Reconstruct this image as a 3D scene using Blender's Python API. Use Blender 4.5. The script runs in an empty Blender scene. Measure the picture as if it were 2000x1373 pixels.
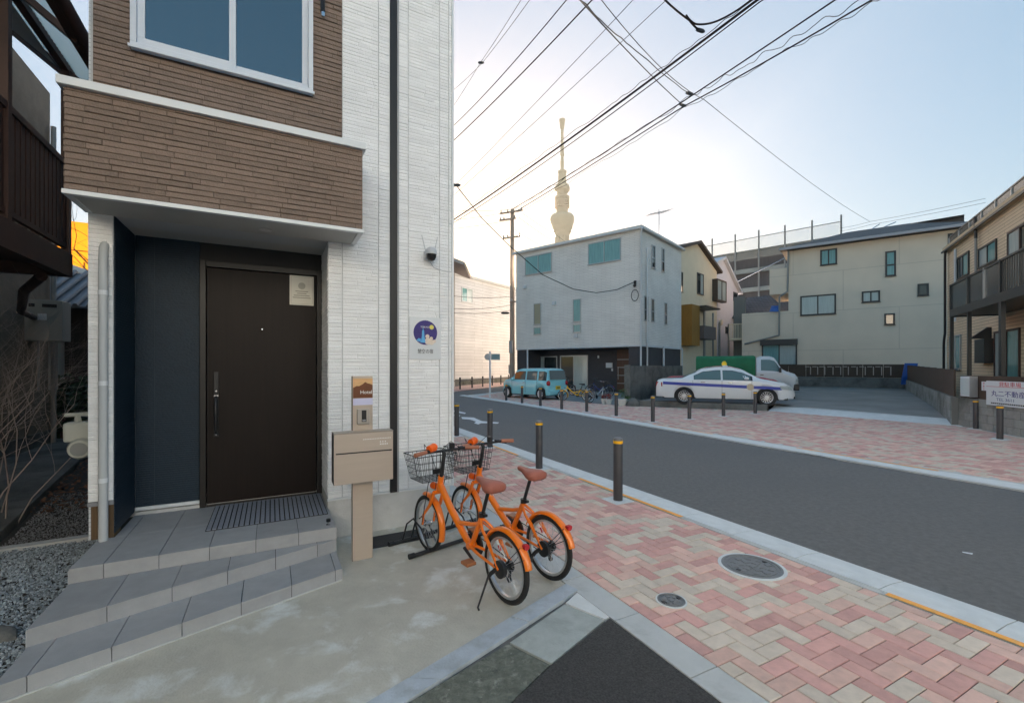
import bpy, math, random
from math import radians, sin, cos, pi, atan2, sqrt
from mathutils import Vector, Matrix
random.seed(11)
scene = bpy.context.scene
COL = scene.collection

# ------------------------------------------------------------------ camera
F, HX, HY, HCAM = 880.0, 1000.0, 715.0, 1.65      # focal length and horizon measured in the 2000 px photograph
cam_d = bpy.data.cameras.new('camera'); cam = bpy.data.objects.new('camera', cam_d); COL.objects.link(cam)
cam_d.sensor_width = 36.0; cam_d.sensor_fit = 'HORIZONTAL'; cam_d.lens = 36.0*F/2000.0
cam_d.shift_y = (HY-686.5)/2000.0
cam_d.clip_start = 0.05; cam_d.clip_end = 6000.0
cam.location = (0, 0, HCAM); cam.rotation_euler = (radians(90), 0, 0)
scene.camera = cam

# ------------------------------------------------------------------ sky and sun
SUN_AZ, SUN_EL = radians(-5.0), radians(8.0)        # azimuth from +Y towards +X
world = bpy.data.worlds.new('World'); scene.world = world; world.use_nodes = True
nt = world.node_tree; nt.nodes.clear()
sky = nt.nodes.new('ShaderNodeTexSky'); sky.sky_type = 'NISHITA'; sky.sun_disc = False
sky.sun_elevation = SUN_EL; sky.sun_rotation = SUN_AZ
sky.altitude = 20; sky.air_density = 1.0; sky.dust_density = 1.3; sky.ozone_density = 2.0
bg = nt.nodes.new('ShaderNodeBackground'); bg.inputs[1].default_value = 0.085
wo = nt.nodes.new('ShaderNodeOutputWorld')
gm_ = nt.nodes.new('ShaderNodeGamma'); gm_.inputs[1].default_value = 0.38
hs_ = nt.nodes.new('ShaderNodeHueSaturation'); hs_.inputs['Saturation'].default_value = 2.2
nt.links.new(sky.outputs[0], gm_.inputs[0]); nt.links.new(gm_.outputs[0], hs_.inputs['Color']); wb_ = nt.nodes.new('ShaderNodeMix'); wb_.data_type = 'RGBA'; wb_.blend_type = 'MULTIPLY'; wb_.inputs[0].default_value = 1.0; wb_.inputs[7].default_value = (1.09,0.985,0.96,1)
nt.links.new(hs_.outputs[0], wb_.inputs[6]); nt.links.new(wb_.outputs[2], bg.inputs[0]); nt.links.new(bg.outputs[0], wo.inputs[0])
sun_d = bpy.data.lights.new('sun', 'SUN'); sun_d.energy = 5.0; sun_d.angle = radians(0.6); sun_d.color = (1.0, 0.87, 0.72)
sun = bpy.data.objects.new('sun', sun_d); COL.objects.link(sun)
sdir = Vector((sin(SUN_AZ)*cos(SUN_EL), cos(SUN_AZ)*cos(SUN_EL), sin(SUN_EL)))
sun.rotation_euler = sdir.to_track_quat('Z', 'Y').to_euler()
sun.location = sdir*60

vs = scene.view_settings
vs.view_transform = 'Standard'; vs.look = 'None'; vs.gamma = 1.0; vs.use_curve_mapping = False
vs.exposure = 2.65
scene.render.engine = 'CYCLES'
cy = scene.cycles
cy.use_denoising = True
cy.max_bounces = 6; cy.diffuse_bounces = 4; cy.glossy_bounces = 3; cy.transmission_bounces = 4; cy.transparent_max_bounces = 12
cy.caustics_reflective = False; cy.caustics_refractive = False; cy.sample_clamp_indirect = 6.0

# ------------------------------------------------------------------ helpers
def gp(px, py, z=0.0):
    """point at height z that the photograph shows at (px, py)"""
    d = (HCAM-z)*F/(py-HY)
    return ((px-HX)/F*d, d)
def at(px, py, d):
    return Vector(((px-HX)/F*d, d, HCAM+(HY-py)/F*d))

class Fr:
    """upright frame: x along a facade (left to right), y into the building, origin on the ground"""
    def __init__(s, ox, oy, ux, uy):
        l = sqrt(ux*ux+uy*uy); s.o = (ox, oy); s.u = (ux/l, uy/l); s.v = (-uy/l, ux/l)
    def rz(s): return atan2(s.u[1], s.u[0])
    def w(s, a, b, z=0.0):
        return Vector((s.o[0]+a*s.u[0]+b*s.v[0], s.o[1]+a*s.u[1]+b*s.v[1], z))
    def loc(s, X, Y):
        dx, dy = X-s.o[0], Y-s.o[1]
        return (dx*s.u[0]+dy*s.u[1], dx*s.v[0]+dy*s.v[1])
    def pix(s, px, py, b=0.0):
        r = (px-HX)/F
        # o + a u + b v  with X = r Y
        c = s.o[0]+b*s.v[0] - r*(s.o[1]+b*s.v[1])
        a = -c/(s.u[0]-r*s.u[1])
        Y = s.o[1]+a*s.u[1]+b*s.v[1]
        return a, HCAM+(HY-py)/F*Y
    def g(s, px, py, z=0.0): return s.loc(*gp(px, py, z))

def tag(o, label=None, cat=None, group=None, kind=None):
    if label: o['label'] = label
    if cat: o['category'] = cat
    if group: o['group'] = group
    if kind: o['kind'] = kind
    return o
def empty(name, loc=(0,0,0), rz=0.0, label=None, cat=None, group=None, kind=None, parent=None):
    o = bpy.data.objects.new(name, None); COL.objects.link(o)
    o.empty_display_size = 0.1
    o.location = loc; o.rotation_euler = (0, 0, rz)
    if parent: o.parent = parent
    return tag(o, label, cat, group, kind)
def fempty(name, fr, *a, **k):
    return empty(name, (fr.o[0], fr.o[1], 0), fr.rz(), *a, **k)
def copy_tree(o, parent=None):
    c = o.copy(); COL.objects.link(c); c.parent = parent
    for ch in list(o.children): copy_tree(ch, c)
    return c

class MB:
    def __init__(s): s.v = []; s.f = []; s.m = []
    def add(s, vs, fs, mi=0):
        b = len(s.v); s.v += [tuple(p) for p in vs]
        for f in fs: s.f.append(tuple(i+b for i in f)); s.m.append(mi)
        return s
    def box(s, x0, x1, y0, y1, z0, z1, mi=0):
        if x0 > x1: x0, x1 = x1, x0
        if y0 > y1: y0, y1 = y1, y0
        if z0 > z1: z0, z1 = z1, z0
        return s.add([(x0,y0,z0),(x1,y0,z0),(x1,y1,z0),(x0,y1,z0),(x0,y0,z1),(x1,y0,z1),(x1,y1,z1),(x0,y1,z1)],
              [(0,3,2,1),(4,5,6,7),(0,1,5,4),(1,2,6,5),(2,3,7,6),(3,0,4,7)], mi)
    def cbox(s, c, sx, sy, sz, mi=0):
        return s.box(c[0]-sx/2, c[0]+sx/2, c[1]-sy/2, c[1]+sy/2, c[2]-sz/2, c[2]+sz/2, mi)
    def poly(s, pts, mi=0): return s.add(pts, [tuple(range(len(pts)))], mi)
    def prism(s, pts, z0, z1, mi=0):
        """plan polygon (x,y) extruded upwards; z may be per-vertex lists"""
        n = len(pts)
        ar = sum(pts[i][0]*pts[(i+1)%n][1]-pts[(i+1)%n][0]*pts[i][1] for i in range(n))
        if ar < 0: pts = pts[::-1]
        vs = [(p[0],p[1],z0) for p in pts]+[(p[0],p[1],z1) for p in pts]
        fs = [tuple(range(n))[::-1], tuple(range(n,2*n))]+[(i,(i+1)%n,n+(i+1)%n,n+i) for i in range(n)]
        return s.add(vs, fs, mi)
    def side(s, pts, y0, y1, mi=0):
        """profile polygon (x,z) extruded along y"""
        n = len(pts)
        ar = sum(pts[i][0]*pts[(i+1)%n][1]-pts[(i+1)%n][0]*pts[i][1] for i in range(n))
        if ar < 0: pts = pts[::-1]
        if y0 > y1: y0, y1 = y1, y0
        vs = [(p[0],y0,p[1]) for p in pts]+[(p[0],y1,p[1]) for p in pts]
        fs = [tuple(range(n)), tuple(range(n,2*n))[::-1]]+[((i+1)%n,i,n+i,n+(i+1)%n) for i in range(n)]
        return s.add(vs, fs, mi)
    def xside(s, pts, x0, x1, mi=0):
        """profile polygon (y,z) extruded along x"""
        n = len(pts)
        ar = sum(pts[i][0]*pts[(i+1)%n][1]-pts[(i+1)%n][0]*pts[i][1] for i in range(n))
        if ar < 0: pts = pts[::-1]
        vs = [(x0,p[0],p[1]) for p in pts]+[(x1,p[0],p[1]) for p in pts]
        fs = [tuple(range(n))[::-1], tuple(range(n,2*n))]+[(i,(i+1)%n,n+(i+1)%n,n+i) for i in range(n)]
        return s.add(vs, fs, mi)
    def tube(s, path, r, n=8, mi=0, closed=False):
        P = [Vector(p) for p in path]; m = len(P)
        R = r if isinstance(r, (list, tuple)) else [r]*m
        rings = []; up = None
        for i in range(m):
            if closed: t = P[(i+1)%m]-P[i-1]
            elif i == 0: t = P[1]-P[0]
            elif i == m-1: t = P[-1]-P[-2]
            else: t = (P[i+1]-P[i]).normalized()+(P[i]-P[i-1]).normalized()
            if t.length < 1e-9: t = Vector((0,0,1))
            t.normalize()
            if up is None:
                up = Vector((0,0,1)) if abs(t.z) < 0.9 else Vector((1,0,0))
            a = t.cross(up)
            if a.length < 1e-6: a = t.cross(Vector((0.3,1,0.1)))
            a.normalize(); b = a.cross(t).normalized(); up = b
            rings.append([P[i]+(a*cos(2*pi*k/n)+b*sin(2*pi*k/n))*R[i] for k in range(n)])
        vs = [p for rg in rings for p in rg]; fs = []
        for i in range(m if closed else m-1):
            j = (i+1) % m
            for k in range(n):
                l = (k+1) % n
                fs.append((i*n+k, i*n+l, j*n+l, j*n+k))
        if not closed:
            fs.append(tuple(range(n))[::-1]); fs.append(tuple(range((m-1)*n, m*n)))
        return s.add(vs, fs, mi)
    def lathe(s, prof, n=24, c=(0,0,0), axis='z', mi=0, closed=False):
        vs = []
        for (r, h) in prof:
            for k in range(n):
                a = 2*pi*k/n; x, y = r*cos(a), r*sin(a)
                p = (x, y, h) if axis == 'z' else ((h, x, y) if axis == 'x' else (y, h, x))
                vs.append((p[0]+c[0], p[1]+c[1], p[2]+c[2]))
        m = len(prof); fs = []
        for i in range(m if closed else m-1):
            j = (i+1) % m
            for k in range(n):
                l = (k+1) % n
                fs.append((i*n+k, i*n+l, j*n+l, j*n+k))
        if not closed:
            if prof[0][0] > 1e-6: fs.append(tuple(range(n))[::-1])
            if prof[-1][0] > 1e-6: fs.append(tuple(range((m-1)*n, m*n)))
        return s.add(vs, fs, mi)
    def loft(s, rings, mi=0, caps=True, closed=True):
        n = len(rings[0]); vs = [p for r in rings for p in r]; fs = []
        for i in range(len(rings)-1):
            for k in range(n if closed else n-1):
                l = (k+1) % n
                fs.append((i*n+k, i*n+l, (i+1)*n+l, (i+1)*n+k))
        if caps: fs.append(tuple(range(n))[::-1]); fs.append(tuple(range((len(rings)-1)*n, len(rings)*n)))
        return s.add(vs, fs, mi)
    def sphere(s, c, r, n=12, m=8, mi=0, sz=1.0):
        prof = [(max(1e-4, r*sin(pi*i/m)) if 0 < i < m else 1e-7, -r*sz*cos(pi*i/m)) for i in range(m+1)]
        return s.lathe(prof, n, c, 'z', mi)
    def mesh(s, name, mats, smooth=None, fix=False):
        me = bpy.data.meshes.new(name); me.from_pydata(s.v, [], s.f)
        if not isinstance(mats, (list, tuple)): mats = [mats]
        for m in mats: me.materials.append(m)
        me.polygons.foreach_set('material_index', s.m)
        if fix:
            import bmesh
            bm = bmesh.new(); bm.from_mesh(me); bmesh.ops.remove_doubles(bm, verts=bm.verts, dist=1e-5)
            bmesh.ops.recalc_face_normals(bm, faces=bm.faces); bm.to_mesh(me); bm.free()
        if smooth is not None:
            me.shade_smooth(); me.set_sharp_from_angle(angle=radians(smooth))
        me.update()
        return me
    def build(s, name, mats, parent=None, smooth=None, loc=(0,0,0), rot=(0,0,0), bevel=0, kind=None, fix=False, label=None):
        o = bpy.data.objects.new(name, s.mesh(name, mats, smooth, fix)); COL.objects.link(o)
        o.location = loc; o.rotation_euler = rot
        if parent: o.parent = parent
        if bevel:
            b = o.modifiers.new('bevel', 'BEVEL'); b.width = bevel; b.segments = 2; b.limit_method = 'ANGLE'; b.angle_limit = radians(40)
        if kind: o['kind'] = kind
        if label: o['label'] = label
        return o
def obj(name, me, parent=None, loc=(0,0,0), rot=(0,0,0), scale=(1,1,1)):
    o = bpy.data.objects.new(name, me); COL.objects.link(o)
    o.location = loc; o.rotation_euler = rot; o.scale = scale
    if parent: o.parent = parent
    return o
def text(name, body, size, mat, parent, loc, rot=(pi/2,0,0), align='LEFT', ext=0.0015, sx=1.0):
    c = bpy.data.curves.new(name, 'FONT'); c.body = body; c.size = size; c.extrude = ext
    c.align_x = align; c.align_y = 'BOTTOM_BASELINE'; c.resolution_u = 3
    c.materials.append(mat)
    t = bpy.data.objects.new(name, c); COL.objects.link(t)
    bpy.context.view_layer.update()
    me = bpy.data.meshes.new_from_object(t.evaluated_get(bpy.context.evaluated_depsgraph_get()))
    bpy.data.objects.remove(t)
    if not me.materials: me.materials.append(mat)
    o = bpy.data.objects.new(name, me); COL.objects.link(o)
    o.location = loc; o.rotation_euler = rot; o.scale = (sx, 1, 1)
    if parent: o.parent = parent
    return o

# ------------------------------------------------------------------ materials
def lin(r, g, b):
    f = lambda c: (c/255/12.92) if c/255 <= 0.04045 else ((c/255+0.055)/1.055)**2.4
    return (f(r), f(g), f(b))
def mat(name, col, rough=0.6, metal=0.0, var=0.0, vs=6.0, bump=0.0, bs=60.0, coat=0.0, spec=0.5, stretch=(1,1,1),
        rnd=0.0, island=0.0, dirt=None, dirt_s=1.5, dirt_lo=0.5, dirt_hi=0.75, detail=6.0):
    """plain procedural surface: base colour, noise variation of the colour, fine relief, optional stains"""
    m = bpy.data.materials.new(name); m.use_nodes = True
    t = m.node_tree; b = t.nodes['Principled BSDF']
    b.inputs['Roughness'].default_value = rough; b.inputs['Metallic'].default_value = metal
    b.inputs['Coat Weight'].default_value = coat; b.inputs['Coat Roughness'].default_value = 0.05
    b.inputs['Specular IOR Level'].default_value = spec
    b.inputs['Base Color'].default_value = (*col, 1)
    L = t.links.new
    need = var or bump or dirt
    if need:
        tc = t.nodes.new('ShaderNodeTexCoord'); mp = t.nodes.new('ShaderNodeMapping'); mp.inputs['Scale'].default_value = stretch
        if rnd:
            gn = t.nodes.new('ShaderNodeNewGeometry'); L(gn.outputs['Position'], mp.inputs[0])
        else: L(tc.outputs['Object'], mp.inputs[0])
    src = None
    if var or rnd or island:
        hsv = t.nodes.new('ShaderNodeHueSaturation'); hsv.inputs['Color'].default_value = (*col, 1)
        val = t.nodes.new('ShaderNodeMath'); val.operation = 'ADD'; val.inputs[0].default_value = 1.0; val.inputs[1].default_value = 0.0
        acc = None
        if var:
            n = t.nodes.new('ShaderNodeTexNoise'); n.inputs['Scale'].default_value = vs; n.inputs['Detail'].default_value = detail; n.inputs['Roughness'].default_value = 0.65
            L(mp.outputs[0], n.inputs['Vector'])
            mr = t.nodes.new('ShaderNodeMapRange'); mr.inputs['From Min'].default_value = 0.25; mr.inputs['From Max'].default_value = 0.75
            mr.inputs['To Min'].default_value = -var; mr.inputs['To Max'].default_value = var
            L(n.outputs[0], mr.inputs[0]); acc = mr.outputs[0]
        for k, amt in (('rnd', rnd), ('isl', island)):
            if not amt: continue
            if k == 'rnd':
                oi = t.nodes.new('ShaderNodeObjectInfo'); so = oi.outputs['Random']
            else:
                oi = t.nodes.new('ShaderNodeNewGeometry'); so = oi.outputs['Random Per Island']
            mr = t.nodes.new('ShaderNodeMapRange'); mr.inputs['To Min'].default_value = -amt; mr.inputs['To Max'].default_value = amt
            L(so, mr.inputs[0])
            if acc is None: acc = mr.outputs[0]
            else:
                ad = t.nodes.new('ShaderNodeMath'); ad.operation = 'ADD'; L(acc, ad.inputs[0]); L(mr.outputs[0], ad.inputs[1]); acc = ad.outputs[0]
        L(acc, val.inputs[1]); L(val.outputs[0], hsv.inputs['Value'])
        src = hsv.outputs[0]
    if dirt:
        n = t.nodes.new('ShaderNodeTexNoise'); n.inputs['Scale'].default_value = dirt_s; n.inputs['Detail'].default_value = 8; n.inputs['Roughness'].default_value = 0.62; n.inputs['Distortion'].default_value = 0.3
        L(mp.outputs[0], n.inputs['Vector'])
        mr = t.nodes.new('ShaderNodeMapRange'); mr.inputs['From Min'].default_value = dirt_lo; mr.inputs['From Max'].default_value = dirt_hi
        L(n.outputs[0], mr.inputs[0])
        mx = t.nodes.new('ShaderNodeMix'); mx.data_type = 'RGBA'
        L(mr.outputs[0], mx.inputs[0])
        if src: L(src, mx.inputs[6])
        else: mx.inputs[6].default_value = (*col, 1)
        mx.inputs[7].default_value = (*dirt, 1); src = mx.outputs[2]
    if src: L(src, b.inputs['Base Color'])
    if bump:
        n = t.nodes.new('ShaderNodeTexNoise'); n.inputs['Scale'].default_value = bs; n.inputs['Detail'].default_value = 5
        L(mp.outputs[0], n.inputs['Vector'])
        bp = t.nodes.new('ShaderNodeBump'); bp.inputs['Strength'].default_value = bump; bp.inputs['Distance'].default_value = 0.02
        L(n.outputs[0], bp.inputs['Height']); L(bp.outputs[0], b.inputs['Normal'])
    return m
def siding_mat(name, c1, c2, cm, bw, rh, mort=0.004, rough=0.7, bump=0.5, axis='xz', off=0.5, var=0.08):
    """far board or block cladding: courses and joints from a brick pattern over the wall plane"""
    m = mat(name, c1, rough); t = m.node_tree; b = t.nodes['Principled BSDF']; L = t.links.new
    tc = t.nodes.new('ShaderNodeTexCoord'); sp = t.nodes.new('ShaderNodeSeparateXYZ'); cb = t.nodes.new('ShaderNodeCombineXYZ')
    L(tc.outputs['Object'], sp.inputs[0])
    ad = t.nodes.new('ShaderNodeMath'); ad.operation = 'ADD'
    L(sp.outputs[0], ad.inputs[0]); L(sp.outputs[1], ad.inputs[1])
    L(ad.outputs[0], cb.inputs[0]); L(sp.outputs[2], cb.inputs[1])
    br = t.nodes.new('ShaderNodeTexBrick'); br.inputs['Scale'].default_value = 1.0
    br.inputs['Brick Width'].default_value = bw; br.inputs['Row Height'].default_value = rh; br.inputs['Mortar Size'].default_value = mort
    br.inputs['Mortar Smooth'].default_value = 0.3; br.offset = off
    br.inputs['Color1'].default_value = (*c1, 1); br.inputs['Color2'].default_value = (*c2, 1); br.inputs['Mortar'].default_value = (*cm, 1)
    L(cb.outputs[0], br.inputs['Vector'])
    n = t.nodes.new('ShaderNodeTexNoise'); n.inputs['Scale'].default_value = 0.7; n.inputs['Detail'].default_value = 8; L(tc.outputs['Object'], n.inputs['Vector'])
    mr = t.nodes.new('ShaderNodeMapRange'); mr.inputs['From Min'].default_value = 0.3; mr.inputs['From Max'].default_value = 0.7; mr.inputs['To Min'].default_value = 1-var; mr.inputs['To Max'].default_value = 1+var
    L(n.outputs[0], mr.inputs[0])
    hs = t.nodes.new('ShaderNodeHueSaturation'); L(br.outputs['Color'], hs.inputs['Color']); L(mr.outputs[0], hs.inputs['Value'])
    L(hs.outputs[0], b.inputs['Base Color'])
    iv = t.nodes.new('ShaderNodeMath'); iv.operation = 'SUBTRACT'; iv.inputs[0].default_value = 1; L(br.outputs['Fac'], iv.inputs[1])
    bp = t.nodes.new('ShaderNodeBump'); bp.inputs['Strength'].default_value = bump; bp.inputs['Distance'].default_value = 0.02
    L(iv.outputs[0], bp.inputs['Height']); L(bp.outputs[0], b.inputs['Normal'])
    return m
def emit_free_glass(name, tint, refl_rough=0.02):
    """thin window pane: sees through with a tint, mirrors at the Fresnel share"""
    m = bpy.data.materials.new(name); m.use_nodes = True; t = m.node_tree; t.nodes.clear()
    o = t.nodes.new('ShaderNodeOutputMaterial'); tr = t.nodes.new('ShaderNodeBsdfTransparent'); gl = t.nodes.new('ShaderNodeBsdfGlossy')
    fr = t.nodes.new('ShaderNodeFresnel'); fr.inputs[0].default_value = 3.4; mx = t.nodes.new('ShaderNodeMixShader')
    tr.inputs[0].default_value = (*tint, 1); gl.inputs['Roughness'].default_value = refl_rough
    t.links.new(fr.outputs[0], mx.inputs[0]); t.links.new(tr.outputs[0], mx.inputs[1]); t.links.new(gl.outputs[0], mx.inputs[2]); t.links.new(mx.outputs[0], o.inputs[0])
    return m

ASPHALT = mat('asphalt', (0.16,0.157,0.153), 0.85, var=0.22, vs=18, bump=0.5, bs=260, dirt=(0.135,0.137,0.14), dirt_s=0.35, dirt_lo=0.5, dirt_hi=0.8)
ASPHALT_NEW = mat('fresh_asphalt', (0.068,0.067,0.067), 0.85, var=0.7, vs=90, bump=1.0, bs=130)
CONC = mat('concrete', (0.54,0.55,0.54), 0.8, var=0.10, vs=5, bump=0.25, bs=90, dirt=(0.30,0.31,0.30), dirt_s=3, dirt_lo=0.55, dirt_hi=0.85)
CONC_PALE = mat('pale_concrete', (0.68,0.70,0.70), 0.8, var=0.10, vs=7, bump=0.2, bs=120, dirt=(0.55,0.57,0.57), dirt_s=2.2, dirt_lo=0.5, dirt_hi=0.8)
CONC_DARK = mat('weathered_concrete', (0.16,0.16,0.15), 0.9, var=0.2, vs=4, bump=0.4, bs=40, dirt=(0.07,0.072,0.065), dirt_s=1.4, dirt_lo=0.45, dirt_hi=0.7)
PAD = mat('stained_concrete', (0.52,0.495,0.425), 0.7, var=0.14, vs=5, detail=12, bump=0.3, bs=70, dirt=(0.70,0.71,0.68), dirt_s=2.8, dirt_lo=0.53, dirt_hi=0.66, stretch=(1,1,1))
WHITE_ALU = mat('white_aluminium', (0.72,0.75,0.78), 0.35)
BLACK = mat('black_plastic', (0.012,0.012,0.014), 0.4)
DARKMETAL = mat('dark_metal', (0.03,0.031,0.034), 0.35, metal=0.3)
STEEL = mat('steel', (0.55,0.56,0.58), 0.25, metal=1.0)
RUBBER = mat('rubber', (0.015,0.015,0.016), 0.75, bump=0.3, bs=150)
GLASS = emit_free_glass('window_glass', (0.80,0.90,0.94))
DARKGLASS = mat('dark_glass', (0.02,0.028,0.03), 0.04, spec=0.8)
TEALGLASS = mat('teal_curtained_glass', (0.16,0.34,0.34), 0.06, spec=0.8, var=0.25, vs=2.5, stretch=(6,6,0.4))
PALEGLASS = mat('pale_curtained_glass', (0.42,0.48,0.47), 0.08, spec=0.8, var=0.15, vs=2.5, stretch=(6,6,0.4))
# ================================================================== ground, road, pavements
H = Fr(-3.267, 3.472, 0.8824, 0.4706)       # guest house facade: x to the right along it, y into the house
ST = Fr(3.287, 2.892, 0.889, 0.457)         # street: x across it from the near kerb's road edge, y along it
def clip(poly, a, b, c):
    """keep the side a*x+b*y+c >= 0 of a convex polygon"""
    out = []
    for i in range(len(poly)):
        p, q = poly[i], poly[(i+1) % len(poly)]
        dp, dq = a*p[0]+b*p[1]+c, a*q[0]+b*q[1]+c
        if dp >= 0: out.append(p)
        if (dp > 0 and dq < 0) or (dp < 0 and dq > 0):
            k = dp/(dp-dq); out.append((p[0]+(q[0]-p[0])*k, p[1]+(q[1]-p[1])*k))
    return out
def inside(pt, poly):
    x, y = pt; r = False; n = len(poly)
    for i in range(n):
        x0, y0 = poly[i]; x1, y1 = poly[(i+1) % n]
        if (y0 > y) != (y1 > y) and x < (x1-x0)*(y-y0)/(y1-y0)+x0: r = not r
    return r
def sheet(name, pts, z, m, kind='structure'):
    mb = MB(); n = len(pts)
    ar = sum(pts[i][0]*pts[(i+1)%n][1]-pts[(i+1)%n][0]*pts[i][1] for i in range(n))
    if ar < 0: pts = pts[::-1]
    mb.poly([(p[0],p[1],z) for p in pts]); return mb.build(name, m, kind=kind)

sheet('ground', [(-3000,-1500),(3000,-1500),(3000,4000),(-3000,4000)], -0.05, mat('far_ground', (0.10,0.10,0.10), 0.9))
sheet('road', [(-60,-25),(70,-25),(70,95),(-60,95)], -0.008, ASPHALT)

P_RED = mat('red_paver', lin(212,164,155), 0.85, var=0.13, vs=14, bump=0.25, bs=220, dirt=(0.30,0.24,0.22), dirt_s=1.3, dirt_lo=0.60, dirt_hi=0.95, rnd=0.12, island=0.12)
P_PINK = mat('salmon_paver', lin(222,184,170), 0.85, var=0.13, vs=14, bump=0.25, bs=220, dirt=(0.30,0.24,0.22), dirt_s=1.3, dirt_lo=0.60, dirt_hi=0.95, rnd=0.10, island=0.10)
P_BEIGE = mat('beige_paver', lin(213,198,182), 0.85, var=0.13, vs=14, bump=0.25, bs=220, dirt=(0.30,0.24,0.22), dirt_s=1.3, dirt_lo=0.60, dirt_hi=0.95, rnd=0.08, island=0.08)
PAVERS = [P_RED, P_PINK, P_BEIGE]
BED = mat('paver_joint_sand', (0.12,0.10,0.09), 0.95, var=0.15, vs=40)
ORANGE_PAINT = mat('orange_paint', lin(255,178,84), 0.6, var=0.12, vs=30, dirt=lin(200,170,130), dirt_s=12, dirt_lo=0.6, dirt_hi=0.8)
WHITE_PAINT = mat('white_road_paint', (0.72,0.74,0.76), 0.7, var=0.12, vs=20, dirt=(0.35,0.36,0.37), dirt_s=9, dirt_lo=0.55, dirt_hi=0.8)
A = 0.1
def herring(x0, x1, y0, y1):
    """90 degree herringbone of 200 x 100 mm pavers covering a rectangle"""
    N = int(max(x1-x0, y1-y0)/A)+6
    for n in range(-2*N, 2*N+1):
        for m in range(-N, N+1):
            bx, by = (n+2*m)*A, (n-2*m)*A
            for (ox, oy, w, h) in ((0,0,2,1),(0,1,1,2)):
                X, Y = bx+ox*A+x0, by+oy*A+y0
                if X+w*A < x0 or X > x1 or Y+h*A < y0 or Y > y1: continue
                yield X, Y, w*A, h*A
def paver_geo(mb, poly, z0, z1, mi, g=0.0030, ch=0.003):
    """one paver: joint gap on all sides, chamfered arris"""
    cx = sum(p[0] for p in poly)/len(poly); cyy = sum(p[1] for p in poly)/len(poly)
    def ins(d):
        r = []
        for p in poly:
            dx, dy = p[0]-cx, p[1]-cyy
            r.append((p[0]-(d if dx > 0 else -d), p[1]-(d if dy > 0 else -d)))
        return r
    a, b = ins(g), ins(g+ch); n = len(poly)
    dz = random.uniform(-0.0015, 0.0015)
    vs = [(p[0],p[1],z0) for p in a]+[(p[0],p[1],z1-ch+dz) for p in a]+[(p[0],p[1],z1+dz) for p in b]
    fs = [tuple(range(2*n,3*n))]
    for i in range(n):
        j = (i+1) % n
        fs += [(i,j,n+j,n+i),(n+i,n+j,2*n+j,2*n+i)]
    mb.add(vs, fs, mi)

# ---- near pavement (street frame)
R0, R1, T0, T1 = -2.13, -0.42, -2.4, 22.0
mb = MB(); mb.box(R0, R1, T0, T1, -0.04, 0.012)
walk = mb.build('pavement', BED, kind='structure', loc=(ST.o[0], ST.o[1], 0), rot=(0,0,ST.rz()))
cand = []
for (X, Y, w, h) in herring(R0-0.2, R1+0.2, T0, T1):
    poly = [(X,Y),(X+w,Y),(X+w,Y+h),(X,Y+h)]
    full = X >= R0 and X+w <= R1
    poly = clip(clip(poly, 1,0,-R0), -1,0,R1)
    if len(poly) < 3: continue
    if max(p[0] for p in poly)-min(p[0] for p in poly) < 0.012: continue
    c = ST.w(X+w/2, Y+h/2)
    mi = random.choices((0,1,2), (35,33,32))[0]
    vis = c.y > 1.6 and abs(c.x/c.y) < 1.14 and HY+F*HCAM/c.y < 1400
    cand.append((c.y if vis else 999+c.length, poly, full, w > h, (X+w/2, Y+h/2), mi))
cand.sort(key=lambda q: q[0])
uni = {}
for mi in range(3):
    for hz in (0, 1):
        q = MB(); w, h = (0.2,0.1) if hz else (0.1,0.2)
        paver_geo(q, [(-w/2,-h/2),(w/2,-h/2),(w/2,h/2),(-w/2,h/2)], 0, 0.02, 0)
        uni[(mi,hz)] = q.mesh('paver', PAVERS[mi])
rest = MB()
for k, (d, poly, full, hz, c, mi) in enumerate(cand):
    if k < 300 and d < 900:
        dz = random.uniform(-0.0012, 0.0012)
        if full: obj('paver', uni[(mi, 1 if hz else 0)], walk, (c[0], c[1], dz))
        else:
            q = MB(); paver_geo(q, poly, 0, 0.02, 0); q.build('paver', PAVERS[mi], walk)
    else: paver_geo(rest, poly, 0, 0.02, mi)
rest.build('paver_field', PAVERS, walk, kind='stuff')

# ---- near kerb: precast blocks, edge strip with painted dashes
def kerb_run(name, fr, x0, x1, t0, t1, prof, L=0.6, m=CONC_PALE, parent=None):
    root = empty(name, (fr.o[0], fr.o[1], 0), fr.rz(), kind='structure')
    q = MB()
    n = len(prof); g = 0.004
    vs = [(p[0], g, p[1]) for p in prof]+[(p[0], L-g, p[1]) for p in prof]
    q.add(vs, [tuple(range(n))[::-1], tuple(range(n,2*n))]+[(i,(i+1)%n,n+(i+1)%n,n+i) for i in range(n)])
    me = q.mesh('kerb_stone', m, fix=True)
    t = t0
    while t < t1:
        obj('kerb_stone', me, root, (0, t, random.uniform(-0.001, 0.001))); t += L
    j = MB(); j.box(x0+0.01, x1-0.01, t0, t, -0.04, -0.002); j.build('kerb_bed', CONC_DARK, root)
    return root
kerb_run('kerb', ST, -0.36, 0.0, -2.37, 22.0, [(-0.36,-0.03),(0.0,-0.03),(0.0,0.003),(-0.18,0.023),(-0.36,0.024)])
mb = MB()
t = -2.4
while t < 22: mb.box(-0.418, -0.363, t, t+0.297, -0.03, 0.021+random.uniform(-0.001,0.001)); t += 0.3
mb.build('edge_strip', CONC, kind='structure', loc=(ST.o[0],ST.o[1],0), rot=(0,0,ST.rz()))
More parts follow.
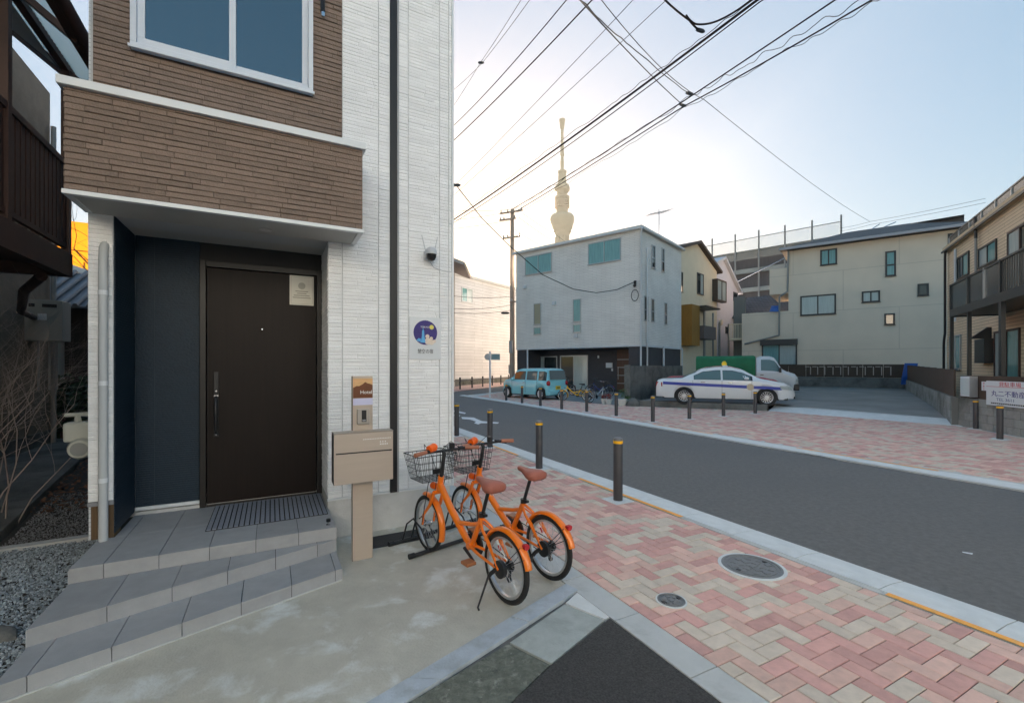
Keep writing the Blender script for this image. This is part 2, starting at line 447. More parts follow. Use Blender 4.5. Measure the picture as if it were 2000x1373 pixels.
def paint(name, fr, pts, z, m):
    q = MB(); n = len(pts)
    ar = sum(pts[i][0]*pts[(i+1)%n][1]-pts[(i+1)%n][0]*pts[i][1] for i in range(n))
    q.poly([(p[0],p[1],z) for p in (pts if ar > 0 else pts[::-1])])
    return q.build(name, m, kind='structure', loc=(fr.o[0],fr.o[1],0) if fr else (0,0,0), rot=(0,0,fr.rz()) if fr else (0,0,0))
for (a, b) in ((-1.4,0.57),(2.42,4.3),(6.2,8.15),(10.0,11.9),(13.8,15.7)):
    paint('painted_line', ST, [(-0.419,a),(-0.362,a),(-0.362,b),(-0.419,b)], 0.0265, ORANGE_PAINT)
# flat border blocks along the house side of the pavement
kerb_run('border_kerb', ST, -2.335, -2.135, -2.4, 7.0, [(-2.335,-0.03),(-2.135,-0.03),(-2.135,0.019),(-2.335,0.019)], m=CONC)

# ---- forecourt: stained slab, channel, patches
sl = [(-1.66,1.15),(0.400,3.375)]+[tuple(ST.w(-2.34,t)[:2]) for t in (1.76,14)]+[tuple(H.w(2.9,9)[:2]), tuple(H.w(0.07,0.2)[:2]), tuple(H.w(0.07,-2.6)[:2])]
mb = MB(); mb.prism(sl, -0.03, 0.010); mb.build('forecourt', PAD, kind='structure')
ga, gb, gc, gd = [Vector((*gp(*p), 0)) for p in ((728,1372),(1106,1144),(800,1372),(1130,1156))]
da, db = gb-ga, gd-gc
root = empty('channel', (0,0,0), kind='structure')
CH = mat('blue_grey_mortar', (0.47,0.52,0.57), 0.8, var=0.12, vs=6, bump=0.3, bs=60, dirt=(0.33,0.35,0.36), dirt_s=5, dirt_lo=0.5, dirt_hi=0.75)
for i, (k0, k1) in enumerate(((-0.95,-0.42),(-0.42,0.13),(0.13,0.62),(0.62,1.0))):
    q = MB(); e = 0.003
    q.prism([tuple((ga+da*(k0+e))[:2]), tuple((gc+db*(k0+e))[:2]), tuple((gc+db*(k1-e))[:2]), tuple((ga+da*(k1-e))[:2])], -0.03, 0.018+0.002*(i%2))
    q.build('channel_stone', CH, root)
def gpoly(pts): return [gp(*p) for p in pts]
def slab(name, pts, z, m):
    mb = MB(); mb.prism(pts, -0.03, z); return mb.build(name, m, kind='structure')
slab('concrete_slab', gpoly(((996,1258),(1103,1183),(1180,1214),(1077,1299))), 0.012, mat('light_slab_concrete', (0.42,0.45,0.43), 0.8, var=0.12, vs=14, bump=0.3, bs=90, dirt=(0.3,0.32,0.3), dirt_s=4))
slab('concrete_slab', gpoly(((1131,1157),(1191,1208),(1182,1212.5),(1105,1181))), 0.014, CONC_PALE)
MOSS = mat('mossy_concrete', (0.15,0.16,0.13), 0.9, var=0.45, vs=22, bump=0.7, bs=60, dirt=(0.33,0.34,0.29), dirt_s=16, dirt_lo=0.56, dirt_hi=0.7)
slab('mossy_slab', gpoly(((992,1260),(1074,1301),(1000,1373),(930,1440),(690,1440),(802,1373))), 0.009, MOSS)
q = [gp(1191,1211), gp(1077,1303), gp(1003,1374), gp(900,1475)]+[tuple(ST.w(-2.338,-2.3)[:2]), tuple(ST.w(-2.338,0.5)[:2])]
slab('asphalt_patch', q, 0.014, ASPHALT_NEW)
# dark drain strip along the footing
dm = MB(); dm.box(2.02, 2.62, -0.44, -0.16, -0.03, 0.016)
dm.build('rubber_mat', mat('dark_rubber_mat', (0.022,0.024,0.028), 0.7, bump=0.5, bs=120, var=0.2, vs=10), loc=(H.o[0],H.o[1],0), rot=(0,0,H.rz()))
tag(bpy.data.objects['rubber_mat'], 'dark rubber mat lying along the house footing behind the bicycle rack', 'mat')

# ---- far pavement
FK0, FK1 = Vector((6.74,5.93,0)), Vector((-0.35,20.7,0))
fd = (FK1-FK0).normalized()
FT = Fr(FK0.x, FK0.y, fd.y, -fd.x)            # x away from the road, y along the far kerb
tip = (-2.75, 24.9)
Fk = lambda t: tuple(FT.w(0,t)[:2])
back = [(11.0,4.0),(11.75,10.4),(12.25,12.3),(9.6,16.3),(4.75,18.5),(3.28,20.2),(0.64,24.6),(-0.75,28.6)]
far_poly = [FT.loc(*Fk(-6)), FT.loc(*Fk(16.4)), FT.loc(*tip)]+[FT.loc(*p) for p in back[::-1]]
mb = MB(); mb.prism(far_poly, -0.04, 0.014)
fwalk = mb.build('far_pavement', CONC, kind='structure', loc=(FT.o[0],FT.o[1],0), rot=(0,0,FT.rz()))
inner = [(0.42,-6),(0.42,16.2),(FT.loc(*tip)[0]+0.5, FT.loc(*tip)[1]-0.9)]+[FT.loc(*p) for p in back[::-1]]
fm = MB()
for (X, Y, w, h) in herring(0, 13, -6, 26):
    if not all(inside(p, inner) for p in ((X,Y),(X+w,Y),(X+w,Y+h),(X,Y+h))): continue
    c = FT.w(X, Y)
    if c.y < 3.5 or abs(c.x/c.y) > 1.2: continue
    paver_geo(fm, [(X,Y),(X+w,Y),(X+w,Y+h),(X,Y+h)], 0.005, 0.021, random.choices((0,1,2),(33,35,32))[0])
fm.build('paver_field', PAVERS, fwalk, kind='stuff')
kerb_run('far_kerb', FT, 0.0, 0.36, -6, 16.2, [(0.36,-0.03),(0.0,-0.03),(0.0,0.004),(0.18,0.026),(0.36,0.027)])
tl = Vector((*tip,0)); k16 = Vector((*Fk(16.2),0)); cd = (tl-k16); n3 = int(cd.length/0.6)
CFr = Fr(k16.x, k16.y, cd.y, -cd.x)
kerb_run('corner_kerb', CFr, 0.0, 0.30, 0, cd.length, [(0.30,-0.03),(0.0,-0.03),(0.0,0.01),(0.15,0.03),(0.30,0.03)])
b2 = Vector((-0.75,28.6,0)); cd2 = b2-tl; CF2 = Fr(tl.x, tl.y, cd2.y, -cd2.x)
kerb_run('corner_kerb', CF2, 0.0, 0.30, 0, cd2.length, [(0.30,-0.03),(0.0,-0.03),(0.0,0.01),(0.15,0.03),(0.30,0.03)])
for (a, b) in ((1.0,3.2),(5.2,7.2),(-3.2,-1.0)):
    paint('painted_line', FT, [(0.30,a),(0.36,a),(0.36,b),(0.30,b)], 0.0315, ORANGE_PAINT)

# ---- apron before the grey house, parking court, low retaining strip
APRON = mat('apron_concrete', (0.22,0.23,0.23), 0.85, var=0.15, vs=2.5, bump=0.2, bs=50)
slab('house_apron', [(-0.70,28.5),(0.64,24.65),(3.28,20.25),(4.75,18.55),(9.5,23.5),(8.0,27.0),(0.9,33.0)], 0.018, APRON)
LOT = mat('parking_concrete', (0.20,0.205,0.20), 0.6, var=0.2, vs=0.8, bump=0.25, bs=30, dirt=(0.12,0.125,0.12), dirt_s=0.5, dirt_lo=0.5, dirt_hi=0.7)
mb = MB()
L0 = [(5.0,18.9,0.17),(9.9,17.0,0.17),(12.75,13.05,0.10)]; L1 = [(6.0,20.0,0.18),(11.0,18.6,0.18),(14.9,15.8,0.20)]; L2 = [(16.5,36.5,0.22),(20.0,32.6,0.22),(26.5,29.8,0.22)]
for r0, r1 in ((L0,L1),(L1,L2)):
    for i in range(2): mb.add([r0[i],r0[i+1],r1[i+1],r1[i]], [(0,1,2,3)])
mb.build('parking_court', LOT, kind='structure')
mb = MB(); mb.add([(9.30,16.35,0.024),(12.2,12.2,0.024),(12.9,13.0,0.112),(10.0,17.1,0.178),(9.30,16.35,-0.03),(12.2,12.2,-0.03),(12.9,13.0,-0.03),(10.0,17.1,-0.03)], [(0,1,2,3),(4,5,1,0),(5,6,2,1),(6,7,3,2),(7,4,0,3)])
mb.build('parking_threshold', CONC_PALE, kind='structure')
mb = MB(); mb.prism([(4.95,18.6),(9.3,16.45),(9.5,16.7),(5.1,18.9)], -0.02, 0.24); mb.build('retaining_kerb', CONC_DARK, kind='structure', bevel=0.02)

# ---- road marking: worn white character in the carriageway
def mark(strokes):
    for s in strokes: paint('road_marking', None, [gp(*p) for p in s], -0.003, WHITE_PAINT)
mark((((901,814),(925,815),(941,822),(975,824.5),(972,827),(940,826),(934,828.5),(926,826),(930,823),(918,819),(903,818)),
      ((884,800),(910,806),(908,808),(884,804)), ((884,808),(899,811),(897,813),(884,812))))
mark((((1406,1049),(1417,1050),(1417,1052),(1406,1051)), ((1879,1076),(1900,1079),(1899,1082),(1880,1078))))

# ---- manhole covers
IRON = mat('cast_iron', (0.24,0.245,0.25), 0.55, metal=0.4, var=0.2, vs=30, bump=0.4, bs=120)
def manhole(name, X, Y, r, label, petals):
    root = empty(name, (X, Y, 0.0225), ST.rz(), label, 'manhole cover', 'manhole covers in the near pavement')
    q = MB(); q.lathe([(r*1.13,-0.01),(r*1.13,0.0045),(r*1.02,0.0055),(r*1.02,-0.01)], 48, closed=True); q.build('mortar_ring', CONC_PALE, root, smooth=40)
    q = MB(); q.lathe([(r*1.015,-0.01),(r*1.015,0.007),(r*0.93,0.008),(r*0.92,0.003),(1e-6,0.003)], 48); q.build('lid', IRON, root, smooth=30)
    q = MB()
    for ring, cnt, rr in petals:
        for k in range(cnt):
            a = 2*pi*(k+0.5*(ring%2))/cnt; c = (ring*r*cos(a), ring*r*sin(a))
            pts = [(c[0]+rr*r*cos(a+b)*(1 if j%2 else 0.62), c[1]+rr*r*sin(a+b)*(1 if j%2 else 0.62)) for j, b in enumerate([i*pi/4 for i in range(8)])]
            q.prism(pts, 0.002, 0.0085)
    q.build('relief', IRON, root)
    q = MB(); q.lathe([(r*0.84,0.002),(r*0.84,0.008),(r*0.80,0.008),(r*0.80,0.002)], 40, closed=True); q.build('rim', IRON, root)
    for s in (-1, 1):
        q = MB(); q.box(s*r*0.72-0.012, s*r*0.72+0.012, -0.016, 0.016, 0.003, 0.0092); q.build('key_slot', BLACK, root)
X, Y = gp(1468,1111); manhole('manhole_cover', X, Y, 0.222, 'large round cast iron manhole cover with flower relief', [(0.0,1,0.2),(0.34,6,0.17),(0.62,10,0.14)])
X, Y = gp(1311,1179); manhole('manhole_cover', X, Y, 0.092, 'small round iron cover nearest the asphalt corner', [(0.0,1,0.3),(0.5,6,0.2)])

# ---- bollards
B_BODY = mat('bollard_brown', (0.052,0.050,0.055), 0.45, bump=0.1, bs=60, var=0.15, vs=8)
B_BAND = mat('bollard_band', lin(255,190,30), 0.35)
B_CAP = mat('bollard_cap', (0.16,0.16,0.17), 0.35)
def bollard(X, Y, rz, label, group, proto=[None]):
    if proto[0] is None:
        root = empty('bollard', (X,Y,0.02), rz, label, 'bollard', group)
        q = MB(); q.lathe([(0.056,0),(0.056,0.69),(0.054,0.695)], 24); q.build('post', B_BODY, root, smooth=40)
        q = MB(); q.lathe([(0.0585,0.693),(0.0585,0.727),(0.05,0.728)], 24); q.build('band', B_BAND, root, smooth=40)
        q = MB(); q.lathe([(0.0565,0.722),(0.0575,0.740),(0.054,0.752),(0.040,0.762),(1e-6,0.764)], 24); q.build('cap', B_CAP, root, smooth=30)
        q = MB(); q.box(-0.14,0.14,-0.14,0.14,-0.02,0.0055); q.build('base_plate', CONC_PALE, root, bevel=0.004)
        proto[0] = root; return root
    c = copy_tree(proto[0]); c.location = (X,Y,0.02); c.rotation_euler = (0,0,rz); tag(c, label, 'bollard', group); return c
near = [(1207,980,'nearest bollard on the near kerb, beside the tail of the orange bicycles'),
        (1053,917,'second nearest bollard on the near kerb, beyond the bicycle saddles'),
        (957,875,'third bollard on the near kerb, behind the orange bicycle handlebars'),
        (892,853,'near kerb bollard standing closest to the white house corner')]
for (px, py, lb) in near: X, Y = gp(px, py); bollard(X, Y, ST.rz(), lb, 'bollards along the near kerb')
farb = [(988.6,783,'far kerb bollard by the front wheel of the light blue car'),
        (1019.7,788.5,'far kerb bollard in front of the light blue car door'),
        (1055.5,794,'far kerb bollard by the rear wheel of the light blue car'),
        (1097,800.5,'far kerb bollard just right of the light blue car, before the yellow bicycle'),
        (1146,805,'far kerb bollard before the parked bicycles'),
        (1203.7,813.6,'far kerb bollard beside the white flower pots'),
        (1275,825,'far kerb bollard before the dark concrete wall, left of the white sedan'),
        (1346.5,819.5,'bollard in front of the rear door of the white sedan'),
        (1413,814,'bollard in front of the front door of the white sedan'),
        (1475,808.7,'bollard in front of the front wheel of the white sedan'),
        (1906,839,'bollard under the white post box on the brown fence'),
        (1953,859.5,'rightmost bollard, under the parking signboard')]
for (px, py, lb) in farb: X, Y = gp(px, py); bollard(X, Y, FT.rz(), lb, 'bollards on the far pavement')
# ================================================================== guest house
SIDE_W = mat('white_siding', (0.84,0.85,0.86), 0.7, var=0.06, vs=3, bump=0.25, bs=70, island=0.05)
SIDE_BR = mat('brown_siding', lin(134,116,104), 0.75, var=0.12, vs=18, bump=0.35, bs=80, island=0.12, rnd=0.12)
JOINT_BR = mat('brown_siding_joint', lin(88,74,65), 0.9)
JOINT_W = mat('siding_sealant', (0.50,0.52,0.54), 0.8)
NAVY = mat('navy_siding', (0.006,0.022,0.042), 0.6, var=0.15, vs=12, bump=0.2, bs=50)
DOOR = mat('dark_brown_door', (0.013,0.0085,0.007), 0.5, var=0.2, vs=5, stretch=(10,10,0.35), bump=0.06, bs=30, spec=0.22)
SOFFIT = mat('soffit_board', (0.50,0.50,0.48), 0.8, var=0.05, vs=4)
FOOT = mat('footing_mortar', (0.60,0.61,0.61), 0.8, var=0.1, vs=5, bump=0.15, bs=60, dirt=(0.38,0.39,0.38), dirt_s=2)
TILE = mat('grey_step_tile', (0.355,0.365,0.38), 0.65, var=0.10, vs=9, bump=0.15, bs=160, rnd=0.07)
GROUT = mat('dark_grout', (0.05,0.05,0.05), 0.95)
house = fempty('guest_house', H, 'narrow white guest house with brown cladding, navy recess and dark entrance door', 'house')
HT, HW, HD = 8.6, 2.963, 9.0
FB = 0.39                                         # top of the footing
# structural walls (behind the cladding)
q = MB()
q.box(0.0, 0.15, 0.012, 0.6, 0.59, 2.83); q.box(1.722, HW-0.012, 0.012, 0.62, FB, HT)
q.box(0.012, 1.722, 0.012, 0.30, 2.83, 4.17); q.box(0.012,0.262,0.012,0.30,4.17,5.65); q.box(1.588,1.722,0.012,0.30,4.17,5.65); q.box(0.012,1.722,0.012,0.3,5.65,HT)
q.box(0.012, 1.722, 0.64, HD, 0.0, HT-0.3); q.box(1.722, HW-0.012, 0.62, HD, 0.0, HT-0.3)
q.build('wall', JOINT_W, house)
q = MB(); q.box(1.72, HW-0.02, 0.0, HD, -0.05, FB-0.012); q.box(0.16,1.72,0.595,0.7,0.0,0.33); q.build('footing', FOOT, house)
q = MB(); q.box(1.715, 2.30, -0.012, 0.02, FB-0.022, FB-0.002); q.box(2.375, HW, -0.012, 0.02, FB-0.022, FB-0.002); q.build('drip_edge', WHITE_ALU, house)
# white relief siding: courses of narrow strips, one panel after the other
def relief(mb, u0, u1, z0, z1, y, rh, lmin, lmax, dmin, dmax, g=0.0016, axis='u', mi=0):
    z = z0
    while z < z1-0.004:
        h = min(rh, z1-z); u = u0
        while u < u1-0.004:
            l = min(random.uniform(lmin, lmax), u1-u)
            if u1-(u+l) < 0.03: l = u1-u
            d = random.uniform(dmin, dmax); c = min(0.004, h*0.2)
            a0, a1 = u+g, u+l-g
            if axis == 'u':
                vs = [(a0,y,z),(a1,y,z),(a1,y,z+h-g*2),(a0,y,z+h-g*2),(a0+0.002,y-d,z+c),(a1-0.002,y-d*0.9,z+c),(a1-0.002,y-d*0.8,z+h-c-g*2),(a0+0.002,y-d*0.75,z+h-c-g*2)]
            else:
                vs = [(y,a0,z),(y,a1,z),(y,a1,z+h-g*2),(y,a0,z+h-g*2),(y-d,a0+0.002,z+c),(y-d,a1-0.002,z+c),(y-d,a1-0.002,z+h-c-g*2),(y-d,a0+0.002,z+h-c-g*2)]
            mb.add(vs, [(4,5,6,7),(0,1,5,4),(1,2,6,5),(2,3,7,6),(3,0,4,7)] if axis == 'u' else [(7,6,5,4),(4,5,1,0),(5,6,2,1),(6,7,3,2),(7,4,0,3)], mi); u += l
        z += rh
for (a, b, z0) in ((1.722,1.845,FB),(1.850,2.186,FB),(2.191,2.300,FB),(2.392,2.486,FB),(2.491,2.822,FB),(2.827,2.925,FB),(2.930,HW,FB),(0.0,0.148,0.60)):
    zt_ = 3.592 if a == 1.722 else (HT if a > 0.1 else 2.83)
    q = MB(); q.box(a, b, -0.001, 0.010, z0, zt_); relief(q, a, b, z0, zt_-0.004, -0.001, 0.034, 0.10, 0.30, 0.002, 0.0065)
    q.build('siding_panel', SIDE_W, house, kind='stuff')
q = MB(); q.box(1.7215, 1.7235, 0.012, 0.60, FB, 2.83); relief(q, 0.012, 0.60, FB, 2.83, 1.7215, 0.034, 0.1, 0.3, 0.002, 0.006, axis='v'); q.build('siding_return', SIDE_W, house, kind='stuff')
q = MB(); q.box(0.150, 0.152, 0.012, 0.60, 0.33, 2.83); z = 0.376
while z < 2.82: q.box(0.151, 0.158, 0.014, 0.594, z, z+0.017); z += 0.0205
q.build('pillar_return', NAVY, house)
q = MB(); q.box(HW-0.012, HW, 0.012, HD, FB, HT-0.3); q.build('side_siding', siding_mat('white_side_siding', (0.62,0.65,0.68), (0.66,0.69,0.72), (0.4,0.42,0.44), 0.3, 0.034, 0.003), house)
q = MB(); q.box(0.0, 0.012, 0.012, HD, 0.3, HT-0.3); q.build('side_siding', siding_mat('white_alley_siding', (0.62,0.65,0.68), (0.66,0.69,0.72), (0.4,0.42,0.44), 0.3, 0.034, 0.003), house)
q = MB(); q.box(HW-0.004, HW+0.018, -0.022, 0.03, FB-0.02, HT); q.build('corner_trim', WHITE_ALU, house)
# dark recessed joint with its aluminium trim, corner rain pipe
q = MB(); q.box(2.306, 2.374, -0.006, 0.02, FB-0.02, HT); q.build('dark_joint', mat('black_joint', (0.012,0.013,0.016), 0.5), house)
q = MB(); q.box(2.374, 2.390, -0.020, 0.011, FB-0.02, HT); q.build('joint_trim', mat('grey_trim', (0.36,0.37,0.39), 0.5), house)
q = MB(); q.tube([(0.098,-0.035,0.30),(0.098,-0.035,2.45),(0.098,-0.02,2.56),(0.098,0.06,2.66),(0.098,0.10,2.83)], 0.030, 14); q.build('rain_pipe', mat('rain_pipe_grey', (0.50,0.53,0.55), 0.45), house, smooth=40)
q = MB()
for z in (0.75,1.5,2.2): q.lathe([(0.0325,z),(0.0325,z+0.035)], 14, (0.098,-0.035,0)); q.box(0.090,0.106,-0.035,0.0,z+0.01,z+0.025)
q.build('pipe_clip', WHITE_ALU, house)
q = MB(); q.box(0.0,0.15,0.02,0.2,0.30,0.56); q.build('pillar_base', mat('raw_board', (0.14,0.09,0.05), 0.9, var=0.3, vs=6, stretch=(8,8,0.5)), house)
q = MB(); q.box(-0.002,0.152,-0.008,0.03,0.565,0.597); q.build('pillar_flashing', mat('grey_flashing', (0.25,0.26,0.28), 0.5), house)
# brown stone-strip cladding: each strip is its own piece
unit = MB()
c = 0.06
unit.add([(-.5,0,-.5),(.5,0,-.5),(.5,0,.5),(-.5,0,.5),(-.495,-1,-.40),(.495,-1,-.42),(.495,-.86,.42),(-.495,-.9,.40)], [(4,5,6,7),(0,1,5,4),(1,2,6,5),(2,3,7,6),(3,0,4,7)])
strip_me = unit.mesh('stone_strip', SIDE_BR)
count = [0]
def strips(parent, u0, u1, z0, z1, y, hole=None, stuff=None, rh=0.0425):
    z = z0
    while z < z1-0.006:
        h = min(rh, z1-z); spans = [(u0,u1)]
        if hole and z+h > hole[2] and z < hole[3]: spans = [(u0,hole[0]),(hole[1],u1)]
        for (s0, s1) in spans:
            u = s0-random.uniform(0,0.12)
            while u < s1-0.003:
                l = random.choice((0.16,0.22,0.28,0.33,0.40))*random.uniform(0.9,1.1); a, b = max(u,s0), min(u+l,s1)
                if s1-b < 0.03: b = s1
                u = b if b > u else s1
                if b-a < 0.01: continue
                d = random.choice((0.004,0.006,0.008,0.010))
                if stuff is None:
                    obj('stone_strip', strip_me, parent, ((a+b)/2, y, z+h/2), (0,0,0), (b-a-0.003, d, h-0.0035))
                else: relief(stuff, a, b, z, z+h, y, h, 9, 9, d, d+0.001, g=0.002)
        z += rh
q = MB(); q.box(0.03, 1.845, -0.004, 0.011, 3.60, 4.17); q.box(0.03,0.262,-0.004,0.011,4.17,5.65); q.box(1.588,1.845,-0.004,0.011,4.17,5.65); q.box(0.03,1.845,-0.004,0.011,5.65,HT)
upper = q.build('brown_cladding', JOINT_BR, house)
strips(upper, 0.03, 1.845, 3.60, 5.05, -0.004, (0.262,1.588,4.17,5.65))
q = MB(); strips(None, 0.03, 1.845, 5.05, HT, -0.004, (0.262,1.588,4.17,5.65), q); q.build('upper_strips', SIDE_BR, house, kind='stuff')
# bay / balcony box over the entrance
BO, BU = -0.45, 1.955
q = MB(); q.box(0.004, BU-0.004, BO+0.004, -0.012, 2.845, 3.56)
bay = q.build('bay', JOINT_BR, house)
strips(bay, 0.0, BU, 2.86, 3.558, BO+0.004)
q = MB(); relief(q, BO, -0.012, 2.86, 3.558, 0.004, 0.0425, 0.2, 0.4, 0.005, 0.012, axis='v')
q.build('end_strips', SIDE_BR, bay, kind='stuff')
q = MB(); q.box(BU-0.004, BU+0.004, BO, -0.012, 2.86, 3.558); q.build('end_panel', SIDE_BR, bay)
q = MB(); q.box(-0.035, BU+0.03, BO-0.035, 0.0-0.014, 3.560, 3.618); q.build('coping', WHITE_ALU, bay, bevel=0.004)
q = MB(); q.box(-0.012, BU+0.012, BO-0.016, BO+0.03, 2.826, 2.858); q.box(BU-0.03, BU+0.012, BO+0.03, -0.014, 2.826, 2.858); q.box(-0.012,0.03,BO+0.03,-0.014,2.826,2.858); q.build('drip_trim', WHITE_ALU, bay, bevel=0.003)
q = MB(); q.box(0.032, BU-0.032, BO+0.032, 0.62, 2.832, 2.842); q.build('soffit', SOFFIT, house)
q = MB(); q.lathe([(0.05,0.0),(0.05,-0.006),(0.042,-0.008),(1e-6,-0.008)], 20, (1.2,-0.15,2.832)); q.build('downlight', mat('downlight_cover', (0.6,0.6,0.58), 0.4), house, smooth=30)
# first-floor sliding window
SCREEN = bpy.data.materials.new('screen_mesh'); SCREEN.use_nodes = True; SCREEN.node_tree.nodes['Principled BSDF'].inputs['Base Color'].default_value = (0.03,0.06,0.08,1); SCREEN.node_tree.nodes['Principled BSDF'].inputs['Alpha'].default_value = 0.6
wn = empty('window', (0,0,0), parent=house)
FRM = mat('window_frame_white', (0.70,0.74,0.80), 0.35)
q = MB(); u0, u1, z0, z1 = 0.262, 1.588, 4.17, 5.65
q.box(u0,u1,-0.055,0.06,z0,z0+0.045); q.box(u0,u1,-0.055,0.06,z1-0.045,z1); q.box(u0,u0+0.04,-0.055,0.06,z0+0.045,z1-0.045); q.box(u1-0.04,u1,-0.055,0.06,z0+0.045,z1-0.045)
q.box(u0-0.01,u1+0.01,-0.075,-0.055,z0-0.012,z0+0.012); q.build('frame', FRM, wn, bevel=0.003)
for k, (a, b, y) in enumerate(((u0+0.04,0.975,-0.03),(0.925,u1-0.04,0.01))):
    q = MB(); w = 0.05 if k == 0 else 0.05
    q.box(a,b,y,y+0.03,z0+0.045,z0+0.105); q.box(a,b,y,y+0.03,z1-0.1,z1-0.045); q.box(a,a+w,y,y+0.03,z0+0.105,z1-0.1); q.box(b-w,b,y,y+0.03,z0+0.105,z1-0.1); q.build('sash', FRM, wn, bevel=0.003)
    q = MB(); q.box(a+w,b-w,y+0.012,y+0.017,z0+0.105,z1-0.1); q.build('pane', GLASS, wn)
q = MB()
cv = []
for i in range(90):
    x = u0+0.03+(u1-u0-0.06)*i/89; cv.append((x, 0.085+0.014*sin(i*1.25)+0.006*sin(i*0.43)))
q.add([(p[0],p[1],z0+0.03) for p in cv]+[(p[0],p[1],z1) for p in cv], [(i,i+1,91+i,90+i) for i in range(89)])
q.build('curtain', mat('sky_reflection_curtain', (0.62,0.76,0.88), 0.9, var=0.05, vs=5), wn, smooth=60)  # light blue put into the curtain colour for sky reflected in the panes
q = MB(); q.box(0.93,u1-0.045,0.045,0.047,z0+0.05,z1-0.05); q.build('insect_screen', SCREEN, wn)
q = MB(); q.box(0.2,1.65,0.24,0.26,4.1,5.7); q.build('room_dark_sheet', mat('room_dark', (0.05,0.06,0.07), 0.9), wn)  # dark sheet behind the curtain, its colour standing in for the unlit room
#, frame, door
q = MB(); q.box(0.16, 0.642, 0.600, 0.63, 0.372, 2.832)
nav = q.build('navy_panel', NAVY, house)
q = MB(); z = 0.376
while z < 2.82: q.box(0.162, 0.300, 0.594, 0.601, z, z+0.017); q.box(0.304,0.640,0.5945,0.601,z,z+0.017); z += 0.0205
q.build('navy_ribs', NAVY, nav, kind='stuff')
q = MB(); q.box(0.16, 0.642, 0.585, 0.605, 0.34, 0.372); q.build('sill_trim', WHITE_ALU, house, bevel=0.003)
q = MB(); q.box(0.645,0.695,0.56,0.66,0.305,2.66); q.box(1.668,1.720,0.56,0.66,0.305,2.66); q.box(0.695,1.668,0.56,0.66,2.60,2.66); q.box(0.695,1.668,0.58,0.66,0.3,0.322); q.build('door_frame', mat('door_frame_brown', (0.009,0.007,0.006), 0.45), house, bevel=0.004)
q = MB(); q.box(0.645, 1.72, 0.60, 0.65, 2.66, 2.832); q.build('lintel', mat('lintel_dark', (0.015,0.014,0.015), 0.6), house)
dr = empty('door', (0,0,0), parent=house)
q = MB(); q.box(0.699,1.664,0.59,0.64,0.326,2.596); q.build('door_leaf', DOOR, dr, bevel=0.004)
q = MB(); q.box(0.755,0.797,0.575,0.59,0.965,1.595); q.build('handle_plate', BLACK, dr, bevel=0.004)
q = MB(); q.tube([(0.776,0.585,1.36),(0.776,0.535,1.33),(0.776,0.530,1.20),(0.776,0.530,1.05),(0.776,0.585,1.0)], 0.013, 10); q.build('handle', DARKMETAL, dr, smooth=50)
q = MB(); q.box(0.758,0.794,0.570,0.576,1.358,1.370); q.lathe([(0.008,0.568),(0.008,0.578)], 12, (0.776,0,1.41), 'y'); q.lathe([(0.005,0.568),(0.005,0.578)], 12, (0.776,0,0.99), 'y'); q.build('keyhole', STEEL, dr)
q = MB(); q.lathe([(0.007,0.583),(0.007,0.592)], 12, (1.164,0,2.02), 'y'); q.build('peephole', STEEL, dr)
# notice on the door
q = MB(); q.box(0,0.228,0,0.003,0,0.305)
nb = q.build('door_notice', mat('notice_paper', (0.74,0.72,0.64), 0.5)); w = H.w(1.412,0.583); nb.location = (w.x,w.y,2.285); nb.rotation_euler = (0,0,H.rz())
tag(nb, 'cream paper notice in the top right corner of the dark door', 'notice')
q = MB(); q.box(0.012,0.014,-0.001,0.0,0.012,0.293); q.box(0.214,0.216,-0.001,0.0,0.012,0.293); q.box(0.014,0.214,-0.001,0.0,0.291,0.293); q.box(0.014,0.214,-0.001,0.0,0.012,0.014)
q.build('border', mat('notice_ink', (0.30,0.27,0.2), 0.6), nb)
q = MB(); q.lathe([(0.035,-0.001),(0.035,0.0)], 20, (0.114,0,0.2), 'y'); q.build('emblem', mat('notice_grey', (0.45,0.44,0.38), 0.6), nb)
q = MB()
for i, w_ in enumerate((0.12,0.09,0.15,0.17)): q.box(0.114-w_/2,0.114+w_/2,-0.001,0.0,0.14-0.022*i,0.146-0.022*i)
q.build('print', mat('notice_ink_dark', (0.2,0.17,0.12), 0.6), nb)
# wall lamp bracket high on the brown cladding
w = H.w(1.672,-0.02); lb = empty('clothes_pole_bracket', (w.x,w.y,5.0), H.rz(), 'small metal bracket hanging on brown cladding right of the upper window', 'bracket')
q = MB(); q.box(-0.02,0.02,-0.012,0.008,-0.02,0.14); q.build('plate', DARKMETAL, lb, bevel=0.003)
q = MB(); q.tube([(-0.012,-0.02,0.12),(-0.012,-0.03,0.0),(0,-0.035,-0.05),(0.012,-0.03,0.0),(0.012,-0.02,0.12)], 0.006, 8); q.build('hook', DARKMETAL, lb, smooth=40)
q = MB(); q.box(-0.014,0.014,-0.05,-0.02,-0.09,-0.05); q.build('clip', STEEL, lb)

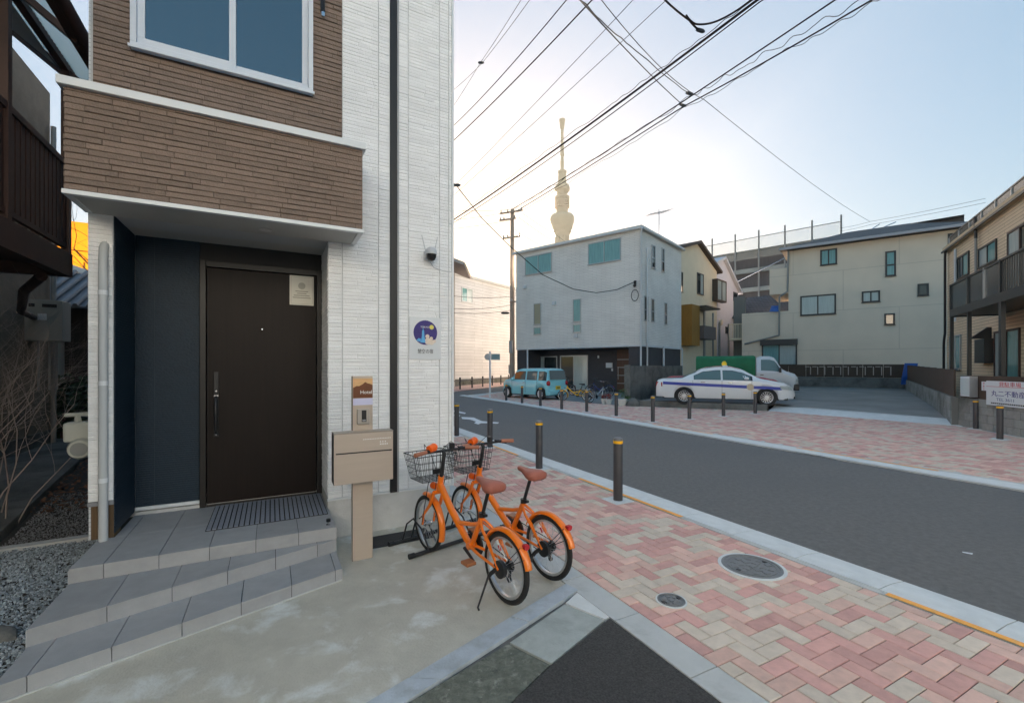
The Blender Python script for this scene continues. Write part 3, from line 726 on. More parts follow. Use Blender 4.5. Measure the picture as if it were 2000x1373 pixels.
# ---- entrance steps, each tile a piece
steps = fempty('entrance_steps', H, 'grey tiled entrance steps fanning out below the dark door', 'steps')
mid = lambda u: -(1.170-0.345*u); low = lambda u: -(1.521-0.342*u)
U0, U1 = 0.055, 1.725
q = MB(); e = 0.008
q.prism([(U0+e,0.60),(U1-e,0.60),(U1-e,-0.565+e),(U0+e,-0.565+e)], -0.02, 0.290)
q.prism([(U0+e,-0.55),(U1-e,-0.55),(U1-e,mid(U1)+e),(U0+e,mid(U0)+e)], -0.02, 0.190)
q.prism([(U0+e,-0.52),(U1-e,-0.52),(U1-e,low(U1)+e),(U0+e,low(U0)+e)], -0.02, 0.090)
q.build('step_core', GROUT, steps)
def cols(j0):
    js = [U0]; x = j0
    while x < U1-0.02:
        if x > U0+0.02: js.append(x)
        x += 0.302
    return js+[U1]
g = 0.002
def tread(j0, zt, back, front):
    js = cols(j0)
    for a, b in zip(js[:-1], js[1:]):
        q = MB(); q.prism([(a+g,back),(b-g,back),(b-g,front(b-g)-0.004),(a+g,front(a+g)-0.004)], zt-0.012, zt); q.build('tile', TILE, steps, bevel=0.0015)
def riser(j0, zt, front, h=0.088):
    js = cols(j0)
    for a, b in zip(js[:-1], js[1:]):
        q = MB(); q.prism([(a+g,front(a+g)),(b-g,front(b-g)),(b-g,front(b-g)+0.012),(a+g,front(a+g)+0.012)], zt-0.0125-h, zt-0.0125); q.build('tile', TILE, steps)
pf = lambda u: -0.565
tread(0.234, 0.300, 0.02, pf)
js = cols(0.234)
for a, b in zip(js[:-1], js[1:]):
    if b < 0.17: continue
    q = MB(); q.box(max(a,0.152)+g, min(b,1.718)-g, 0.0205+g, 0.598, 0.288, 0.300); q.build('tile', TILE, steps, bevel=0.0015)
riser(0.234, 0.300, pf)
tread(0.369, 0.200, -0.567, mid); riser(0.369, 0.200, mid)
tread(0.166, 0.100, -0.567, low); riser(0.166, 0.100, low, 0.10)
for (y0, y1, z1) in ((-0.565,0.02,0.2875),):
    q = MB(); q.box(U1-0.004, U1+0.004, y0, y1, 0.0, z1); q.build('tile', TILE, steps)
for (fn, z1, yb) in ((mid,0.1875,-0.567),(low,0.0875,-0.58)):
    q = MB(); q.box(U1-0.004, U1+0.004, fn(U1), yb, 0.0, z1); q.build('tile', TILE, steps)
    q = MB(); q.box(U0-0.003, U0+0.004, fn(U0), -0.567, 0.0, z1); q.build('tile', TILE, steps)
q = MB(); q.box(U0-0.003, U0+0.004, -0.567, 0.0, 0.0, 0.2875); q.build('tile', TILE, steps)
q = MB(); fl = lambda u: low(u)-0.012
q.prism([(U0,fl(U0)),(U1,fl(U1)),(U1,low(U1)-0.001),(U0,low(U0)-0.001)], -0.02, 0.016); q.build('mortar_fillet', CONC, steps)
# ribbed door mat
w = H.w(0,0); dm = empty('door_mat', (w.x,w.y,0.3015), H.rz(), 'grey ribbed door mat lying before the dark door', 'door mat')
MATG = mat('mat_grey_ribs', (0.27,0.30,0.36), 0.9, bump=0.8, bs=200, var=0.2, vs=60); MATB = mat('mat_black', (0.01,0.011,0.014), 0.9)
q = MB(); q.box(0.77,1.702,-0.185,0.545,0.0,0.005); q.build('backing', MATB, dm)
q = MB(); q.box(-0.0145,0.0145,-0.183,0.543,0.004,0.012); rm = q.mesh('rib', MATG)
for i in range(24): obj('rib', rm, dm, (0.792+i*0.0386,0,0))
w = H.w(1.675,-0.48); ds = empty('door_stop', (w.x,w.y,0.30), 0, 'tiny steel and black door stop on the platform corner', 'door stop')
q = MB(); q.lathe([(0.018,0),(0.018,0.006),(0.009,0.008),(0.009,0.028)], 16); q.build('base', STEEL, ds, smooth=40)
q = MB(); q.lathe([(0.018,0.028),(0.018,0.05),(0.010,0.054)], 16); q.build('rubber_cap', BLACK, ds, smooth=40)

# ---- security camera, round sign
w = H.w(2.70,-0.012); sc = empty('security_camera', (w.x,w.y,2.80), H.rz(), 'white dome security camera with two aerials on the white wall', 'security camera')
CAMW = mat('camera_white', (0.55,0.57,0.60), 0.4)
q = MB(); q.box(-0.05,0.05,-0.012,0.012,-0.05,0.05); q.build('wall_plate', CAMW, sc, bevel=0.006)
q = MB(); q.tube([(-0.03,-0.01,0.0),(-0.02,-0.06,0.02),(0,-0.09,0.03)], 0.02, 10); q.build('arm', CAMW, sc, smooth=50)
q = MB(); q.lathe([(0.058,0.0),(0.060,0.03),(0.050,0.055),(0.030,0.070),(1e-6,0.075)], 24, (0.0,-0.10,0.0)); q.build('housing', CAMW, sc, smooth=50)
q = MB(); q.lathe([(0.052,0.0),(0.050,-0.03),(0.035,-0.058),(0.015,-0.068),(1e-6,-0.07)], 24, (0.0,-0.10,0.0)); q.build('dome', mat('camera_dome', (0.02,0.02,0.022), 0.1), sc, smooth=60)
for s in (-1,1):
    q = MB(); q.tube([(s*0.045,-0.06,0.03),(s*0.085,-0.05,0.20)], [0.005,0.0035], 8); q.build('aerial', CAMW, sc, smooth=50)
q = MB(); q.tube([(0.0,-0.02,-0.04),(0.06,0.0,-0.11),(0.16,0.002,-0.135),(0.26,0.002,-0.14)], 0.004, 6); q.build('cable', CAMW, sc, smooth=50)
w = H.w(2.668,-0.014); sg = empty('round_sign', (w.x,w.y,1.97), H.rz(), 'square clear plate with round night sky picture on the white wall', 'sign')
q = MB(); q.box(-0.17,0.17,-0.001,0.004,-0.25,0.19); q.build('plate', mat('clear_plate', (0.70,0.73,0.76), 0.15), sg, bevel=0.002)
disc = lambda cx, cz, r, y, n=32: [(cx+r*cos(2*pi*k/n), y, cz+r*sin(2*pi*k/n)) for k in range(n)]
def flat(pts, y): return [(p[0],y,p[1]) for p in pts]
q = MB(); q.poly(disc(0,0.03,0.128,-0.003)); q.build('night_disc', mat('night_blue', lin(52,40,120), 0.5, var=0.2, vs=14), sg)
q = MB(); q.poly(disc(0.066,0.088,0.024,-0.005)); q.build('moon', mat('moon_yellow', lin(225,215,110), 0.5), sg)
q = MB(); q.poly(flat([(-0.052,-0.075),(0.0,-0.075),(-0.012,-0.01),(-0.016,0.05),(-0.022,0.055),(-0.026,0.115),(-0.030,0.055),(-0.036,0.05),(-0.040,-0.01)], -0.006)); q.poly(flat([(-0.10,-0.055),(-0.05,-0.07),(-0.05,-0.035),(-0.075,-0.03)], -0.005)); q.build('tower_picture', mat('picture_blue', lin(90,170,225), 0.5), sg)
q = MB()
for (cx, cz, r) in ((0.025,-0.06,0.035),(0.02,-0.01,0.022),(0.065,-0.07,0.028),(0.062,-0.03,0.018),(0.095,-0.06,0.018)): q.poly(disc(cx,cz,r,-0.0055-cx*0.002,16))
q.build('pale_figures', mat('picture_cream', lin(225,210,195), 0.5, var=0.15, vs=40), sg)
text('lettering', 'TOKYO', 0.026, mat('sign_white', (0.75,0.75,0.8), 0.5), sg, (-0.055,-0.0075,0.078), ext=0.0004)
text('lettering', '憩空の宿', 0.052, mat('sign_ink', (0.02,0.02,0.03), 0.5), sg, (0.0,-0.003,-0.185), align='CENTER', ext=0.0004, sx=0.82)

# ---- intercom post with letter box
BRONZE = mat('bronze_aluminium', (0.54,0.455,0.385), 0.38, metal=0.35, var=0.04, vs=3, stretch=(1,1,12))
w = H.w(1.93,-0.60); ps = empty('letter_box_post', (w.x,w.y,0.005), H.rz(), 'bronze post with letter box and intercom beside the steps', 'letter box')
q = MB(); q.box(-0.083,0.083,-0.03,0.03,0,1.56); q.build('post', BRONZE, ps, bevel=0.003)
q = MB(); q.box(-0.085,-0.081,-0.032,-0.02,0,1.56); q.build('post_edge', mat('post_edge', (0.12,0.11,0.1), 0.4), ps)
q = MB(); q.box(-0.245,0.225,-0.165,-0.032,0.69,1.095)
lbx = q.build('letter_box', BRONZE, ps, bevel=0.004)
q = MB(); q.box(-0.247,0.227,-0.167,-0.03,1.095,1.105); q.build('lid', mat('letter_box_lid', (0.36,0.31,0.26), 0.35, metal=0.4), lbx, bevel=0.003)
q = MB(); q.box(-0.23,0.215,-0.1665,-0.15,0.935,0.945); q.build('slot', BLACK, lbx)
q = MB(); q.box(-0.2462,-0.24,-0.163,-0.034,0.70,1.09); q.build('side_panel', mat('letter_box_side', (0.06,0.055,0.05), 0.4), lbx)
q = MB(); q.lathe([(0.007,-0.1675),(0.007,-0.16)], 12, (0.20,0,0.94), 'y'); q.build('lock', BLACK, lbx)
q = MB()
for i in range(17): q.box(-0.02+i*0.0135,-0.011+i*0.0135,-0.1668,-0.1655,1.040,1.047)
for r, n_ in ((1.010,3),(0.990,5)):
    for i in range(n_): q.box(0.115+i*(0.02 if n_==3 else 0.014),0.127+i*(0.02 if n_==3 else 0.014)-0.003,-0.1668,-0.1655,r,r+0.011)
q.build('white_print', mat('print_white', (0.8,0.8,0.8), 0.5), lbx)
hp = empty('hotel_plate', (0,0,0), parent=ps)
q = MB(); q.box(-0.078,0.082,-0.034,-0.0305,1.375,1.54); q.build('picture', mat('plate_sand', lin(215,170,120), 0.4, var=0.15, vs=6, stretch=(1,1,4)), hp)
ridge = [(-0.078,1.375),(0.082,1.375),(0.082,1.482),(0.06,1.494),(0.04,1.498),(0.02,1.510),(0.0,1.492),(-0.03,1.476),(-0.05,1.478),(-0.078,1.462)]
q = MB(); q.poly(flat(ridge, -0.0352)); q.build('hills_picture', mat('plate_brown', lin(110,60,30), 0.4, var=0.2, vs=10), hp)
q = MB(); q.box(-0.078,0.082,-0.0345,-0.0305,1.315,1.372); q.build('white_strip', mat('plate_white', lin(205,205,235), 0.4), hp)
text('lettering', 'Hotel', 0.043, mat('plate_letters', (0.85,0.85,0.85), 0.5), hp, (-0.022,-0.0362,1.410), ext=0.0006)
ic = empty('intercom', (0,0,0), parent=ps)
q = MB(); q.box(-0.048,0.055,-0.055,-0.0305,1.155,1.285); q.build('body', mat('intercom_silver', (0.45,0.41,0.37), 0.35, metal=0.4), ic, bevel=0.006)
q = MB(); q.box(-0.012,0.026,-0.057,-0.054,1.175,1.272); q.build('panel', BLACK, ic)
q = MB(); q.box(-0.008,0.022,-0.0585,-0.0568,1.18,1.195); q.build('button', STEEL, ic)
# ================================================================== bicycles
ORANGE = mat('orange_bike_paint', lin(242,122,10), 0.3, coat=0.6)
SADDLE_BR = mat('brown_saddle', lin(166,98,82), 0.55, bump=0.15, bs=150)
GRIP_BR = mat('brown_grip', lin(170,110,85), 0.6)
ALLOY = mat('alloy_rim', (0.62,0.63,0.65), 0.3, metal=0.9)
SPOKE = mat('spoke_wire', (0.6,0.6,0.62), 0.3, metal=0.8)
CLAMP_ORANGE = mat('orange_plastic', lin(255,105,15), 0.35)
RED_REFL = mat('red_reflector', (0.5,0.02,0.03), 0.2)
TAN = mat('tan_pedal', (0.35,0.13,0.05), 0.5)
def wheel(name, parent, x, r, spokes=28, gear=False):
    w = empty(name, (x,0,r), parent=parent)
    n = 40
    q = MB(); rt = 0.021
    q.lathe([(r-rt+rt*cos(a), rt*0.95*sin(a)) for a in [2*pi*k/10 for k in range(10)]], n, (0,0,0), 'y', closed=True); q.build('tyre', RUBBER, w, smooth=60)
    q = MB(); q.lathe([(r-0.032,-0.013),(r-0.055,-0.010),(r-0.055,0.010),(r-0.032,0.013)], n, (0,0,0), 'y', closed=True); q.build('rim', ALLOY, w, smooth=30)
    q = MB()
    for k in range(spokes):
        a = 2*pi*k/spokes; b = a+(0.35 if k % 4 < 2 else -0.35); s = 0.028 if k % 2 else -0.028
        q.tube([(0.018*cos(b),s,0.018*sin(b)),((r-0.05)*cos(a),s*0.15,(r-0.05)*sin(a))], 0.0014, 4)
    q.build('spokes', SPOKE, w)
    q = MB(); q.lathe([(0.012,-0.05),(0.012,-0.033),(0.024,-0.03),(0.016,-0.02),(0.016,0.02),(0.024,0.03),(0.012,0.033),(0.012,0.05)], 14, (0,0,0), 'y')
    if gear: q.lathe([(0.04,-0.045),(0.04,-0.03),(0.028,-0.022)], 20, (0,0,0), 'y'); q.lathe([(0.055,0.03),(0.055,0.036)], 24, (0,0,0), 'y')
    q.build('hub', STEEL if not gear else DARKMETAL, w, smooth=30)
    q = MB(); a = 0.9; q.tube([((r-0.09)*cos(a),-0.008,(r-0.09)*sin(a)),((r-0.13)*cos(a),-0.008,(r-0.13)*sin(a))], 0.009, 6); q.build('reflector', RED_REFL if gear else SPOKE, w)
    return w
def arc(cx, cz, r, a0, a1, n=14): return [(cx+r*cos(radians(a0+(a1-a0)*i/(n-1))), 0, cz+r*sin(radians(a0+(a1-a0)*i/(n-1)))) for i in range(n)]
def guard(cx, cz, r, a0, a1, w):
    q = MB(); n = 20; rings = []
    for i in range(n):
        a = radians(a0+(a1-a0)*i/(n-1)); row = []
        for (dy, dr) in ((-1,-0.016),(-0.85,-0.004),(-0.4,0.004),(0,0.006),(0.4,0.004),(0.85,-0.004),(1,-0.016)):
            row.append((cx+(r+dr)*cos(a), dy*w/2, cz+(r+dr)*sin(a)))
        for (dy, dr) in ((1,-0.019),(0.83,-0.007),(0,0.003),(-0.83,-0.007),(-1,-0.019)):
            row.append((cx+(r+dr)*cos(a), dy*w/2*0.98, cz+(r+dr)*sin(a)))
        rings.append(row)
    q.loft(rings); return q
def saddle_mb():
    q = MB(); rings = []
    for (x, w, top, drop) in ((-0.13,0.055,0.020,0.03),(-0.12,0.080,0.030,0.045),(-0.08,0.092,0.034,0.05),(-0.03,0.078,0.026,0.045),(0.02,0.050,0.018,0.035),(0.07,0.030,0.016,0.028),(0.115,0.022,0.016,0.024),(0.135,0.014,0.010,0.02)):
        ring = []
        for k in range(14):
            a = 2*pi*k/14; yy = w*cos(a); s = sin(a)
            zz = (top*abs(s)**0.7 if s > 0 else -drop*abs(s)**0.6)-(abs(yy)/0.09)**2*0.012
            ring.append((x, yy, zz))
        rings.append(ring)
    q.loft(rings); return q
def make_bike(name, label, group, frame_m, saddle_m, grip_m, r=0.245, wb=1.13, basket=True, city=False, spokes=28):
    b = empty(name, (0,0,0), 0, label, 'bicycle', group)
    fx = wb; bb = (0.43,0,0.262); hd0, hd1 = (wb-0.200,0,0.575), (wb-0.235,0,0.705); stt = (0.285,0,0.53)
    wheel('rear_wheel', b, 0, r, spokes, True)
    fw = wheel('front_wheel', b, fx, r, spokes)
    q = MB()
    q.tube([hd0, hd1], 0.026, 14)
    q.tube([(hd0[0]-0.015,0,hd0[2]+0.06),(0.72,0,0.455),(0.60,0,0.365),(0.50,0,0.29),bb], [0.028,0.029,0.028,0.026,0.024], 14)
    q.tube([bb, stt], 0.021, 12)
    q.tube([(0.625,0,0.385),(0.54,0,0.405),(0.43,0,0.425),(0.33,0,0.455)], [0.02,0.018,0.017,0.017], 10)
    q.lathe([(0.027,-0.035),(0.027,0.035)], 16, (bb[0],0,bb[2]), 'y')
    for s in (-1,1):
        q.tube([(bb[0]-0.02,s*0.02,bb[2]),(0.27,s*0.045,r+0.012),(0.0,s*0.062,r)], [0.013,0.011,0.010], 8)
        q.tube([(stt[0],s*0.015,stt[2]-0.03),(0.22,s*0.045,0.45),(0.0,s*0.062,r)], [0.011,0.010,0.010], 8)
        q.tube([(stt[0]+0.01,s*0.015,stt[2]-0.06),(0.13,s*0.052,0.40),(0.02,s*0.062,r+0.01)], 0.006, 6)
    q.build('frame', frame_m, b, smooth=50)
    q = MB(); crown = (hd0[0]+0.012,0,hd0[2]-0.012)
    q.tube([(crown[0],-0.045,crown[2]),(crown[0],0.045,crown[2])], 0.018, 10)
    for s in (-1,1): q.tube([(crown[0],s*0.045,crown[2]),(crown[0]+0.06,s*0.052,crown[2]-0.12),(fx-0.02,s*0.055,r+0.09),(fx,s*0.055,r)], [0.017,0.015,0.011,0.010], 8)
    q.build('fork', frame_m, b, smooth=50)
    guard(0, r, r+0.024, 28, 165, 0.056).build('rear_mudguard', frame_m, b, smooth=50)
    guard(fx, r, r+0.024, 78, 200, 0.056).build('front_mudguard', frame_m, b, smooth=50)
    q = MB()
    for s in (-1,1): q.tube([(0,s*0.05,r),((r+0.02)*cos(radians(150))*-1*-1,s*0.028,r+(r+0.02)*sin(radians(150)))], 0.0025, 5); q.tube([(0,s*0.05,r),(-0.6*(r+0.02)-0.03,s*0.028,r+0.75*(r+0.02))], 0.0025, 5)
    q.build('stays', DARKMETAL, b)
    sp = empty('seat_post', (0,0,0), parent=b)
    top = (0.205,0,0.735)
    q = MB(); q.tube([stt,top], 0.014, 12); q.build('tube', DARKMETAL, sp, smooth=50)
    q = MB(); q.lathe([(0.026,0),(0.026,0.035)], 14, (stt[0]+0.002,0,stt[2]-0.012)); q.box(stt[0]-0.05,stt[0]-0.02,-0.012,0.012,stt[2],stt[2]+0.018); q.build('clamp', BLACK, sp)
    sd = saddle_mb().build('saddle', saddle_m, b, smooth=70, loc=(top[0]+0.01,0,top[2]+0.055), rot=(0,radians(-4),0))
    q = MB()
    for s in (-1,1): q.tube([(-0.10,s*0.035,-0.02),(-0.06,s*0.022,-0.045),(0.03,s*0.022,-0.045),(0.10,s*0.01,-0.012)], 0.0035, 6)
    q.tube([(-0.10,-0.04,-0.025),(-0.10,0.04,-0.025)], 0.004, 6)
    for s in (-1,1): q.tube([(-0.105,s*0.04,-0.02+0.006*(k%2)) if 0 else (-0.105+0.008*cos(k*1.6),s*0.04+0.008*sin(k*1.6),-0.02-0.0025*k) for k in range(16)], 0.0025, 5)
    q.build('rails', STEEL, sd, smooth=50)
    hb = empty('handlebar', (0,0,0), parent=b)
    sx, sz = hd1[0], hd1[2]
    q = MB(); q.tube([hd1,(sx-0.052,0,0.90),(sx-0.030,0,0.925)], [0.016,0.016,0.014], 12); q.build('stem', BLACK, hb, smooth=50)
    bar = [(sx-0.115,0.29,0.935),(sx-0.085,0.20,0.940),(sx-0.035,0.07,0.925),(sx-0.030,0,0.925),(sx-0.035,-0.07,0.925),(sx-0.085,-0.20,0.940),(sx-0.115,-0.29,0.935)]
    q = MB(); q.tube(bar, 0.0115, 10); q.build('bar', BLACK if not city else STEEL, hb, smooth=60)
    for s in (1,-1):
        q = MB(); q.tube([(sx-0.080,s*0.185,0.940),(sx-0.118,s*0.30,0.935)], [0.0165,0.018], 12); q.build('grip', grip_m, hb, smooth=50)
        q = MB(); q.tube([(sx-0.062,s*0.15,0.937),(sx-0.02,s*0.17,0.925),(sx-0.055,s*0.27,0.905)], [0.008,0.007,0.005], 8); q.lathe([(0.017,-0.02),(0.017,0.02)], 10, (sx-0.066,s*0.15,0.938), 'y'); q.build('brake_lever', BLACK, hb, smooth=40)
        q = MB(); q.tube([(sx-0.03,s*0.165,0.93),(sx+0.06,s*0.13,0.98),(sx+0.10,s*0.05,0.90),(sx+0.03,s*0.02,0.72),(hd0[0]+0.02,s*0.03,0.58)], 0.0028, 6); q.build('brake_cable', BLACK, hb, smooth=60)
    q = MB(); q.sphere((sx-0.05,0.115,0.955), 0.024, 12, 8, sz=0.8); q.build('bell', BLACK if not city else STEEL, hb, smooth=60)
    if not city:
        q = MB(); q.tube([(sx-0.07,0.155,0.958),(sx-0.05,0.10,0.968)], [0.030,0.034], 12); q.sphere((sx-0.05,0.10,0.968),0.034,12,8); q.build('shift_cover', CLAMP_ORANGE, hb, smooth=50)
        q = MB(); q.box(sx-0.055,sx-0.015,-0.10,-0.065,0.935,0.985); q.build('gear_display', BLACK, hb, bevel=0.006)
    if basket:
        bk = empty('basket', (0,0,0), parent=b)
        x0, x1, z0, z1 = sx+0.055, sx+0.335, 0.655, 0.875
        wt, wbm = 0.185, 0.145
        q = MB(); R = 0.0022
        def ring(z):
            k = (z-z0)/(z1-z0); w = wbm+(wt-wbm)*k; e0 = x0-0.01*k; e1 = x1-0.05+0.05*k
            return [(e0,-w,z),(e1,-w,z),(e1,w,z),(e0,w,z)], w, e0, e1
        for i, z in enumerate((z0, z0+0.05, z0+0.105, z0+0.16, z1)): q.tube(ring(z)[0], 0.0042 if i == 4 else R, 5, closed=True)
        for i in range(10):
            k = i/9; p0 = ring(z0); p1 = ring(z1)
            for s in (-1,1): q.tube([(p0[2]+(p0[3]-p0[2])*k,s*p0[1],z0),(p1[2]+(p1[3]-p1[2])*k,s*p1[1],z1)], R, 4)
            for e in (2,3): q.tube([(p0[e],p0[1]*(2*k-1),z0),(p1[e],p1[1]*(2*k-1),z1)], R, 4)
            q.tube([(p0[2]+(p0[3]-p0[2])*k,-p0[1],z0),(p0[2]+(p0[3]-p0[2])*k,p0[1],z0)], R, 4)
            if i % 2: q.tube([(p0[2],p0[1]*(2*k-1),z0),(p0[3],p0[1]*(2*k-1),z0)], R, 4)
        q.build('wire_cage', DARKMETAL, bk)
        q = MB(); q.tube([(hd1[0]+0.02,0,0.70),(x0,0,0.70)], 0.010, 8); q.tube([(x0+0.02,-0.08,z0),(fx,-0.062,r)], 0.004, 6); q.tube([(x0+0.02,0.08,z0),(fx,0.062,r)], 0.004, 6); q.build('bracket', BLACK, bk)
        q = MB(); q.box(x0-0.012,x0-0.006,-0.055,0.055,0.72,0.76); q.build('name_plate', BLACK, bk)
    q = MB(); q.lathe([(0.022,-0.03),(0.030,0.0),(0.030,0.035),(0.02,0.04)], 14, (hd0[0]+0.075,0,0.60), 'x'); q.build('front_lamp', CLAMP_ORANGE if not city else STEEL, b, smooth=40)
    ck = empty('crank', (bb[0],0,bb[2]), parent=b)
    q = MB(); q.lathe([(0.070,-0.052),(0.070,-0.048)], 28, (0,0,0), 'y'); q.lathe([(0.078,-0.056),(0.085,-0.052),(0.078,-0.045)], 28, (0,0,0), 'y'); q.build('chain_ring', BLACK, ck)
    for s, a in ((-1,20),(1,200)):
        e = (0.15*cos(radians(a)), s*0.075, 0.15*sin(radians(a)))
        q = MB(); q.tube([(0,s*0.065,0),e], [0.013,0.010], 8); q.build('arm', BLACK, ck, smooth=50)
        q = MB(); q.box(e[0]-0.045,e[0]+0.045,e[1]+(0.005 if s > 0 else -0.085),e[1]+(0.085 if s > 0 else -0.005),e[2]-0.012,e[2]+0.012); q.build('pedal', TAN, ck, bevel=0.006)
    q = MB(); q.tube([(bb[0],-0.05,bb[2]+0.068),(0,-0.042,r+0.036)], 0.004, 5); q.tube([(bb[0],-0.05,bb[2]-0.068),(0.02,-0.042,r-0.10),(0.0,-0.042,r-0.036)], 0.004, 5)
    q.build('chain', DARKMETAL, b)
    q = MB(); q.tube([(0.0,-0.05,r),(0.02,-0.055,r-0.05),(0.03,-0.05,r-0.11)], 0.010, 8); q.lathe([(0.022,-0.058),(0.022,-0.048)], 14, (0.03,0,r-0.11), 'y'); q.build('derailleur', DARKMETAL, b, smooth=40)
    q = MB(); q.tube([(0.02,0.065,r),(0.06,0.085,r-0.04),(0.07,0.095,r-0.06)], 0.015, 8); q.tube([(0.07,0.095,r-0.05),(0.05,0.20,0.012),(0.03,0.205,0.006)], [0.008,0.007,0.007], 8); q.build('kickstand', BLACK, b, smooth=50)
    q = MB(); a = radians(135); cxx, czz = (r+0.05)*cos(a), r+(r+0.05)*sin(a)
    q.lathe([(0.020,-0.03),(0.022,-0.012),(0.010,0.012)], 14, (cxx+0.01,0,czz), 'x'); q.build('rear_reflector', RED_REFL, b, smooth=40)
    q = MB(); q.lathe([(0.060,0.036),(0.060,0.062),(0.045,0.066)], 20, (0,0,r), 'y'); q.build('hub_cover', BLACK, b, smooth=30)
    return b
# the rear wheel guards start behind: mirror of angles measured from +x forward, so swing them over the top to the back
g1 = 'orange city bicycles parked in the rack'
bk1 = make_bike('bicycle', 'nearer orange bicycle with brown saddle, standing left in the rack', g1, ORANGE, SADDLE_BR, GRIP_BR)
r1 = Vector((*gp(988,1180),0)); f1 = Vector((*gp(834,1076),0)); d1 = (f1-r1).normalized(); hd = atan2(d1.y, d1.x)
bk1.location = (r1.x, r1.y, 0.012); bk1.rotation_euler = (0,0,hd)
bk2 = copy_tree(bk1); tag(bk2, 'farther orange bicycle with brown saddle, behind the nearer one beside the brick pavement', 'bicycle', g1)
r2 = Vector((*gp(1071,1133),0)); bk2.location = (r2.x, r2.y, 0.012); bk2.rotation_euler = (0,0,hd+radians(1.5))
# floor rack
a0, a1 = Vector((*gp(808,1092),0)), Vector((*gp(905,1060),0)); rd = (a1-a0).normalized()
rk = empty('bicycle_rack', (a0.x,a0.y,0.012), atan2(rd.y,rd.x), 'black tubular floor rack holding the front wheels of the orange bicycles', 'bicycle rack')
for y in (0.0, 0.36):
    q = MB(); q.tube([(-0.02,y,0.018),(1.02,y,0.018)], 0.018, 12); q.build('foot_tube', DARKMETAL, rk, smooth=50)
    for x in (-0.02,1.02):
        q = MB(); q.lathe([(0.0225,-0.025),(0.0225,0.025)], 14, (x,y,0.0225), 'x'); q.build('foot_cap', BLACK, rk, smooth=40)
for x in (0.18,0.64):
    for s in (-0.045,0.045):
        q = MB(); q.tube([(x+s+0.02,0.0,0.02),(x+s,0.10,0.19),(x+s-0.02,0.20,0.26),(x+s-0.03,0.30,0.19),(x+s-0.04,0.36,0.02)], 0.008, 8); q.build('wheel_holder', DARKMETAL, rk, smooth=50)
# ================================================================== buildings across the street
DFRAME = mat('dark_window_frame', (0.03,0.032,0.034), 0.4)
SFRAME = mat('silver_window_frame', (0.42,0.43,0.44), 0.35, metal=0.5)
def win(parent, u0, u1, z0, z1, n=2, stack=False, fm=None, pm=None, y=0.0, loc=(0,0,0), rot=(0,0,0), t=0.05, d=0.05, name='window'):
    fm = fm or DFRAME; pm = pm or TEALGLASS
    if z0 > z1: z0, z1 = z1, z0
    w = empty(name, loc, parent=parent); w.rotation_euler = rot
    q = MB(); q.box(u0,u1,y-d,y+0.02,z0,z0+t); q.box(u0,u1,y-d,y+0.02,z1-t,z1); q.box(u0,u0+t,y-d,y+0.02,z0+t,z1-t); q.box(u1-t,u1,y-d,y+0.02,z0+t,z1-t)
    pr = []
    if stack:
        zm = z0+(z1-z0)*0.45; q.box(u0+t,u1-t,y-d*0.8,y+0.02,zm-t/2,zm+t/2); pr = [(u0+t,u1-t,z0+t,zm-t/2),(u0+t,u1-t,zm+t/2,z1-t)]
    else:
        W = (u1-u0-2*t)/n
        for i in range(n):
            a, b = u0+t+i*W, u0+t+(i+1)*W
            if i: q.box(a-t*0.4,a+t*0.4,y-d*0.8,y+0.02,z0+t,z1-t); a += t*0.4
            pr.append((a, b-(t*0.4 if i < n-1 else 0), z0+t, z1-t))
    q.build('frame', fm, w)
    q = MB(); q.box(u0-0.03,u1+0.03,y-d-0.03,y-d,z0-0.02,z0+0.015); q.build('sill', fm, w)
    for k, (a, b, c, e) in enumerate(pr):
        yy = y-d*0.45+(0.012 if k % 2 else 0)
        m = pm[k % len(pm)] if isinstance(pm, (list,tuple)) else pm
        q = MB(); q.box(a,b,yy,yy+0.01,c,e); q.build('pane', m, w)
    return w
def winp(parent, fr, pxl, yt, yb, pxr, b=0.0, **k):
    u0, z1 = fr.pix(pxl, yt, b); _, z0 = fr.pix(pxl, yb, b); u1, _ = fr.pix(pxr, yt, b)
    return win(parent, u0, u1, z0, z1, y=b, **k)
def pipe(parent, pts, r, m, name='pipe', **k):
    q = MB(); q.tube(pts, r, 8); return q.build(name, m, parent, smooth=50, **k)
PIPEW = mat('white_pipe', (0.62,0.64,0.66), 0.4); PIPED = mat('dark_pipe', (0.03,0.028,0.03), 0.4); PIPEG = mat('grey_pipe', (0.28,0.28,0.27), 0.5)

# ---- three-storey grey house on the corner
GH = Fr(0.294, 32.07, 0.76, -0.649); GW, GD = 9.35, 6.5
GS = Fr(7.4, 26.0, 0.649, 0.76)                    # its right side wall
GREY_SID = siding_mat('grey_wave_siding', (0.74,0.71,0.67), (0.80,0.77,0.73), (0.62,0.60,0.58), 0.62, 0.10, 0.012, bump=0.6)
CHAR = mat('charcoal_wall', (0.055,0.052,0.058), 0.7, var=0.12, vs=3, bump=0.15, bs=30)
gh = fempty('corner_house', GH, 'three-storey grey block house with charcoal ground floor behind the light blue car', 'house')
q = MB(); q.box(0,GW,0,GD,2.85,9.6); q.build('upper_wall', GREY_SID, gh)
q = MB(); q.box(0.05,1.0,0.05,GD,0,2.85); q.box(GW-0.75,GW-0.05,0.05,1.6,0,2.85); q.box(0.05,GW-0.05,1.6,GD-0.05,0,2.85); q.build('ground_floor_wall', CHAR, gh)
q = MB(); q.box(-0.02,GW+0.02,-0.03,1.6,2.79,2.86); q.build('soffit', mat('overhang_white', (0.6,0.62,0.64), 0.6), gh)
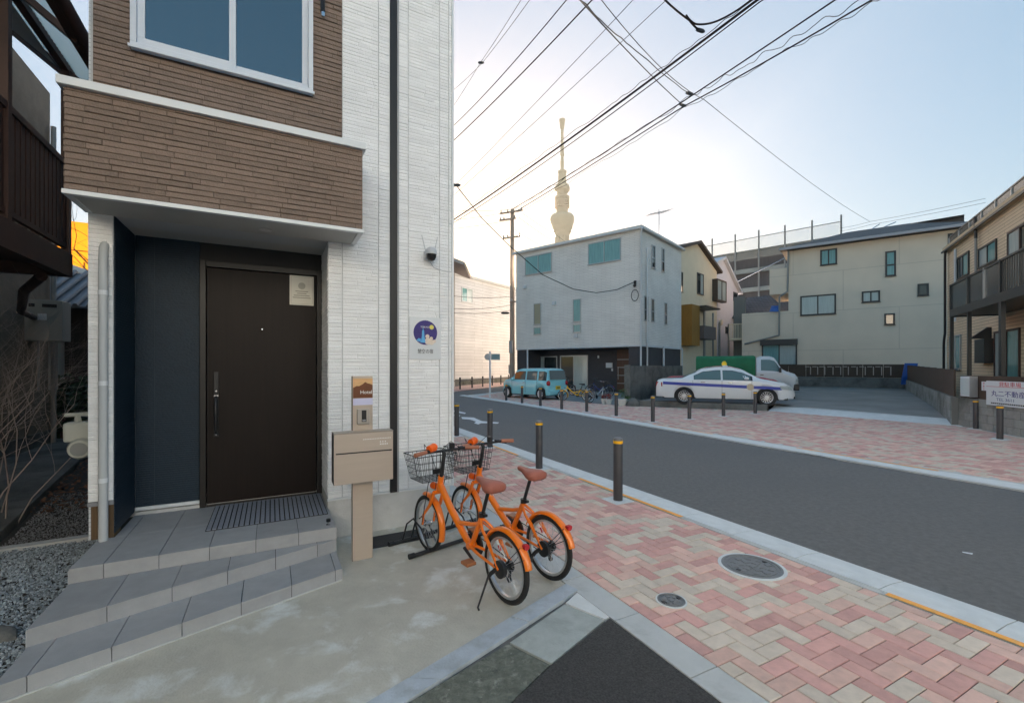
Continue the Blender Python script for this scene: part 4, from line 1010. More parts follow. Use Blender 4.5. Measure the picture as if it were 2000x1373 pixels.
q = MB(); q.box(-0.12,GW+0.12,-0.12,GD+0.12,9.6,9.72); q.box(-0.16,GW+0.16,-0.16,-0.11,9.52,9.74); q.box(GW+0.11,GW+0.16,-0.11,GD+0.16,9.52,9.74)
rf = q.build('roof', mat('roof_trim_white', (0.62,0.61,0.58), 0.5), gh)
q = MB(); q.add([(-0.1,-0.1,9.73),(GW+0.1,-0.1,9.73),(GW+0.1,GD+0.1,9.73),(-0.1,GD+0.1,9.73),(2.5,GD/2,9.9),(GW-2.5,GD/2,9.9)], [(0,1,5,4),(1,2,5),(2,3,4,5),(3,0,4)]); q.build('roof_tiles', mat('roof_slate_far', (0.12,0.12,0.125), 0.8), rf)
q = MB(); q.tube([(-0.2,-0.2,9.60),(GW+0.2,-0.2,9.57)], 0.05, 8); q.tube([(GW+0.2,-0.2,9.57),(GW+0.2,GD+0.15,9.60)], 0.05, 8); q.build('gutter', PIPEW, rf, smooth=50)
winp(gh, GH, 1025.9, 503, 539, 1078, pm=TEALGLASS, fm=SFRAME); winp(gh, GH, 1149, 477, 518.5, 1213, pm=TEALGLASS, fm=SFRAME)
winp(gh, GH, 1043, 593.5, 635, 1057, n=1, fm=SFRAME, pm=mat('tan_curtain', (0.34,0.31,0.22), 0.2)); winp(gh, GH, 1043, 640, 654, 1057, n=1, fm=SFRAME, pm=TEALGLASS)  # upper pane in one tan colour
winp(gh, GH, 1119.5, 585, 629.5, 1135, n=1, fm=SFRAME, pm=TEALGLASS); winp(gh, GH, 1119.5, 634, 650, 1135, n=1, fm=SFRAME, pm=TEALGLASS)
for (px, py) in ((1026,561),(1083.5,593),(1126,656)):
    u, z = GH.pix(px, py); q = MB(); q.box(u-0.13,u+0.13,-0.16,0.0,z-0.12,z+0.12); q.build('vent_hood', PIPEW, gh, bevel=0.03)
# recess: windows, sliding door, brown entrance
u0, z1 = GH.pix(1038, 700, 1.6); u1, _ = GH.pix(1089, 700, 1.6)
win(gh, u0, u1, 0.55, 2.35, 2, y=1.6, fm=SFRAME, pm=[PALEGLASS, DARKGLASS], t=0.07)
u0, _ = GH.pix(1094.5, 700, 1.6); u1, _ = GH.pix(1148.5, 700, 1.6)
win(gh, u0, u1, 0.06, 2.38, 2, y=1.6, fm=SFRAME, pm=[DARKGLASS, PALEGLASS], t=0.08, name='sliding_door')
u0, _ = GH.pix(1206, 700, 1.6); u1, _ = GH.pix(1232, 700, 1.6)
dd = empty('entrance_door', (0,0,0), parent=gh)
q = MB(); q.box(u0,u1+0.25,1.52,1.6,0.05,2.70); q.build('door_leaf', mat('far_brown_door', (0.10,0.045,0.025), 0.5, var=0.2, vs=4, stretch=(4,4,0.4)), dd)
q = MB()
for z in (0.55,1.05,1.55,2.05): q.box(u0+0.03,u1+0.22,1.505,1.525,z,z+0.03)
q.build('strip', SFRAME, dd)
q = MB(); q.tube([(u0+0.12,1.46,0.8),(u0+0.12,1.46,1.6)], 0.02, 8); q.build('handle', SFRAME, dd)
u, z = GH.pix(1191, 713.5, 1.6); q = MB(); q.box(u-0.22,u+0.22,1.48,1.6,z-0.16,z+0.16); q.build('letter_box', mat('white_letter_box', (0.6,0.62,0.64), 0.4), gh)
for (px, py) in ((1169,697),(1196,722)):
    u, z = GH.pix(px, py, 1.6); q = MB(); q.box(u-0.06,u+0.06,1.55,1.6,z-0.09,z+0.09); q.build('wall_fitting', PIPEW, gh, bevel=0.02)
pipe(gh, [(1.02,0.02,0.02),(1.02,0.02,2.85)], 0.06, PIPEW, 'rain_pipe')
pipe(gh, [(GW+0.06,-0.06,0.05),(GW+0.06,-0.06,9.2),(GW+0.25,-0.3,9.5)], 0.055, PIPEW, 'rain_pipe')
pipe(gh, [(GW+0.09,0.9,0.9),(GW+0.09,0.9,1.1),(GW+0.09,0.75,1.3),(GW+0.09,0.75,8.6)], 0.05, PIPEW, 'rain_pipe')
pipe(gh, [(GW+0.09,3.2,0.5),(GW+0.09,3.2,2.9)], 0.07, PIPEW, 'rain_pipe')
pipe(gh, [(GW+0.09,6.4,0.5),(GW+0.09,6.4,2.85)], 0.05, PIPEW, 'rain_pipe')
q = MB(); q.box(GW,GW+0.04,0.6,GD,2.78,2.9); q.build('band_trim', PIPEW, gh)
S = dict(loc=(GW,0,0), rot=(0,0,pi/2), fm=SFRAME, pm=DARKGLASS)
for (pl, yt, yb, pr) in ((1272,478,523,1279),(1291.5,484,531,1297),(1257.5,578,626,1265),(1271.5,583,628,1277),(1297.5,591,634,1302)):
    winp(gh, GS, pl, yt, yb, pr, stack=True, **S)
q = MB(); q.sphere((GW-0.3,-0.12,6.3),0.09,10,8); q.box(GW-0.35,GW-0.25,-0.12,0,6.3,6.6); q.build('cable_bracket', BLACK, gh)
pipe(gh, [(GW-0.3+0.22*cos(k*pi/6),-0.08,5.75+0.33*sin(k*pi/6)) for k in range(13)], 0.02, BLACK, 'cable_loop')
# roof aerial
ax = at(1287, 452, 29.5)
an = empty('roof_aerial', (ax.x,ax.y,9.7), radians(25), 'television aerial on a mast above the grey corner house', 'aerial')
q = MB(); q.tube([(0,0,-0.2),(0,0,2.2)], 0.03, 6); q.tube([(0.12,0,0),(0.06,0,2.0)], 0.012, 5); q.build('mast', STEEL, an)
q = MB(); q.tube([(-0.9,0,1.72),(0.9,0,2.25)], 0.02, 5)
for k in range(9): q.tube([(-0.85+k*0.2,-0.35-0.03*k,1.74+k*0.058),(-0.85+k*0.2,0.35+0.03*k,1.74+k*0.058)], 0.012, 4)
q.build('boom', STEEL, an)
# concrete wall beside the grey house
WL = Fr(5.2, 19.9, 0.649, 0.76)
cw = fempty('court_wall', WL, 'dark weathered concrete wall left of the white sedan', 'wall')
for i in range(4):
    q = MB(); q.box(i*1.62, i*1.62+1.605, 0, 0.15, 0.0, 1.66+0.01*(i%2)); q.build('panel', CONC_DARK, cw, bevel=0.01)
q = MB(); q.box(-0.12,0.0,-0.05,0.2,0.0,1.70); q.build('post', CONC_DARK, cw)

# ---- white long-boarded house at the end of the street
WH = Fr(-5.0, 39.0, 0.56, 0.83)
wh = fempty('street_end_house', WH, 'pale house clad in long boards at the far end of the street', 'house')
q = MB(); q.box(-9,9.9,0,7,0,9.55); q.build('wall', siding_mat('pale_board_siding', (0.62,0.62,0.64), (0.68,0.67,0.69), (0.46,0.46,0.48), 4.0, 0.28, 0.02, bump=0.5, off=0.3), wh)
q = MB(); q.box(-9.2,10.0,-0.2,7.2,9.55,9.75); q.build('roof', mat('white_coping_far', (0.6,0.6,0.6), 0.6), wh)
winp(wh, WH, 901, 560, 589, 923, fm=PIPEW, pm=[TEALGLASS, PALEGLASS], t=0.09)
q = MB(); q.box(-9,9.85,-0.06,0.0,0,0.5); q.build('plinth', CONC_DARK, wh)
EV = Fr(*gp(880,757)[:2], 0.60, 0.80)
eh = empty('hidden_eave_house', (-4.0,30.0,0), 0.0, 'pinkish roof eave showing past the white house corner, its unseen rest stretched to block sun', 'house')
q = MB(); q.side([(-10.5,0),(-0.3,0),(-0.3,8.6),(-10.5,12.6)], -0.2, 4); q.build('wall', mat('eave_house_wall', (0.4,0.38,0.36), 0.8), eh)  # wall and roof stretched left, unseen, to keep sun off the old neighbour wall
q = MB(); q.side([(-11.0,12.85),(0.85,8.25),(0.92,8.42),(-11.0,13.1)], -0.6, 4.3); q.build('roof', mat('pink_fascia', (0.5,0.42,0.38), 0.7), eh)
# guard rail and brick strip before it
gA, gB = Vector((*gp(872,764),0)), Vector((*gp(1010,748),0)); gd_ = (gB-gA); GR = Fr(gA.x,gA.y,gd_.x,gd_.y)
grl = fempty('guard_rail', GR, 'low dark pipe railing on posts before the street end house', 'railing')
n = int(gd_.length/2.1)
for i in range(n+1):
    q = MB(); q.tube([(i*2.1,0,0),(i*2.1,0,0.85)], 0.06, 10); q.build('post', B_BODY, grl, smooth=40)
q = MB(); q.tube([(0,0,0.62),(n*2.1,0,0.62)], 0.035, 8); q.build('rail', B_BODY, grl, smooth=40)
mb = MB(); mb.box(-2,gd_.length+3,-0.9,2.2,-0.03,0.03); mb.build('end_pavement', siding_mat('far_brick_paving', lin(205,150,140), lin(215,195,180), (0.25,0.22,0.2), 0.4, 0.2, 0.01), kind='structure', loc=(GR.o[0],GR.o[1],0), rot=(0,0,GR.rz()))

# ---- cream and lavender houses between
CHF = Fr(12.6, 34.0, 0.70, 0.714)
ch = fempty('cream_house', CHF, 'cream rendered house with wooden bay behind the grey corner house', 'house')
CREAM = mat('cream_render', lin(226,212,186), 0.85, var=0.06, vs=1.5, bump=0.1, bs=20)
q = MB(); q.side([(-1.0,0),(7.6,0),(7.6,9.9),(3.4,11.5),(-1.0,10.2)], 0, 7); q.build('wall', CREAM, ch)
q = MB(); q.side([(-1.3,10.1),(3.4,11.5),(8.0,9.75),(8.05,9.95),(3.4,11.75),(-1.35,10.3)], -0.35, 7.3); q.build('roof', mat('brown_verge', (0.10,0.07,0.055), 0.7), ch)
winp(ch, CHF, 1361, 532, 574, 1373.5, n=2, pm=[DARKGLASS, PALEGLASS], t=0.08)
winp(ch, CHF, 1329, 531, 571, 1333, n=1, pm=DARKGLASS)
u0, z1 = CHF.pix(1391, 548); _, z0 = CHF.pix(1391, 585); u1, _ = CHF.pix(1409, 548)
bw_ = empty('bay_window', (0,0,0), parent=ch)
q = MB(); q.box(u0,u1,-0.45,0,z0-0.12,z0); q.box(u0,u1,-0.45,0,z1,z1+0.12); q.box(u0,u0+0.1,-0.45,0,z0,z1); q.box(u1-0.1,u1,-0.45,0,z0,z1); q.box((u0+u1)/2-0.04,(u0+u1)/2+0.04,-0.45,-0.38,z0,z1); q.build('frame', mat('bay_brown', (0.07,0.05,0.04), 0.6), bw_)
q = MB(); q.box(u0+0.1,u1-0.1,-0.41,-0.40,z0,z1); q.build('pane', PALEGLASS, bw_)
u0, z1 = CHF.pix(1328, 596); _, z0 = CHF.pix(1328, 675); u1, _ = CHF.pix(1344, 596)
q = MB(); q.box(u0,u1,-0.9,0,z0,z1); q.build('wooden_screen', mat('ochre_board', lin(150,110,50), 0.8, var=0.2, vs=3, stretch=(6,6,0.5)), ch)
bl = empty('balcony', (0,0,0), parent=ch)
u2, zt = CHF.pix(1345, 612); u3, zb = CHF.pix(1369, 665)
q = MB(); q.box(u2,u3,-1.2,0,zb,zb+1.0); q.build('parapet', mat('balcony_taupe', (0.16,0.13,0.12), 0.8), bl)
q = MB(); q.box(u2-0.1,u3+0.4,-1.4,0,zt+0.4,zt+0.5); q.build('canopy', DFRAME, bl)
q = MB(); q.box(u2+0.2,u3-0.4,-0.08,0,zb+1.0,zt-0.1); q.build('sliding_window', PALEGLASS, bl)
for (px, w_) in ((1373,0.25),(1391,0.12)):
    u, _ = CHF.pix(px, 600); q = MB(); q.box(u,u+w_,-0.1,0,0,6.2); q.build('downpipe', PIPEG, ch)
LV = Fr(*CHF.w(7.7,0.3)[:2], 0.70, 0.714)
lv = fempty('lavender_house', LV, 'pale lavender gabled house squeezed beside the cream house', 'house')
q = MB(); q.side([(-0.0,0),(6.3,0),(6.3,8.9),(2.2,11.4),(0.0,10.6)], 0, 7); q.build('wall', mat('lavender_render', lin(212,210,218), 0.85, var=0.05, vs=1.5), lv)
q = MB(); q.side([(-0.2,10.5),(2.2,11.4),(6.7,8.7),(6.75,8.9),(2.2,11.65),(-0.25,10.7)], -0.3, 7.2); q.build('roof', mat('white_verge', (0.6,0.6,0.63), 0.6), lv)
winp(lv, LV, 1416.5, 638, 651, 1424, n=1, pm=DARKGLASS, t=0.07); winp(lv, LV, 1432, 570, 588, 1440, n=1, pm=DARKGLASS, t=0.07)
u, z = LV.pix(1406, 630); q = MB(); q.lathe([(0.28,-0.02),(0.25,-0.18),(0.1,-0.24)], 16, (u,0,z), 'y'); q.build('vent_cap', CREAM, lv, smooth=40)
for px in (1403.5,1421.5): u, _ = LV.pix(px, 600); pipe(lv, [(u,-0.08,0),(u,-0.08,z)], 0.09, PIPEG, 'downpipe')

# ---- scaffolded dark building far behind
SCF = Fr(25.4, 62.0, 0.716, -0.698)
sb = fempty('scaffolded_block', SCF, 'dark grey block with stepped decks under construction behind the houses', 'building')
q = MB()
q.box(-4,26,0,14,0,16.2); q.build('wall', mat('dark_sheeting', (0.10,0.095,0.10), 0.8, var=0.2, vs=0.6, stretch=(8,8,1)), sb)
for z in (6.2,8.6,11.0,13.4):
    q = MB(); q.box(-4,26,-0.5,0,z,z+0.55); q.build('slab_edge', mat('slab_pale', (0.30,0.32,0.31), 0.8, var=0.15, vs=1), sb)
q = MB(); q.add([(-4,-0.8,16.2),(26,-0.8,16.2),(26,9,17.2),(-4,9,17.2),(-4,9,16.2),(26,9,16.2)], [(0,1,2,3),(1,5,2),(0,3,4),(3,2,5,4),(0,4,5,1)]); q.build('roof', mat('grey_deck_roof', (0.14,0.145,0.15), 0.8), sb)
NET = bpy.data.materials.new('scaffold_net'); NET.use_nodes = True; t_ = NET.node_tree; pb = t_.nodes['Principled BSDF']; pb.inputs['Base Color'].default_value = (0.62,0.62,0.55,1); pb.inputs['Alpha'].default_value = 0.3; pb.inputs['Roughness'].default_value = 0.9
sf = fempty('scaffold', SCF, 'scaffold poles with pale netting rising above the dark block', 'scaffold')
pxs = [1350,1391,1436,1482,1533,1586,1643]
for i, px in enumerate(pxs):
    u, z = SCF.pix(px, 0, -1.2); yt = 474-(px-1350)*(474-420)/293
    zt = SCF.pix(px, yt, -1.2)[1]
    q = MB(); q.tube([(u,-1.2,0),(u,-1.2,zt)], 0.10, 6); q.build('pole', PIPEG, sf)
    if i:
        pu = SCF.pix(pxs[i-1], 0, -1.2)[0]
        za, zb2 = SCF.pix(pxs[i-1], 487-(pxs[i-1]-1350)*0.184, -1.2)[1], SCF.pix(px, 487-(px-1350)*0.184, -1.2)[1]
        q = MB(); q.add([(pu,-1.1,15.0),(u,-1.1,15.0),(u,-1.1,zb2),(pu,-1.1,za)], [(0,1,2,3)]); q.build('net', NET, sf)
        q = MB(); q.tube([(pu,-1.25,za),(u,-1.25,zb2)], 0.05, 5); q.build('ledger', PIPEG, sf)
u0 = SCF.pix(1436,0,-1.3)[0]; u1 = SCF.pix(1586,0,-1.3)[0]
q = MB(); q.tube([(u0,-1.35,12.2),(u1,-1.35,15.5)], 0.07, 6); q.build('brace', STEEL, sf)
# small dark tiled house under it
TH = Fr(*at(1436, 700, 43)[:2], 0.80, -0.60)
th = fempty('tiled_house', TH, 'small house with dark tiled roof between the lavender and beige buildings', 'house')
q = MB(); q.box(0,5,0.5,6,0,6.2); q.build('wall', mat('grey_green_wall', (0.34,0.37,0.36), 0.85), th)
q = MB(); q.add([(-0.5,-0.3,6.2),(5.5,-0.3,6.2),(5.2,3,8.5),(0.6,3,8.5),(-0.5,6.3,6.2),(5.5,6.3,6.2)], [(0,1,2,3),(1,5,2),(0,3,4),(3,2,5,4),(0,4,5,1)]); q.build('roof', siding_mat('dark_roof_tile', (0.07,0.072,0.08), (0.09,0.09,0.1), (0.03,0.03,0.035), 0.3, 0.2, 0.02), th)

# ---- big beige building behind the parking court
BG = Fr(20.9, 33.5, 0.80, -0.60)
bg_ = fempty('beige_apartment', BG, 'large plain beige apartment building behind the parking court', 'building')
BEIGE = siding_mat('beige_render', lin(228,210,190), lin(231,213,193), lin(213,196,177), 6.0, 2.8, 0.03, bump=0.15, var=0.05)
ul, _ = BG.pix(1540, 600); ur = BG.pix(1915, 600)[0]
ze = BG.pix(1600, 480)[1]
q = MB(); q.box(ul,ur,0,9,0,ze); q.build('wall', BEIGE, bg_)
q = MB(); q.add([(ul-0.5,-0.5,ze),(ur+0.5,-0.5,ze),(ur+0.5,9.5,ze),(ul-0.5,9.5,ze),(ul+3.5,4.5,ze+1.75),(ur-3,4.5,ze+1.75)], [(0,1,5,4),(1,2,5),(2,3,4,5),(3,0,4),(0,3,2,1)])
rf = q.build('roof', siding_mat('slate_roof', (0.085,0.08,0.08), (0.10,0.095,0.095), (0.05,0.05,0.05), 0.6, 0.2, 0.02), bg_)
q = MB(); q.box(ul-0.55,ur+0.55,-0.62,-0.5,ze-0.10,ze+0.07); q.build('gutter', mat('gutter_lilac', (0.42,0.41,0.44), 0.5), rf)
q = MB(); q.box(ul-0.5,ur+0.5,-0.48,0.0,ze-0.12,ze-0.02); q.build('eave', mat('eave_dark', (0.05,0.04,0.04), 0.7), rf)
D = dict(fm=DFRAME, t=0.10)
winp(bg_, BG, 1602, 489, 520, 1635, pm=[TEALGLASS, TEALGLASS], **D)
winp(bg_, BG, 1729, 492, 541, 1750, stack=True, pm=TEALGLASS, **D)
winp(bg_, BG, 1792, 555, 579, 1814, n=1, pm=DARKGLASS, **D)
winp(bg_, BG, 1683, 570, 592, 1719, pm=PALEGLASS, **D)
winp(bg_, BG, 1727, 613, 635.5, 1748, n=1, pm=DARKGLASS, **D)
winp(bg_, BG, 1563, 579, 617.5, 1633, pm=PALEGLASS, **D)
winp(bg_, BG, 1851, 457, 500, 1888, n=1, pm=TEALGLASS, **D)
winp(bg_, BG, 1488, 667, 714, 1557, b=-0.06, pm=[TEALGLASS, PALEGLASS], **D)
u0, z0 = BG.pix(1486, 675); u1, z1 = BG.pix(1558, 664); q = MB(); q.box(u0,u1,-0.35,0,z0,z0+0.42); q.build('shutter_box', DFRAME, bg_)
# terraces stepping down at its left end
tr = empty('terrace', (0,0,0), parent=bg_)
u0, z1 = BG.pix(1503, 527, -0.05); u1, z0 = BG.pix(1541, 573, -0.05)
q = MB(); q.box(u0,ul,-0.05,5,z0,z1); q.build('parapet', BEIGE, tr)
u0, z1 = BG.pix(1449, 613, -0.05); _, z0 = BG.pix(1449, 668, -0.05)
q = MB(); q.box(u0,ul,-0.055,6,0.0,z1); q.build('lower_wall', BEIGE, tr)
lr = empty('stair_landing', (0,0,0), parent=bg_)
ua, zt = BG.pix(1425, 634, 0.3); ub, zb = BG.pix(1449, 660, 0.3)
q = MB(); q.box(ua,ub,0.2,2.0,zb-0.15,zb); q.build('slab', CREAM, lr)
q = MB(); q.tube([(ua,0.25,zt),(ub,0.25,zt)], 0.05, 6)
for i in range(9): q.tube([(ua+(ub-ua)*i/8,0.25,zb),(ua+(ub-ua)*i/8,0.25,zt)], 0.03, 5)
q.build('railing', CREAM, lr)
q = MB(); q.box(ua,ub,1.8,2.0,0,zb+3.5); q.build('back_wall', mat('landing_grey_wall', (0.2,0.2,0.19), 0.8), lr)  # back wall in a darker grey than the cream landing
pipe(bg_, [(BG.pix(1540,489,-0.1)[0],-0.12,ze-0.1),(ul-0.05,-0.12,BG.pix(1540,570)[1]),(BG.pix(1523,578)[0],-0.14,BG.pix(1523,580)[1]),(BG.pix(1522,655)[0],-0.14,BG.pix(1522,655)[1]),(BG.pix(1455,672)[0],-0.14,BG.pix(1455,672)[1])], 0.07, PIPEG, 'rain_pipe')
u, z = BG.pix(1513, 603, -0.2); q = MB(); q.add([(u-0.35,-0.2,z-0.2),(u+0.35,-0.2,z-0.25),(u+0.3,0.2,z+0.25),(u-0.25,0.2,z+0.28),(u-0.05,-0.1,z+0.12)], [(0,1,4),(1,2,4),(2,3,4),(3,0,4),(0,3,2,1)])
q.build('laundry_sheet', mat('blue_sheet', (0.05,0.14,0.42), 0.6), bg_)
for (px0, px1, py, dx) in ((1702,1703,440,0.0),(1726,1728,436,0.3)):
    a = at(px0, py+8, 36); q = MB(); q.tube([(a.x,a.y,a.z-0.6),(a.x,a.y,a.z),(a.x+0.5+dx,a.y-0.2,a.z+0.35)], 0.04, 6); o = q.build('roof_cable_post', STEEL); tag(o, 'thin bent cable post on the beige roof, '+('left one' if px0 == 1702 else 'right one'), 'cable post', 'cable posts on the beige roof')

# ---- fence and low wall before the beige building
FN = Fr(19.3, 32.8, 0.798, -0.602)
fe = fempty('court_fence', FN, 'brown board fence with white stays on a low concrete wall behind the parking court', 'fence')
BRN = mat('brown_fence_board', (0.075,0.050,0.035), 0.8, var=0.15, vs=4)
FW = FN.pix(1772,740)[0]
q = MB(); q.box(-1.5,FW,0,0.2,0,0.88); q.build('base_wall', CONC_DARK, fe)
for i in range(8):
    a = -1.4+(FW+1.3)*i/8; q = MB(); q.box(a,a+(FW+1.3)/8-0.02,0.05,0.1,0.9,1.76); q.build('panel', BRN, fe)
for px in (1583,1597,1611,1627,1642,1657,1674,1690,1706,1722,1740):
    u, _ = FN.pix(px, 730); q = MB(); q.box(u-0.025,u+0.025,0.02,0.049,1.05,1.62); q.box(u-0.32,u-0.06,0.02,0.049,1.58,1.63); q.build('stay', mat('fence_stay', (0.45,0.38,0.33), 0.6) if px == 1583 else bpy.data.materials['fence_stay'], fe)
bt = at(1777, 730, 28.0)
q = MB(); q.loft([[(-0.42,-0.15,0.50),(0.30,-0.2,0.55),(0.30,0.2,0.55),(-0.42,0.2,0.5)],[(-0.38,-0.22,0.9),(0.30,-0.15,0.95),(0.30,0.2,0.9),(-0.38,0.2,0.9)],[(-0.24,-0.18,1.83),(0.36,-0.2,1.82),(0.36,0.15,1.82),(-0.24,0.15,1.83)]]); o = q.build('blue_tarpaulin', mat('blue_tarp', (0.012,0.10,0.42), 0.5, bump=0.5, bs=4), loc=(bt.x,bt.y,0), rot=(0,0,FN.rz())); tag(o, 'blue tarpaulin draped over the corner of the brown fence', 'tarpaulin')

# ---- block wall and brown fence along the right side of the court
BLOCK = mat('concrete_block', (0.27,0.275,0.26), 0.9, var=0.2, vs=6, bump=0.5, bs=50, rnd=0.15, dirt=(0.12,0.125,0.11), dirt_s=1.1, dirt_lo=0.48, dirt_hi=0.7)
MORT = mat('block_mortar', (0.18,0.18,0.17), 0.95)
def block_wall(name, fr, Lw, label, courses=4, bh=0.2, bl_=0.4, fence=(0.84,1.58), cap=True):
    r = fempty(name, fr, label, 'wall')
    q = MB(); q.box(0,Lw,0.012,0.138,-0.02,courses*bh); q.build('mortar_core', MORT, r)
    u = MB(); u.box(-bl_/2+0.005,bl_/2-0.005,0.0,0.15,0.005,bh-0.005); me = u.mesh('block', BLOCK)
    for c_ in range(courses):
        x = -(bl_/2 if c_ % 2 else 0)
        while x < Lw-0.05:
            a, b = max(x,0), min(x+bl_,Lw)
            if b-a > 0.05: obj('block', me, r, ((a+b)/2, random.uniform(-0.002,0.002), c_*bh), scale=((b-a)/bl_,1,1))
            x += bl_
    return r
RW = Fr(12.25, 12.35, 14.25, 17.95)
bwall = block_wall('side_block_wall', RW, 22.9, 'long concrete block wall with brown fence on the right of the parking court')
for i in range(10):
    q = MB(); a = 0.1+i*2.28; q.box(a,a+2.26,0.05,0.09,0.81,1.56+0.018*i); q.build('fence_panel', BRN, bwall)
FWL = Fr(11.0, 7.4, 1.25, 4.95)
fwall = block_wall('front_block_wall', Fr(12.25,12.35,-0.5,-1.95), 6.6, 'short concrete block wall with brown fence facing the street under the signboard')
FW2 = Fr(12.25,12.35,-0.5,-1.95)
for i in range(3):
    q = MB(); q.box(0.02+i*2.0,2.0+i*2.0,0.02,0.06,0.74,1.40); q.build('fence_panel', BRN, fwall)
q = MB(); q.box(0.0,6.2,0.005,0.075,0.68,0.735); q.build('bottom_rail', mat('fence_rail_dark', (0.02,0.02,0.025), 0.6), fwall)
# signboard and post box on that fence
SGW = mat('sign_board_white', (0.68,0.72,0.74), 0.4); RED_INK = mat('sign_red', (0.55,0.03,0.05), 0.5); BLUE_INK = mat('sign_blue', (0.03,0.03,0.22), 0.5)
u0, z1 = FW2.pix(1927, 743.5, -0.03); _, z0 = FW2.pix(1927, 790, -0.03); zz = z0; 
sgn = fempty('parking_signboard', FW2, 'white signboard with red and blue lettering on the brown fence at the right edge', 'signboard')
q = MB(); q.box(u0,u0+1.9,-0.04,-0.005,z0,z1); q.build('board', SGW, sgn, bevel=0.004)
hgt = z1-z0
q = MB(); q.box(u0+0.01,u0+1.89,-0.043,-0.04,z1-hgt*0.235,z1-hgt*0.22); q.build('rule_line', RED_INK, sgn)
text('lettering', '貸駐車場', hgt*0.20, RED_INK, sgn, (u0+0.40,-0.041,z1-hgt*0.195), ext=0.001, sx=1.35)
text('lettering', '丸二不動産', hgt*0.26, BLUE_INK, sgn, (u0+0.16,-0.041,z0+hgt*0.40), ext=0.001, sx=1.3)
text('lettering', 'TEL 3611', hgt*0.17, mat('sign_blue_grey', (0.12,0.16,0.3), 0.5), sgn, (u0+0.32,-0.041,z0+hgt*0.20), ext=0.001, sx=1.4)
q = MB()
for i in range(26): q.box(u0+0.16+i*0.062,u0+0.205+i*0.062,-0.043,-0.04,z0+hgt*0.07,z0+hgt*0.12)
q.build('small_print', mat('sign_black', (0.03,0.03,0.03), 0.5), sgn)
q = MB(); ul_, zt_ = FW2.pix(1917,745,-0.03); ur_, zb_ = FW2.pix(1926,763,-0.03); q.box(ul_,ur_,-0.03,0.015,zb_,zt_)
sml = fempty('small_sign', FW2, 'tiny white plate with red characters beside the signboard', 'sign')
q.build('plate', SGW, sml)
for k, c_ in enumerate('空あり'): text('lettering', c_, (zt_-zb_)*0.27, RED_INK, sml, ((ul_+ur_)/2,-0.031,zt_-(zt_-zb_)*(0.30+0.32*k)), align='CENTER', ext=0.001)
ul_, zt_ = FW2.pix(1877,735,-0.12); ur_, zb_ = FW2.pix(1897,775,-0.12)
pbx = fempty('white_post_box', FW2, 'white upright box fixed at the corner of the brown fence', 'post box')
q = MB(); q.box(ul_,ur_,-0.14,0.015,zb_,zt_); q.build('body', SGW, pbx, bevel=0.01)
q = MB(); q.box(ul_+0.02,ur_-0.03,-0.144,-0.14,zb_+0.03,zt_-0.05); q.build('door', mat('box_door', (0.55,0.62,0.62), 0.3), pbx)
q = MB(); q.box(ur_-0.015,ur_+0.01,-0.15,0.014,zb_-0.01,zt_+0.01); q.build('edge_trim', SFRAME, pbx)

# ---- beige apartment house with black balcony at the right edge
RB = Fr(16.1, 16.5, -0.526, -0.85)
rb = fempty('balcony_apartment', RB, 'beige boarded apartment house with black balcony and posts at the right edge', 'building')
RBS = siding_mat('beige_board_siding', lin(220,198,168), lin(225,203,173), lin(172,150,124), 3.0, 0.12, 0.012, bump=0.5)
V = 1.3
zr = RB.pix(1867, 481, V)[1]
UL = RB.pix(1850, 600, V)[0]
q = MB(); q.box(UL,9.0,V,V+7,0,zr); q.build('wall', RBS, rb)
q = MB(); q.box(UL-0.1,9.1,V-0.15,V+7,zr,zr+0.22); q.build('cornice', mat('cornice_beige', lin(200,180,150), 0.7), rb)
q = MB(); q.box(UL-0.1,9.1,V-0.2,V-0.15,zr-0.02,zr+0.06); q.build('gutter', DFRAME, rb)
rr = empty('roof_railing', (0,0,0), parent=rb)
RAILP = mat('smoked_panel', (0.05,0.055,0.06), 0.25)
q = MB(); q.box(UL,9.0,V+0.05,V+0.11,zr+0.66,zr+0.72); q.build('top_rail', DFRAME, rr)
for i in range(9):
    q = MB(); a = UL+i*1.42; q.box(a,a+0.07,V+0.04,V+0.12,zr+0.22,zr+0.66); q.build('post', SFRAME, rr)
    q = MB(); q.box(a+0.09,a+1.40,V+0.07,V+0.09,zr+0.24,zr+0.65); q.build('panel', RAILP if i < 6 else PALEGLASS, rr)
E = dict(b=V, t=0.07)
winp(rb, RB, 1870, 505, 548, 1894, pm=[DARKGLASS, TEALGLASS], fm=DFRAME, **E)
winp(rb, RB, 1913, 487, 526, 1948, pm=[PALEGLASS, TEALGLASS], fm=DFRAME, **E)
winp(rb, RB, 1970, 455, 580, 2020, pm=[PALEGLASS, DARKGLASS], fm=mat('brown_frame', (0.06,0.035,0.03), 0.5), **E)
winp(rb, RB, 1856, 657, 722, 1878, n=2, pm=[PALEGLASS, TEALGLASS], fm=SFRAME, **E)
winp(rb, RB, 1944, 648, 740, 1994, n=2, pm=[PALEGLASS, TEALGLASS], fm=bpy.data.materials['brown_frame'], **E)
u0, z1 = RB.pix(1903, 664, V-0.25); u1, z0 = RB.pix(1922, 709, V-0.25)
q = MB(); q.box(u0,u1,V-0.25,V,z0,z1); q.build('meter_box', DFRAME, rb)
u0, z0 = RB.pix(1906, 662, V-0.4); u1, z1 = RB.pix(1937, 643, V)
q = MB(); q.xside([(V-0.6,z0),(V,z0),(V,z0+0.42),(V-0.12,z0+0.42)], u0, u1); q.build('awning', DFRAME, rb)
bc = empty('balcony', (0,0,0), parent=rb)
zs = 1.65+97.3*16.5/880; zt2 = RB.pix(1859, 556)[1]
BLK = mat('balcony_black', (0.03,0.034,0.036), 0.4)
